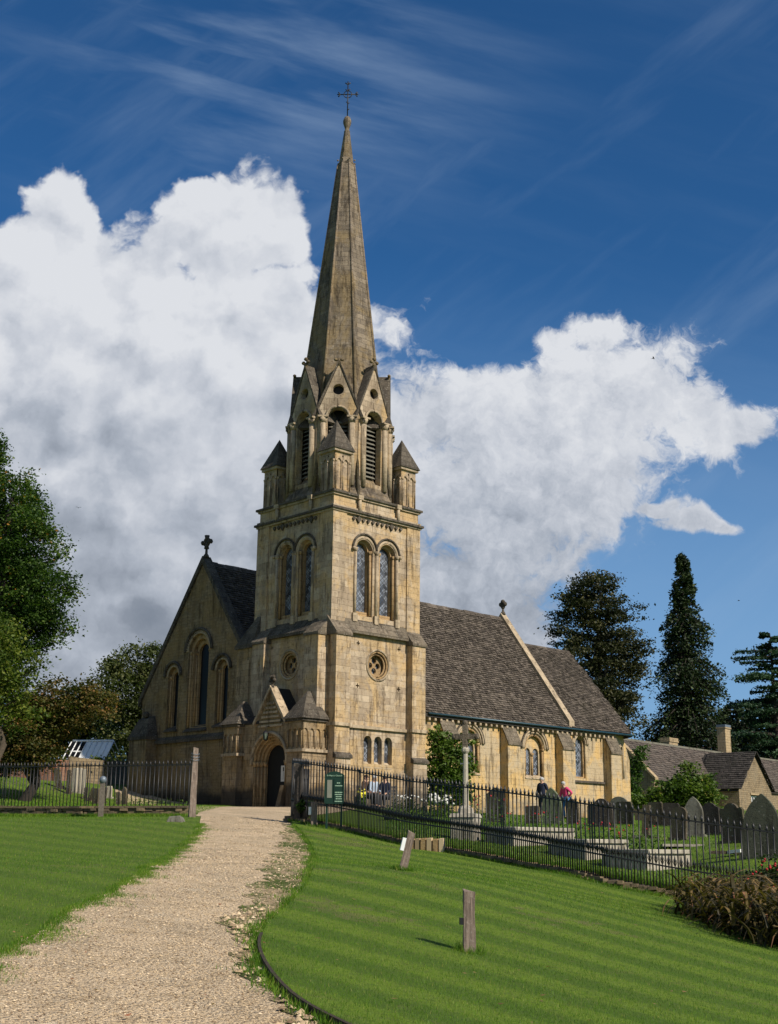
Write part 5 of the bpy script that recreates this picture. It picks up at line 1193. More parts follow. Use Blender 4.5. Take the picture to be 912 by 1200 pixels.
# table tombs
def tomb(px, py, D, L, w, h, rz, label, ledge=True):
    P_ = at(px, py, D); z = h1(P_[0], P_[1]); e = empty('table_tomb', (P_[0], P_[1], z-.15), rz, label=label, cat='tomb', group='low table tombs')
    q = MB(); q.box(-L/2, L/2, -w/2, w/2, 0, h+.15-.1); q.build('chest', M['pale_stone'], e)
    q = MB(); q.box(-L/2-.06, L/2+.06, -w/2-.06, w/2+.06, h+.05, h+.15); q.build('ledger_slab', M['pale_stone'], e, bevel=.015)
    for s in (-1, 1): q = MB(); q.box(s*L/2-.10, s*L/2+.10, -w/2-.02, w/2+.02, 0, h+.04); q.build('end_panel', M['pale_stone'], e)
    return e
TR = AZ-PI/2+.68+.0
for a in [(622, 986, 34.5, 2.05, 1.0, .40, 'pale weathered table tomb nearest the stone cross, longest of the row'), (690, 997, 32, 1.35, 1.15, .38, 'middle pale table tomb with a plain square side'), (758, 1007, 30, 1.35, 1.25, .42, 'table tomb with the whitest side nearest the railing')]:
    tomb(*a[:6], PI/2-AZ-.08, a[6])
q = MB(); P_ = at(800, 997, 32.6); q.box(-.5, .5, -.25, .25, 0, .06); o = q.build('flat_slab', M['pale_stone']); o.location = (P_[0], P_[1], h1(P_[0], P_[1])); o.rotation_euler = (0, 0, -.1); tag(o, 'thin pale slab lying flat on the grass below the pale pointed headstone', 'slab')
P_ = gp(857, 1003); e = empty('fallen_cross', (P_[0], P_[1], P_[2]+.04), -.3, label='small fallen grave cross with a white arm lying on the grass', cat='cross')
q = MB(); q.box(-.45, .45, -.04, .04, 0, .07); q.build('shaft', M['grave'], e); q = MB(); q.obox((.1, -.12, .06), (.8, -.6, .1), (.6, .8, 0), (0, 0, 1), .18, .05, .035); q.build('arm', M['white'], e)
# small stone cross grave marker
headstone(757, 984, 36, 24, 39, 'cross', 'small stone cross on a stepped base among red flowers', 'grave', cat='grave cross', t=.16)
# tall churchyard cross
P_ = at(546, 985, 34.6); zc = h1(P_[0], P_[1]); e = empty('churchyard_cross', (P_[0], P_[1], zc), -.35, label='tall pale stone churchyard cross on a square block plinth', cat='cross')
mpx = 34.6/FOC*1.01
q = MB(); q.box(-.32, .32, -.32, .32, -.3, .56); q.build('plinth', M['pale_stone'], e, bevel=.02)
q = MB(); q.hexa([(-.35, -.35, .56), (.35, -.35, .56), (.35, .35, .56), (-.35, .35, .56)], [(-.31, -.31, .66), (.31, -.31, .66), (.31, .31, .66), (-.31, .31, .66)]); q.lathe([(.22, .66), (.2, .78), (.12, .86)], (0, 0, 0), 8, sm=False); q.build('base', M['pale_stone'], e)
q = MB(); q.lathe([(.085, .84), (.062, 2.18), (.06, 2.2), (.105, 2.26), (.11, 2.32), (.07, 2.38)], (0, 0, 0), 8, sm=False); q.build('shaft', M['pale_stone'], e)
q = MB(); q.box(-.065, .065, -.065, .065, 2.36, 2.96); q.box(-.27, .27, -.06, .06, 2.58, 2.72)
for x, z in ((-.3, 2.65), (.3, 2.65), (0, 3.0)): q.ball((x, 0, z), .085, .07, .085, 8)
q.build('cross_head', M['weath'], e)

# ================================================================== COTTAGES
c0 = at(768, 950, 95); CZ = 4.0
def oc(X, Y): return (X, Y)
cot = empty('cottage', (c0[0], c0[1], CZ), PI/2-.68, label='long stone cottage with mossy stone-slate roof and a projecting gabled wing', cat='cottage')
def cpart(q, name, mat, parent=None): return q.build(name, mat, parent or cot)
CL, CWd, CE, CR = 31., 6.0, 2.6, 5.55
q = MB(); q.prism([(0, -1.5), (CWd, -1.5), (CWd, CE), (CWd/2, CR-.1), (0, CE)], lambda u, v, t_: (t_, u, v), 0, .4); cpart(q, 'gable_wall', M['cottage'])
q = MB(); q.box(.4, CL, 0, .35, -1.5, CE); q.box(.4, CL, CWd-.35, CWd, -1.5, CE); cpart(q, 'front_wall', M['cottage'])
csl = (CR-CE)/(CWd/2); sl_ = math.hypot(CWd/2+.25, csl*(CWd/2+.25))
q = MB(); slates(q, (.3, -.25, CE-.25*csl+.03), (1, 0, 0), (0, 1, csl), (0, -csl, 1), CL-.3, sl_, w=.34, h=.24, lump=.05); crf = cpart(q, 'roof', M['slate_cot'])
q = MB(); q.prism([(-.2, CE-.2*csl-.12), (CWd+.2, CE-.2*csl-.12), (CWd+.2, CE-.2*csl), (CWd/2, CR), (-.2, CE-.2*csl)], lambda u, v, t_: (t_+.3, u, v), 0, CL-.3); cpart(q, 'roof_deck', M['slate_dark'], crf)
q = MB(); q.box(.3, CL, CWd/2-.1, CWd/2+.1, CR-.02, CR+.12); cpart(q, 'ridge', M['pale_dim'], crf)
q = MB()
for s in (-1, 1): q.hexa([(-.12, CWd/2+s*CWd/2*1.06, CE-.15), (.35, CWd/2+s*CWd/2*1.06, CE-.15), (.35, CWd/2, CR), (-.12, CWd/2, CR)], [(-.12, CWd/2+s*CWd/2*1.06, CE+.03), (.35, CWd/2+s*CWd/2*1.06, CE+.03), (.35, CWd/2, CR+.2), (-.12, CWd/2, CR+.2)])
cpart(q, 'gable_coping', M['chimney'])
def chimney(x, y, z0, z1, w, d, cap, parent=cot):
    q = MB(); q.box(x-w/2, x+w/2, y-d/2, y+d/2, z0, z1-.2); q.box(x-w/2-.07, x+w/2+.07, y-d/2-.07, y+d/2+.07, z1-.34, z1-.22); q.box(x-w/2-.05, x+w/2+.05, y-d/2-.05, y+d/2+.05, z0+.65, z0+.78)
    c = q.build('chimney', M['chimney'], parent); q = MB(); q.box(x-w/2-.04, x+w/2+.04, y-d/2-.04, y+d/2+.04, z1-.2, z1); q.build('chimney_cap', M[cap], c); return c
chimney(18.9, CWd/2, 4.7, 8.0, 1.05, .75, 'lead')
chimney(13.4, CWd-.6, 4.0, 6.6, 1.5, .8, 'chimney')
# projecting gabled wing
wx, ww_, wl_, we, wr = 12.7, 6.2, 2.2, 2.3, 5.15
q = MB(); q.prism([(wx-ww_/2, -1.5), (wx+ww_/2, -1.5), (wx+ww_/2, we), (wx, wr-.1), (wx-ww_/2, we)], south(-wl_), 0, .35, [[(wx-.9, .55), (wx+.9, .55), (wx+.9, 1.75), (wx-.9, 1.75)]]); wg = cpart(q, 'wing_gable', M['cottage'])
q = MB(); q.box(wx-ww_/2, wx-ww_/2+.3, -wl_+.35, 0, -1.5, we); cpart(q, 'wing_wall', M['cottage']); q = MB(); q.box(wx+ww_/2-.3, wx+ww_/2, -wl_+.35, 0, -1.5, we); cpart(q, 'wing_wall', M['cottage'])
wsl = (wr-we)/(ww_/2); wsl_l = math.hypot(ww_/2+.2, wsl*(ww_/2+.2))
q = MB(); slates(q, (wx-ww_/2-.2, 1.6, we-.2*wsl+.03), (0, -1, 0), (1, 0, wsl), (-wsl, 0, 1), wl_+1.9, wsl_l, w=.34, h=.24); slates(q, (wx+ww_/2+.2, -wl_-.3, we-.2*wsl+.03), (0, 1, 0), (-1, 0, wsl), (wsl, 0, 1), wl_+1.9, wsl_l, w=.34, h=.24)
wr_ = cpart(q, 'wing_roof', M['slate_dark'])
q = MB(); q.prism([(wx-ww_/2-.15, we-.3), (wx+ww_/2+.15, we-.3), (wx, wr-.02)], south(-wl_+.04), 0, wl_+1.9); cpart(q, 'roof_deck', M['slate_dark'], wr_)
q = MB(); q.prism([(wx-.88, .57), (wx+.88, .57), (wx+.88, 1.73), (wx-.88, 1.73)], south(-wl_+.16), 0, .06, [[(wx-.8+i*.42+.03, .66), (wx-.8+i*.42+.34, .66), (wx-.8+i*.42+.34, 1.64), (wx-.8+i*.42+.03, 1.64)] for i in range(4)]); wi = cpart(q, 'window', M['white'])
q = MB(); q.box(wx-.86, wx+.86, -wl_+.24, -wl_+.26, .6, 1.7); cpart(q, 'pane', M['glass_dark'], wi)
q = MB(); q.box(wx-1.05, wx+1.05, -wl_-.07, -wl_+.05, 1.8, 1.95); cpart(q, 'lintel', M['chimney'], wi)
c1 = at(745, 950, 108); cot2 = empty('cottage', (c1[0]-3, c1[1]+2, CZ), PI/2-.88, label='second cottage mostly hidden behind the chancel, only its tall chimney showing', cat='cottage')
q = MB(); q.prism([(0, -1.5), (6, -1.5), (6, 3.4), (3, 6.2), (0, 3.4)], lambda u, v, t_: (t_, u, v), 0, 6.5); q.build('wall', M['cottage'], cot2)
q = MB()
for s in (-1, 1): q.hexa([(-.2, 3+s*3.3, 3.1), (6.7, 3+s*3.3, 3.1), (6.7, 3, 6.22), (-.2, 3, 6.22)], [(-.2, 3+s*3.3, 3.25), (6.7, 3+s*3.3, 3.25), (6.7, 3, 6.4), (-.2, 3, 6.4)])
q.build('roof', M['slate_dark'], cot2); chimney(2.6, 3.0, 5.6, 9.2, 1.5, .9, 'chimney', cot2)

# far wall, greenhouse on the left
FW = [at(-140, 918, 65), at(0, 917, 63.5), at(60, 917, 62.8), at(120, 917.5, 64.2), at(154, 920, 69.5)]
def wallmesh(name, pts, h, t, mat, label):
    q = MB()
    for a, b in zip(pts[:-1], pts[1:]):
        d_ = np.array(b[:2])-np.array(a[:2]); d_ /= np.linalg.norm(d_); n_ = np.array([-d_[1], d_[0]])*t/2; za, zb = h1(a[0], a[1]), h1(b[0], b[1])
        q.hexa([(a[0]-n_[0], a[1]-n_[1], za-.5), (b[0]-n_[0], b[1]-n_[1], zb-.5), (b[0]+n_[0], b[1]+n_[1], zb-.5), (a[0]+n_[0], a[1]+n_[1], za-.5)], [(a[0]-n_[0], a[1]-n_[1], za+h), (b[0]-n_[0], b[1]-n_[1], zb+h), (b[0]+n_[0], b[1]+n_[1], zb+h), (a[0]+n_[0], a[1]+n_[1], za+h)])
    return q.build(name, mat, label=label, cat='wall')
M['brickred'] = stone_mat('old_red_brick', (.34, .13, .075), (.27, .12, .08), (.20, .15, .11), .5, bw=.24, bh=.09, mortar=.01, mcol=(.35, .28, .2), bump=.02)
wallmesh('brick_wall', [FW[0], FW[1], FW[2], at(78, 917, 63.6)], .95, .35, M['brickred'], 'low old red brick wall at the back of the left churchyard')
wallmesh('stone_wall', [at(78, 917, 63.6), FW[3], FW[4]], 1.12, .4, M['cottage'], 'sunlit stone wall behind the pale headstones')
ga, gb_ = at(72, 905, 65.3), at(122, 905, 64.9)
gh = empty('greenhouse', (ga[0], ga[1], h1(ga[0], ga[1])), math.atan2(gb_[1]-ga[1], gb_[0]-ga[0]), label='old white-framed greenhouse with pale shaded glass behind the far wall', cat='greenhouse')
W_ = float(np.linalg.norm(gb_[:2]-ga[:2])); gz = at(100, 890, 65.2)[2]-h1(ga[0], ga[1]); gt = at(100, 868, 66.0)[2]-h1(ga[0], ga[1])
q = MB(); q.box(0, W_+.1, 0, 2.6, -.5, gz); q.build('base_wall', M['cottage'], gh)
q = MB(); n_ = 8
for i in range(n_+1): x = W_*i/n_; q.tube([(x, 0, gz), (x-.0, 1.0, gt)], .035, 4); q.tube([(x, 2.6, gz), (x, 1.0, gt)], .03, 4)
q.tube([(0, 0, gz), (W_, 0, gz)], .05, 4); q.tube([(0, 1, gt), (W_, 1, gt)], .06, 4); q.tube([(0, .42, gz+.42*(gt-gz)), (W_*.38, .42, gz+.42*(gt-gz))], .04, 4); q.tube([(0, 0, gz), (0, 2.6, gz)], .04, 4)
for i in range(5): x = -.0; q.tube([(x, .3+.4*i, gz), (x, 1.0+(.1 if i > 2 else 0), gt-.05)], .02, 4)
q.build('frame', M['white'], gh)
q = MB(); q.hexa([(W_*.38, .02, gz), (W_, .02, gz), (W_, .97, gt-.06), (W_*.38, .97, gt-.06)], [(W_*.38, .04, gz), (W_, .04, gz), (W_, 1.0, gt-.06), (W_*.38, 1.0, gt-.06)]); q.build('shaded_glass', M['white'], gh)
q = MB(); q.hexa([(0, .02, gz), (W_*.38, .02, gz), (W_*.38, .97, gt-.06), (0, .97, gt-.06)], [(0, .04, gz), (W_*.38, .04, gz), (W_*.38, 1.0, gt-.06), (0, 1.0, gt-.06)]); q.build('clear_glass', M['glass_dark'], gh)

# ================================================================== FOLIAGE
def unit(n):
    v = rng.normal(size=(n, 3)); return v/np.linalg.norm(v, axis=1)[:, None]
def leafmesh(name, C, size, mat, parent, rnd, up=.35, aspect=.6, dirs=None, cup=.25, **kw):
    """one bent quad (two triangles sharing a fold) per leaf or spray"""
    n = len(C); N = unit(n); N[:, 2] = np.abs(N[:, 2])+up; N /= np.linalg.norm(N, axis=1)[:, None]
    a = unit(n) if dirs is None else dirs+unit(n)*.35
    U = a-(a*N).sum(1)[:, None]*N; U /= np.linalg.norm(U, axis=1)[:, None]+1e-9; Vv = np.cross(N, U)
    s = (size*(.6+.8*rng.random(n)))[:, None]; w = s*aspect*.5
    P0 = C-U*s*.5; P1 = C+Vv*w-N*s*cup*.3; P2 = C+U*s*.5; P3 = C-Vv*w-N*s*cup*.3
    v = np.stack([P0, P1, P2, P3], 1).reshape(-1, 3); i = np.arange(n)*4
    f = np.concatenate([np.stack([i, i+1, i+2], 1), np.stack([i, i+2, i+3], 1)]); r = np.concatenate([rnd, rnd])
    return np_mesh(name, v, f, mat, parent, rnd=r, **kw)
def clumps(lobes, density, cr, per, flat=.6, inner=.45):
    """leaf centres in clumps spread through ellipsoidal lobes; returns centres, per-clump tone, clump centres"""
    CC = []
    for cx, cy, cz, rx, ry, rz in lobes:
        vol = rx*ry*rz; k = max(5, int(density*(rx*ry*rz)**(2/3)/(cr*cr)))
        d = unit(k); rr = inner+(1-inner)*rng.random(k)**.6; rr *= 1+.10*np.sin(d[:, 0]*7+cx)+.08*rng.normal(size=k)
        CC.append(np.stack([cx+d[:, 0]*rr*rx, cy+d[:, 1]*rr*ry, cz+d[:, 2]*rr*rz], 1))
    CC = np.concatenate(CC); n = len(CC); pn = (per*(.5+rng.random(n))).astype(int)
    idx = np.repeat(np.arange(n), pn); g = rng.normal(size=(len(idx), 3))*cr*.5; g[:, 2] *= flat
    tone = rng.random(n)*.55+.2
    return CC[idx]+g, np.clip(tone[idx]+rng.normal(size=len(idx))*.16, 0, 1), CC
def limb_tree(parent, base, top, r0, mat, targets, n=14, tr_pts=5, bend=.3):
    q = MB(); b = Vector(base); t = Vector(top); pts = [b.lerp(t, i/tr_pts)+Vector((random.uniform(-bend, bend)*(i not in (0,)), random.uniform(-bend, bend)*(i not in (0,)), 0)) for i in range(tr_pts+1)]
    q.tube([pts[0]-Vector((0, 0, .4))]+pts, [r0*1.35]+[r0*(1-.8*i/tr_pts) for i in range(tr_pts+1)], 9)
    tk = q.build('trunk', mat, parent)
    if len(targets):
        q = MB()
        for k in rng.choice(len(targets), min(n, len(targets)), replace=False):
            T_ = Vector(targets[k]); h = max(.15, min(.9, (T_.z-b.z)/(t.z-b.z+1e-6)-.22)); i = h*tr_pts; p = pts[int(i)].lerp(pts[min(int(i)+1, tr_pts)], i-int(i)); rr = r0*(1-.8*h)*.55
            m1 = p.lerp(T_, .35)+Vector((random.uniform(-.3, .3), random.uniform(-.3, .3), .12*(T_-p).length)); m2 = p.lerp(T_, .7)+Vector((random.uniform(-.3, .3), random.uniform(-.3, .3), .08*(T_-p).length))
            q.tube([p, m1, m2, T_], [rr, rr*.65, rr*.4, rr*.15], 6, cap=False)
        q.build('limbs', mat, tk)
    return tk
def tree_px(name, label, cat, basepx, D, lobes_px, leaf, mat, bark, density=5, cr=.7, per=30, r0=.35, topfrac=.85, aspect=.65, depthk=1.0, group=None, inner=.45, flat=.6, nl=16, dshift=0):
    """lobes given as (px, py, rx, ry[, depth offset]) at distance D, turned into metres"""
    B = at(basepx[0], basepx[1], D); bz_ = h1(B[0], B[1]); root = empty(name, (B[0], B[1], bz_), label=label, cat=cat, group=group); lobes = []
    for l in lobes_px:
        dd = l[4] if len(l) > 4 else 0; c = at(l[0], l[1], D+dd); s = (D+dd)/FOC; rx = l[2]*s; rz = l[3]*s*1.03
        lobes.append((c[0]-B[0], c[1]-B[1], c[2]-bz_, rx, min(rx, rz*1.3)*depthk, rz))
    C, tn, CC = clumps(lobes, density, cr, per, flat, inner); k = C[:, 2] > .3; C = C[k]; tn = tn[k]
    leafmesh('crown', C, leaf, M[mat], root, tn, aspect=aspect)
    top = max(l[2] for l in lobes); limb_tree(root, (0, 0, 0), (np.mean([l[0] for l in lobes]), 0, top*topfrac), r0, M[bark], CC, nl)
    return root
TG = 'trees around the churchyard'
tree_px('lime_tree', 'tallest dark green broadleaf tree at the far left, cut off by the frame', 'tree', (-20, 905), 66,
        [(-36, 560, 45, 60), (16, 592, 36, 46, 1), (30, 640, 44, 46), (-26, 660, 70, 70, 2), (54, 695, 32, 36, -1), (22, 740, 40, 34), (-36, 760, 70, 60), (62, 735, 20, 20), (-8, 530, 12, 20), (6, 700, 50, 55, 1)],
        .16, 'leaf_oak', 'bark_dark', density=11, cr=.62, per=90, r0=.5, group=TG)
tree_px('maple_tree', 'pale yellow-green tree in front of the tall dark one at the left edge', 'tree', (-5, 925), 52,
        [(-10, 745, 34, 30), (18, 780, 28, 26), (-25, 800, 50, 50), (10, 830, 30, 30)], .14, 'leaf_yellow', 'bark', density=8, cr=.55, per=70, r0=.22, group=TG)
tree_px('cherry_tree', 'low spreading tree turning bronze over the left railing', 'tree', (30, 918), 55,
        [(60, 822, 44, 26), (95, 832, 38, 24), (30, 850, 50, 34), (70, 850, 30, 18, 1), (110, 815, 22, 16), (5, 880, 50, 30), (38, 880, 34, 24)], .14, 'leaf_copper', 'bark_dark', density=9, cr=.5, per=75, r0=.25, group=TG, flat=.45)
tree_px('yew_tree', 'dark green yew filling the gap above the greenhouse', 'tree', (95, 905), 80,
        [(105, 838, 34, 30), (128, 850, 28, 32), (80, 862, 40, 20), (60, 850, 50, 36)], .19, 'leaf_dark', 'bark_dark', density=8, cr=.7, per=70, r0=.4, group=TG)
tree_px('holm_oak', 'olive-green rounded tree between the far wall and the church gable', 'tree', (150, 905), 74,
        [(130, 795, 20, 24), (152, 785, 22, 26), (172, 772, 18, 20), (160, 815, 34, 34), (175, 845, 34, 34), (145, 855, 30, 28), (185, 800, 20, 30), (205, 850, 24, 40)], .17, 'leaf_olive', 'bark', density=8.0, cr=.6, per=75, r0=.3, group=TG)
tree_px('cypress_tree', 'broad brown-green cypress rising behind the chancel roof', 'tree', (700, 935), 118,
        [(690, 692, 34, 20), (700, 712, 44, 22), (672, 718, 26, 12), (714, 738, 40, 22), (688, 760, 40, 22), (722, 770, 34, 24), (735, 790, 22, 18), (700, 800, 40, 26), (730, 825, 26, 20), (700, 840, 44, 30), (655, 736, 14, 8), (700, 676, 20, 8), (745, 760, 12, 12)],
        .25, 'leaf_brown', 'bark_dark', density=8.5, cr=1.0, per=100, r0=.6, group=TG, flat=.35, inner=.3)
# tall conical wellingtonia: drooping sprays on whorled branches
def conifer(name, label, px, ytop, ybase, D, halfw, mat, n_br, leaf, prof, droop=.25, per=60, group=TG, tierflat=.25, r0=.5):
    B = at(px, ybase, D); T_ = at(px, ytop, D); bz_ = h1(B[0], B[1]); Hh = T_[2]-bz_; Rm = halfw*D/FOC; root = empty(name, (B[0], B[1], bz_), label=label, cat='tree', group=group)
    C = []; tn = []; q = MB()
    for i in range(n_br):
        f = (i+.5)/n_br; z = Hh*(.10+.90*f); R = Rm*prof(f)*random.uniform(.72, 1.14); az = random.random()*2*PI; d = np.array([math.cos(az), math.sin(az), 0])
        m_ = max(2, int(R/(leaf*1.6))); tone = random.random()*.6+.15
        q.tube([(0, 0, z), tuple(d*R*.5+np.array([0, 0, z+.03*R])), tuple(d*R+np.array([0, 0, z-droop*R]))], [.05+.03*R, .04+.01*R, .015], 5, cap=False)
        t = rng.random(int(per*max(.5, R/Rm*1.6)))**.75*.93+.12; side = rng.normal(size=len(t))*(.10+.22*t)*R*.55+rng.normal(size=len(t))*.12
        p = d[None]*R*t[:, None]+np.stack([-d[1]*side, d[0]*side, z-droop*R*t**2+rng.normal(size=len(t))*tierflat*(.4+R*.12)], 1); C.append(p); tn.append(np.clip(tone+rng.normal(size=len(t))*.15, 0, 1))
    C = np.concatenate(C); tn = np.concatenate(tn); leafmesh('crown', C, leaf, M[mat], root, tn, aspect=.55)
    tq = MB(); tq.tube([(0, 0, -.5), (0, 0, Hh*.5), (0, 0, Hh*.98)], [r0, r0*.6, .05], 8); tk = tq.build('trunk', M['bark_dark'], root); q.build('limbs', M['bark_dark'], tk); return root
conifer('wellingtonia', 'tall narrow conical conifer standing against the blue sky', 813, 652, 935, 122, 66, 'leaf_dark', 430, .30, lambda f: max(.12, (1-f)**.72*(.92+.16*math.sin(f*29))) if f > .12 else .85, droop=.34, per=100, tierflat=.36)
conifer('cedar_tree', 'cedar with flat layered branches at the right edge', 915, 742, 935, 130, 88, 'leaf_cedar', 130, .28, lambda f: max(.18, (1-f)**.35)*(.75+.3*math.sin(f*38)), droop=.02, per=330, tierflat=.12)
conifer('spruce_tree', 'dark conifer behind the cottage chimney, right of the tall conical one', 862, 828, 935, 138, 52, 'leaf_dark', 120, .42, lambda f: (1-f)**.4, droop=.2, per=80, tierflat=.4)
tree_px('shade_tree', 'dark low trees behind the cottages at the far right', 'tree', (900, 935), 145, [(905, 850, 50, 34), (860, 866, 30, 22), (950, 850, 60, 50), (930, 880, 50, 30)], .4, 'leaf_dark', 'bark_dark', density=6, cr=1.1, per=44, r0=.4, group=TG)
tree_px('far_hedge', 'far dark hedge seen between the chancel and the conical conifer', 'hedge', (745, 940), 132, [(735, 885, 30, 18), (765, 885, 26, 14), (790, 872, 26, 14)], .36, 'leaf_olive', 'bark_dark', density=5, cr=.9, per=36, r0=.3, nl=6)
tree_px('hedge', 'far hedge closing the view behind the left wall', 'hedge', (40, 915), 90, [(-60, 880, 60, 28), (-10, 885, 60, 24), (50, 888, 50, 20), (110, 886, 40, 20), (150, 890, 40, 18)], .3, 'leaf_olive', 'bark_dark', density=5, cr=.8, per=38, r0=.2, nl=6)
# shrubs
tree_px('climbing_shrub', 'tall leafy shrub growing against the nave wall behind the stone cross', 'shrub', (524, 955), 58.5,
        [(515, 872, 14, 18), (530, 880, 22, 26), (512, 905, 14, 24), (530, 908, 20, 26), (520, 930, 22, 20), (540, 930, 16, 18), (508, 862, 7, 10), (549, 902, 8, 12)], .16, 'leaf_shrub', 'bark', density=9, cr=.33, per=40, r0=.10, inner=.3, depthk=.6)
tree_px('garden_shrub', 'bright leafy garden shrub in front of the cottage gable', 'shrub', (795, 950), 82,
        [(785, 925, 18, 12), (802, 922, 24, 17), (770, 941, 20, 11), (822, 928, 18, 18), (750, 940, 12, 10), (788, 940, 40, 14), (835, 940, 14, 12), (806, 902, 8, 10), (828, 912, 5, 9)], .2, 'leaf_shrub', 'bark', density=8, cr=.45, per=40, r0=.1, inner=.3)
tree_px('garden_shrub', 'dark laurel behind the bright garden shrub', 'shrub', (770, 950), 88, [(806, 922, 18, 12), (800, 936, 30, 12), (756, 943, 16, 9)], .22, 'leaf_garden', 'bark', density=7, cr=.5, per=38, r0=.1)
tree_px('ivy', 'ivy spilling over the cottage gable next to the chancel', 'ivy', (758, 950), 93.2, [(752, 882, 6, 8), (745, 896, 8, 15), (741, 918, 8, 18)], .2, 'leaf_garden', 'bark', density=8, cr=.4, per=36, r0=.06, nl=5)
tree_px('ivy', 'ivy clump at the foot of the open plank gate', 'ivy', (358, 966), 32.3, [(358, 948, 8, 10), (361, 958, 9, 9), (352, 962, 9, 7), (357, 938, 4, 7)], .07, 'leaf_garden', 'bark_dark', density=9, cr=.12, per=30, r0=.02, nl=5)
tree_px('ivy', 'green ivy trailing over the sunlit stone wall below the greenhouse', 'ivy', (105, 917), 64.2, [(96, 895, 20, 5), (118, 893, 16, 5), (110, 902, 12, 6), (80, 893, 12, 4)], .14, 'leaf_yellow', 'bark', density=8, cr=.22, per=30, r0=.03, nl=5, depthk=.3)
tree_px('rose_bush', 'dark rose bush with red hips behind the strap-leaved plants', 'shrub', (900, 1085), 22.6, [(895, 1050, 24, 26), (925, 1040, 30, 36), (870, 1062, 18, 14), (905, 1085, 36, 22), (860, 1085, 20, 16), (870, 1098, 42, 22, -1.2), (905, 1118, 40, 24, -2.6), (838, 1085, 24, 16, -.4), (880, 1112, 34, 20, -2), (850, 1070, 26, 14)], .055, 'leaf_rose', 'bark_dark', density=12, cr=.14, per=46, r0=.03, inner=.2)
def berries(name, label, cat, pts_px, D, n, r, mat, spread, group=None):
    q = MB(); o0 = at(pts_px[0][0], pts_px[0][1], D)
    for i in range(n):
        a = pts_px[i % len(pts_px)]; P_ = at(a[0]+random.gauss(0, spread), a[1]+random.gauss(0, spread*.7), D+random.gauss(0, .3))-o0; q.ball(tuple(P_), r*random.uniform(.7, 1.2), n=6)
    o = q.build(name, M[mat]); o.location = tuple(o0); return tag(o, label, cat, group)
def flower_patch(name, label, px, py, D, w, h, n, petal, leafm='leaf_garden', fr=.035, lh=.11, cat='flowers', ptop=True, group=None):
    fr *= .68; n = int(n*.8)
    P_ = at(px, py, D); z = h1(P_[0], P_[1]); root = empty(name, (P_[0], P_[1], z), label=label, cat=cat, group=group); s = D/FOC; W2, H2 = w*s, h*s
    k = int(n*26); C = np.stack([rng.uniform(-W2/2, W2/2, k), rng.uniform(-.5, .5, k)*min(W2, 1.6), H2*rng.random(k)**.8*(.7+.3*np.sin(np.arange(k)))], 1); C[:, 2] += H(C[:, 0]+P_[0], C[:, 1]+P_[1])-z
    leafmesh('foliage', C, lh, M[leafm], root, rng.random(k), aspect=.4)
    if petal:
        q = MB()
        for i in range(n): x, y = random.uniform(-W2/2, W2/2), random.uniform(-.5, .4)*min(W2, 1.6); q.ball((x, y, H2*random.uniform(.75, 1.25)+h1(x+P_[0], y+P_[1])-z), fr*random.uniform(.6, 1.3), n=6)
        q.build('blooms', M[petal], root)
    return root
flower_patch('flower_bed', 'green bed of leaves and red roses behind the longest table tomb', 608, 982, 37, 95, 26, 18, 'red')
flower_patch('flower_bed', 'red roses and leaves between the black headstone and the middle tomb', 700, 993, 33.5, 52, 26, 14, 'red')
flower_patch('flower_bed', 'red-flowered bed round the small stone cross', 742, 998, 32.5, 60, 26, 14, 'red')
flower_patch('rose_bush', 'red flowering bush right of the tall stone cross plinth', 572, 962, 44, 40, 34, 14, 'red', fr=.04)
flower_patch('white_flowers', 'bank of white flowers left of the tall stone cross', 518, 955, 50, 28, 20, 34, 'whitepetal', 'leaf_garden', fr=.09)
flower_patch('white_flowers', 'scattered white flowers on low dark plants by the tower buttress', 480, 946, 52, 40, 16, 26, 'whitepetal', 'leaf_rose', fr=.06)
flower_patch('dark_shrubs', 'low dark evergreen plants behind the railing by the tower', 478, 960, 44, 56, 20, 26, None, 'leaf_rose', cat='shrubs', lh=.14)
flower_patch('yellow_flowers', 'bunch of yellow flowers left of the seated people', 424, 946, 51, 10, 18, 26, 'yellowpetal', fr=.06)
flower_patch('weeds', 'green weeds at the foot of the gable wall', 190, 949, 50, 70, 8, 12, None, cat='plants', lh=.10)
berries('red_hips', 'scarlet rose hips scattered over the dark rose bush', 'berries', [(900, 1018), (905, 1016), (892, 1022), (909, 1040), (890, 1050), (896, 1012), (880, 1030)], 22.4, 34, .022, 'red', 5)
# arching strap-leaved plants
def strap_plant(px, py, D, n, length, label, tone0=0., tone1=1.):
    length *= 1.15; n = int(n*.42)
    P_ = at(px, py, D); z = h1(P_[0], P_[1]); V = []; Fc = []; R_ = []
    for i in range(n):
        az = random.random()*2*PI; L = length*random.uniform(.6, 1.15); el = random.uniform(1.0, 1.5); w = random.uniform(.014, .030); d = np.array([math.cos(az), math.sin(az)]); p = np.array([random.gauss(0, .20), random.gauss(0, .20), random.uniform(0, .42)]); k = 6; e = el; b = len(V); tn = random.uniform(tone0, tone1)
        for j in range(k+1):
            ww = w*(1-.85*(j/k)**2); V += [(p[0]-d[1]*ww, p[1]+d[0]*ww, p[2]), (p[0]+d[1]*ww, p[1]-d[0]*ww, p[2]-.003)]
            p = p+np.array([d[0]*math.cos(e), d[1]*math.cos(e), math.sin(e)])*L/k; e -= random.uniform(.25, .52)
        for j in range(k): Fc.append((b+2*j, b+2*j+1, b+2*j+3, b+2*j+2)); R_.append(min(1, max(0, tn*(.35+.75*j/k))))  # tone falls towards the blade base, painting shade inside the clump
    o = np_mesh('strap_leaved_plant', V, Fc, M['strap'], rnd=R_, smooth=True); o.location = (P_[0], P_[1], z)
    return tag(o, label, 'plant', 'strap-leaved plants in the corner border')
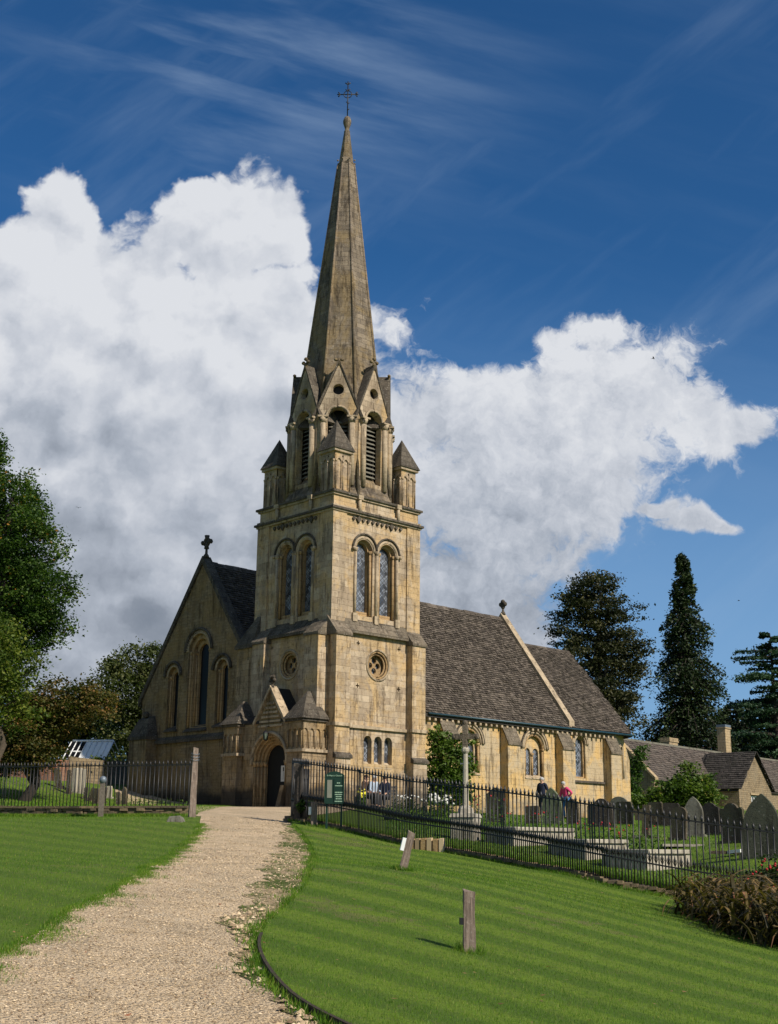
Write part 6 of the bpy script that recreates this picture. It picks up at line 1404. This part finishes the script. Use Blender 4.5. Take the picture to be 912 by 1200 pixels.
SPL = 'arching brown and yellow strap-leaved clump in the lower right border'
for px, py, D, L in [(826, 1096, 20.8, .75), (842, 1090, 21.4, .8), (862, 1104, 20.2, .8), (846, 1112, 19.6, .7), (880, 1096, 21, .8), (884, 1118, 19.2, .75), (900, 1112, 19.8, .8), (868, 1126, 18.6, .7), (905, 1134, 18.2, .75), (925, 1120, 19.5, .8), (922, 1145, 17.6, .75), (888, 1136, 18.0, .62), (834, 1076, 22.4, .7), (858, 1074, 22.4, .7), (940, 1100, 20.5, .8), (870, 1078, 21.8, .9), (890, 1080, 21.6, .95), (848, 1086, 21.6, .85), (915, 1090, 21, .95), (910, 1150, 17.2, .75)]:
    strap_plant(px, py, D, 210, L, SPL, 0, 1.0)

# ================================================================== PEOPLE
def skinned(name, verts, edges, radii, mat, parent, sub=2, root=0, **kw):
    me = bpy.data.meshes.new(name); me.from_pydata([tuple(v) for v in verts], edges, []); o = bpy.data.objects.new(name, me); COL.objects.link(o)
    md = o.modifiers.new('s', 'SKIN'); md.use_smooth_shade = True
    for i, r in enumerate(radii):
        sv = me.skin_vertices[0].data[i]; sv.radius = r if isinstance(r, tuple) else (r, r); sv.use_root = (i == root)
    o.modifiers.new('u', 'SUBSURF').levels = sub; bpy.context.view_layer.update()
    m2 = bpy.data.meshes.new_from_object(o.evaluated_get(bpy.context.evaluated_depsgraph_get())); bpy.data.objects.remove(o)
    m2.materials.clear(); m2.materials.append(mat); m2.polygons.foreach_set('use_smooth', [True]*len(m2.polygons))
    r = bpy.data.objects.new(name, m2); COL.objects.link(r); r.parent = parent; return tag(r, **kw)
M['skin'] = simple('skin', (.52, .31, .22), .6, 0, 8, .1); M['navy'] = simple('navy_coat', (.012, .016, .035), .8, 0, 14, .3); M['trousers'] = simple('dark_trousers', (.03, .028, .03), .85, 0, 14, .3)
M['pink'] = simple('pink_jacket', (.62, .05, .16), .7, 0, 14, .2); M['jeans'] = simple('blue_jeans', (.05, .16, .36), .85, 0, 14, .3); M['greyhair'] = simple('grey_hair', (.42, .41, .40), .8, 0, 30, .3); M['shoe'] = simple('shoes', (.02, .018, .016), .6)
M['paleshirt'] = simple('pale_blue_shirt', (.36, .42, .50), .8, 0, 14, .2); M['browncoat'] = simple('brown_coat', (.09, .05, .03), .85, 0, 14, .3); M['brownhair'] = simple('brown_hair', (.06, .035, .02), .8, 0, 30, .3)
def person(label, loc, rz, J, coat, legs, hair, height=1.75, longhair=False, extra=None):
    """J: joints for a 1.75 m figure facing -Y (x to its left); the body is one skinned surface, clothes and hair are shells over it"""
    k = height/1.75; e = empty('person', tuple(loc), rz, label=label, cat='person'); V = lambda *p: Vector(p)*k
    names = ['pel', 'belly', 'chest', 'neckb', 'neck', 'head', 'crown', 'shL', 'elL', 'wrL', 'haL', 'shR', 'elR', 'wrR', 'haR', 'hiL', 'knL', 'anL', 'toL', 'hiR', 'knR', 'anR', 'toR']
    D = dict(pel=(0, 0, .93), belly=(0, 0, 1.08), chest=(0, 0, 1.28), neckb=(0, .01, 1.44), neck=(0, -.005, 1.50), head=(0, -.02, 1.59), crown=(0, -.015, 1.69), shL=(.17, .01, 1.40), elL=(.23, .03, 1.13), wrL=(.24, -.05, .90), haL=(.24, -.08, .82),
             shR=(-.17, .01, 1.40), elR=(-.23, .03, 1.13), wrR=(-.24, -.05, .90), haR=(-.24, -.08, .82), hiL=(.09, 0, .90), knL=(.10, -.02, .50), anL=(.10, .02, .09), toL=(.11, -.13, .04), hiR=(-.09, 0, .90), knR=(-.10, -.02, .50), anR=(-.10, .02, .09), toR=(-.11, -.13, .04))
    D.update(J); P = [V(*D[n]) for n in names]; ix = {n: i for i, n in enumerate(names)}
    E_ = [('pel', 'belly'), ('belly', 'chest'), ('chest', 'neckb'), ('neckb', 'neck'), ('neck', 'head'), ('head', 'crown'), ('neckb', 'shL'), ('shL', 'elL'), ('elL', 'wrL'), ('wrL', 'haL'), ('neckb', 'shR'), ('shR', 'elR'), ('elR', 'wrR'), ('wrR', 'haR'), ('pel', 'hiL'), ('hiL', 'knL'), ('knL', 'anL'), ('anL', 'toL'), ('pel', 'hiR'), ('hiR', 'knR'), ('knR', 'anR'), ('anR', 'toR')]
    R = dict(pel=(.14, .10), belly=(.13, .095), chest=(.15, .105), neckb=(.07, .065), neck=.052, head=(.078, .095), crown=(.055, .065), shL=.055, elL=.042, wrL=.028, haL=(.036, .02), shR=.055, elR=.042, wrR=.028, haR=(.036, .02), hiL=.082, knL=.058, anL=.042, toL=(.042, .03), hiR=.082, knR=.058, anR=.042, toR=(.042, .03))
    rad = [tuple(x*k for x in (R[n] if isinstance(R[n], tuple) else (R[n], R[n]))) for n in names]; ed = [(ix[a], ix[b]) for a, b in E_]
    # fingers are part of the same figure: short tapering chains rooted in the palm
    for s in ('L', 'R'):
        h = P[ix['ha'+s]]; w = P[ix['wr'+s]]; d = (h-w).normalized(); sd = d.cross(Vector((0, 1, 0))).normalized() if abs(d.y) < .9 else Vector((1, 0, 0)); inn = d.cross(sd).normalized()
    body = skinned('body', P, ed, rad, M['skin'], e)
    q = MB()
    for s in ('L', 'R'):
        h = P[ix['ha'+s]]; w = P[ix['wr'+s]]; d = (h-w).normalized(); sd = d.cross(Vector((.3, 1, 0)).normalized()).normalized(); inn = d.cross(sd)
        for i, (o_, l) in enumerate(((-.028, .062), (-.009, .074), (.010, .07), (.028, .055))): q.tube([h+sd*o_*k-d*.01, h+sd*o_*k+d*l*.5*k, h+sd*o_*k+d*l*.85*k+inn*.02*k, h+sd*o_*k+d*l*k+inn*.035*k], [.0095*k, .009*k, .008*k, .005*k], 5)
        q.tube([h-d*.04*k+sd*.03*k, h+sd*.055*k, h+sd*.06*k+d*.035*k], [.011*k, .010*k, .006*k], 5)
    hd = P[ix['head']]; f = Vector((0, -1, 0))
    q.tube([hd+f*.085*k+V(0, 0, .02), hd+f*.112*k-V(0, 0, .01), hd+f*.085*k-V(0, 0, .018)], [.008*k, .014*k, .008*k], 6)
    for s in (-1, 1): q.ball(hd+V(s*.088, .005, .0), .012*k, .02*k, .03*k, 6)
    q.build('hands_and_features', M['skin'], body)
    q = MB()
    for s in (-1, 1): q.ball(hd+V(s*.032, -.088, .025), .011*k, n=6)
    q.tube([hd+V(-.025, -.088, -.045), hd+V(0, -.094, -.048), hd+V(.025, -.088, -.045)], .005*k, 4); q.build('eyes_and_mouth', M['browncoat'], body)
    def shell(nm, keys, scale, mat, tweak={}):
        kk = [n for n in names if n in keys]; jx = {n: i for i, n in enumerate(kk)}; ee = [(jx[a], jx[b]) for a, b in E_ if a in jx and b in jx]
        vv = [V(*tweak.get(n, D[n])) for n in kk]; rr = [tuple(x*scale*k+.008 for x in (R[n] if isinstance(R[n], tuple) else (R[n], R[n]))) for n in kk]; return skinned(nm, vv, ee, rr, mat, e)
    shell('jacket', ('pel', 'belly', 'chest', 'neckb', 'shL', 'elL', 'wrL', 'shR', 'elR', 'wrR'), 1.22, M[coat], {'pel': (D['pel'][0], D['pel'][1], D['pel'][2]-.03), 'neckb': (D['neckb'][0], D['neckb'][1], D['neckb'][2]-.01)})
    shell('trousers', ('pel', 'hiL', 'knL', 'anL', 'hiR', 'knR', 'anR'), 1.16, M[legs])
    for s in ('L', 'R'):
        a = V(*D['an'+s]); t_ = V(*D['to'+s]); q = MB(); q.tube([a+(a-t_)*.25-V(0, 0, .045), a*.5+t_*.5-V(0, 0, .012), t_], [.045*k, .052*k, .038*k], 8); q.build('shoe', M['shoe'], e)
    q = MB(); c = hd+V(0, .022, .055); q.ball(c, .098*k, .108*k, .088*k, 12); q.ball(hd+V(0, .05, .0), .088*k, .07*k, .075*k, 10)
    if longhair: q.tube([hd+V(0, .06, .03), hd+V(0, .09, -.08), hd+V(0, .09, -.2)], [.08*k, .085*k, .05*k], 8)
    q.build('hair', M[hair], e)
    return e
def place(px, py, D): P_ = at(px, py, D); return (P_[0], P_[1], h1(P_[0], P_[1]))
person('man in a dark navy coat with grey hair standing among the headstones', place(636, 957, 57), -.6, dict(head=(0, -.04, 1.585), crown=(0, -.045, 1.685), knL=(.10, -.05, .5), elL=(.24, .06, 1.14), wrL=(.22, -.06, .93), haL=(.21, -.10, .86)), 'navy', 'trousers', 'greyhair', 1.76)
person('white-haired woman in a pink jacket and blue jeans, hand on her hip', place(664, 957, 57), -1.0,
       dict(belly=(0, -.02, 1.07), chest=(0, -.06, 1.26), neckb=(0, -.10, 1.41), neck=(0, -.13, 1.46), head=(0, -.17, 1.54), crown=(0, -.18, 1.64), shL=(.16, -.08, 1.37), shR=(-.16, -.08, 1.37), elL=(.32, .08, 1.16), wrL=(.17, .02, 1.0), haL=(.13, -.02, .97), elR=(-.22, -.12, 1.12), wrR=(-.2, -.24, .95), haR=(-.2, -.3, .9), knR=(-.10, -.10, .5), anR=(-.10, -.02, .09)), 'pink', 'jeans', 'greyhair', 1.66)
sit = dict(pel=(0, .05, .50), belly=(0, .05, .66), chest=(0, .02, .86), neckb=(0, .0, 1.02), neck=(0, -.02, 1.08), head=(0, -.05, 1.17), crown=(0, -.05, 1.27), shL=(.17, 0, .98), elL=(.22, -.05, .72), wrL=(.14, -.26, .60), haL=(.10, -.33, .59), shR=(-.17, 0, .98), elR=(-.22, -.05, .72), wrR=(-.14, -.26, .60), haR=(-.10, -.33, .59),
           hiL=(.09, 0, .48), knL=(.10, -.42, .50), anL=(.10, -.40, .09), toL=(.10, -.54, .04), hiR=(-.09, 0, .48), knR=(-.10, -.42, .50), anR=(-.10, -.42, .09), toR=(-.10, -.56, .04))
SD = 52.5
for px, lb, co, tr_, hr, rz in ((438, 'seated person in a pale blue top beside the tower wall', 'paleshirt', 'trousers', 'greyhair', .5), (428, 'seated person in a brown coat behind the yellow flowers', 'browncoat', 'trousers', 'brownhair', .9), (451, 'seated person in dark clothes nearest the window side of the bench', 'navy', 'trousers', 'brownhair', -.3)):
    L_ = place(px, 951, SD); person(lb, L_, rz, sit, co, tr_, hr, 1.72)
L_ = place(440, 951, SD+.35); bn = empty('bench', L_, -.12, label='wooden bench by the tower wall under the seated people', cat='bench')
q = MB()
for i in range(4): q.box(-.85, .85, -.22+i*.12, -.13+i*.12, .40, .435)
q.build('seat', M['oak'], bn); q = MB()
for i in range(3): q.box(-.85, .85, .27, .30, .52+i*.13, .61+i*.13)
q.build('backrest', M['oak'], bn)
for x in (-.8, .8):
    for y in (-.2, .27): q = MB(); q.box(x-.03, x+.03, y-.03, y+.03, -.05, .42 if y < 0 else .9); q.build('leg', M['oak'], bn)

# ================================================================== BIRDS
def bird(px, py, D, span, label, rz):
    P_ = at(px, py, D); e = empty('bird', tuple(P_), rz, label=label, cat='bird', group='birds in flight'); s = span/2
    q = MB(); q.tube([(0, -.28*s, 0), (0, -.1*s, 0), (0, .2*s, .02*s), (0, .5*s, 0)], [.02*s, .09*s, .08*s, .02*s], 7)
    for d in (-1, 1):
        q.add([(0, -.12*s, .03*s), (d*.45*s, -.18*s, .22*s), (d*s, .05*s, .10*s), (d*.45*s, .12*s, .2*s), (0, .18*s, .03*s)], [(0, 1, 3, 4), (1, 2, 3)])
    q.add([(0, .42*s, 0), (-.12*s, .66*s, 0), (.12*s, .66*s, 0)], [(0, 1, 2)]); q.build('body', M['black'], e)
bird(766, 420, 60, .42, 'small dark bird flying against the right-hand cloud', 1.2); bird(92, 595, 90, .5, 'tiny bird against the grey cloud above the left trees', .3); bird(866, 704, 90, .4, 'tiny bird in the blue above the cedar', .9)

# ================================================================== GRASS, TUFTS, PEBBLES
def pdist(x, y, line):
    d = np.full(x.shape, 1e9)
    for a, b in zip(line[:-1], line[1:]):
        a = np.array(a[:2]); b = np.array(b[:2]); ab = b-a; t = np.clip(((x-a[0])*ab[0]+(y-a[1])*ab[1])/(ab@ab+1e-9), 0, 1); d = np.minimum(d, np.hypot(x-a[0]-t*ab[0], y-a[1]-t*ab[1]))
    return d
def blades(name, x, y, hgt, wid, label, lean=.5, zoff=0., tone=None, mat='blade', st_=.12):
    n = len(x); z = H(x, y)+zoff; az = rng.random(n)*2*PI; ln = rng.random(n)*lean; h = hgt*(.6+.8*rng.random(n)); f = rng.random(n)*2*PI
    w = wid*(.7+.6*rng.random(n)); b = np.stack([x, y, z-.01], 1); du = np.stack([np.cos(f)*w/2, np.sin(f)*w/2, np.zeros(n)], 1)
    st = STRIPE; s = np.sin((x*st[0]+y*st[1])*2*PI/st[2]); ld = np.stack([np.cos(az)*ln*h, np.sin(az)*ln*h, h*(1-.3*ln)], 1)
    v = np.stack([b-du, b+du, b+ld], 1).reshape(-1, 3); t = np.clip(rng.normal(size=n)*.2+.47+st_*s+.12*np.sin(x*1.9+2*np.sin(y*.9))*np.sin(y*1.4+x*.6), 0, .93) if tone is None else tone
    t = np.where(rng.random(n) < .03, 1.0, t)
    return np_mesh(name, v, np.arange(n*3).reshape(n, 3), M[mat], rnd=t, kind='stuff', label=label)
def scatter(n, dmin, dmax, half=.34, pad=1.5):
    D = dmin*(dmax/dmin)**rng.random(n); x = (rng.random(n)*2-1)*(D*half+pad); keep = rng.random(n) < (D*half+pad)/(D*(half+pad/dmin)); return x[keep], D[keep]
x, y = scatter(520000, 6.5, 36); k = inpoly(x, y, lawn_poly); x = x[k]; y = y[k]
blades('mown_grass', x, y, .026+.0004*y, .0045*(y/10)**.8, 'short mown grass blades of the raised lawn', zoff=.07)
Lp = [(-26, 4)]+[(p[0], p[1]) for p in L_edge]+[(p[0], p[1]-.2) for p in LL[::-1]]+[(-26, 38)]
x, y = scatter(420000, 8, 38); k = inpoly(x, y, Lp); x = x[k]; y = y[k]
blades('mown_grass', x, y, .026+.0004*y, .0045*(y/10)**.8, 'short mown grass blades of the left lawn', st_=.09)
# ragged lawn edges
def along(line, n, spread, side=0):
    P_ = np.array([p[:2] for p in line]); L = np.concatenate([[0], np.cumsum(np.hypot(*np.diff(P_, axis=0).T))]); s = rng.random(n)*L[-1]; x = np.interp(s, L, P_[:, 0]); y = np.interp(s, L, P_[:, 1])
    r = np.abs(rng.normal(size=n))*spread*(1+1.2*np.sin(s*1.7)*np.sin(s*4.1+1)+.6*np.sin(s*9)); return x+side*r+rng.normal(size=n)*.03, y+rng.normal(size=n)*.08, s
x, y, s = along(L_edge, 42000, .085, 1); blades('grass_edge', x, y, .038, .008, 'ragged grass creeping over the left edge of the track', lean=.9, zoff=.01)
x, y, s = along([p for p in R_lawn], 12000, .05, -1); blades('grass_edge', x, y, .05, .008, 'longer grass along the raised lawn edge', lean=.9, zoff=.05)
# weeds on the verge in patches
x, y = scatter(90000, 7, 34); k = inpoly(x, y, verge_poly); x = x[k]; y = y[k]; pn = np.sin(x*2.1+1.3*np.sin(y*1.1))*np.sin(y*1.3+.7*np.sin(x*2.7))+.35*np.sin(x*7+y*3); k = pn > .12; x = x[k]; y = y[k]
if len(x): blades('verge_weeds', x, y, .04, .009, 'patchy weeds and grass on the worn verge', lean=1.0, zoff=.02)
# taller grass at the feet of walls, posts and railings
x, y, s = along([(p[0], p[1]-.24) for p in fence_line], 11000, .06, 0); y -= np.abs(rng.normal(size=len(x)))*.05; blades('grass_edge', x, y, .09, .012, 'longer grass at the foot of the right dwarf wall', lean=.8, zoff=.05)
x, y, s = along([(p[0], p[1]+.3) for p in fence_line], 16000, .1, 0); y += np.abs(rng.normal(size=len(x)))*.25; blades('grass_edge', x, y, .12, .014, 'tall grass inside the right railing', lean=.8, zoff=.1)
x, y, s = along([(p[0], p[1]-.2) for p in LL], 14000, .1, 0); y -= np.abs(rng.normal(size=len(x)))*.1; blades('grass_edge', x, y, .10, .014, 'longer grass at the foot of the left dwarf wall', lean=.8)
for mx_, my_, r_ in ((550, 1121, 12.5), (471, 1024, 19.0), (225, 958, 35.6), (368, 966, 31.3)):
    P_ = at(mx_, my_, r_); n = 420; a_ = rng.random(n)*2*PI; rr_ = .07+np.abs(rng.normal(size=n))*.05; blades('grass_edge', P_[0]+rr_*np.cos(a_), P_[1]+rr_*np.sin(a_), .085, .007*(1 if r_ < 15 else 1.6), 'tuft of longer grass round the foot of a post', lean=.8, zoff=.06)
# churchyard grass inside the railings
x = rng.uniform(0, 22, 90000); y = rng.uniform(24, 60, 90000); fy = np.interp(x, [p[0] for p in fence_line], [p[1] for p in fence_line]); k = (y > fy+.25) & (np.abs(x) < y*.34+1); blades('churchyard_grass', x[k], y[k], .07, .022, 'churchyard grass between the graves on the right', lean=.8)
x = rng.uniform(-24, -6, 70000); y = rng.uniform(38, 62, 70000); k = (np.abs(x) < y*.34+1) & ((y-54) < -1.05*(x+2.4)-1.2); blades('churchyard_grass', x[k], y[k], .07, .024, 'churchyard grass behind the left railing', lean=.8)
# pebbles
def pebbles(name, x, y, size, zoff, label, tone=None):
    n = len(x); z = H(x, y)+zoff; base = np.array([[1, 0, 0], [0, 1, 0], [-1, 0, 0], [0, -1, 0], [0, 0, 1], [0, 0, -1]], float)*np.array([1, .8, .55]); s = size*(.45+rng.random(n)**2*1.1); a = rng.random(n)*2*PI
    c, sn = np.cos(a), np.sin(a); B = base[None]*(1+.25*rng.normal(size=(n, 6, 1)))*s[:, None, None]; X = B[..., 0]*c[:, None]-B[..., 1]*sn[:, None]+x[:, None]; Y = B[..., 0]*sn[:, None]+B[..., 1]*c[:, None]+y[:, None]; Z = B[..., 2]+z[:, None]+(s*.2)[:, None]
    v = np.stack([X, Y, Z], -1).reshape(-1, 3); fc = np.array([[0, 1, 4], [1, 2, 4], [2, 3, 4], [3, 0, 4]]); f = (np.arange(n)[:, None, None]*6+fc[None]).reshape(-1, 3)
    return np_mesh(name, v, f, M['pebble'], rnd=np.repeat(rng.random(n) if tone is None else tone, 4), kind='stuff', label=label)
x, y = scatter(150000, 6.5, 34, .3, 1.2); k = inpoly(x, y, grav_poly) & ~inpoly(x, y, lawn_poly); x = x[k]; y = y[k]
pebbles('gravel_stones', x, y, .0085*(y/9)**.6, .012, 'loose gravel stones on the track', tone=np.where(rng.random(len(x)) < .22, rng.random(len(x))*.12, .35+.65*rng.random(len(x))))
x, y = scatter(22000, 6.5, 30, .3, 1.2); k = inpoly(x, y, verge_poly); x = x[k]; y = y[k]; pebbles('verge_stones', x, y, .019, .022, 'larger loose stones gathered on the verge')
n = 500; x, y, s = along([p for p in R_grav if p[1] < 14], n, .35, 1); k = inpoly(x, y, verge_poly); x = x[k]; y = y[k]; pebbles('verge_stones', x, y, .030, .025, 'scattered larger stones by the raised lawn edge')
# a few fallen leaves
x, y = scatter(260, 7, 34); C = np.stack([x, y, H(x, y)+.045+.06*inpoly(x, y, lawn_poly)], 1)
leafmesh('fallen_leaves', C, .045, M['strap'], None, rng.random(len(C))*.5+.5, up=3, kind='stuff', label='few fallen brown leaves on the lawns and track')
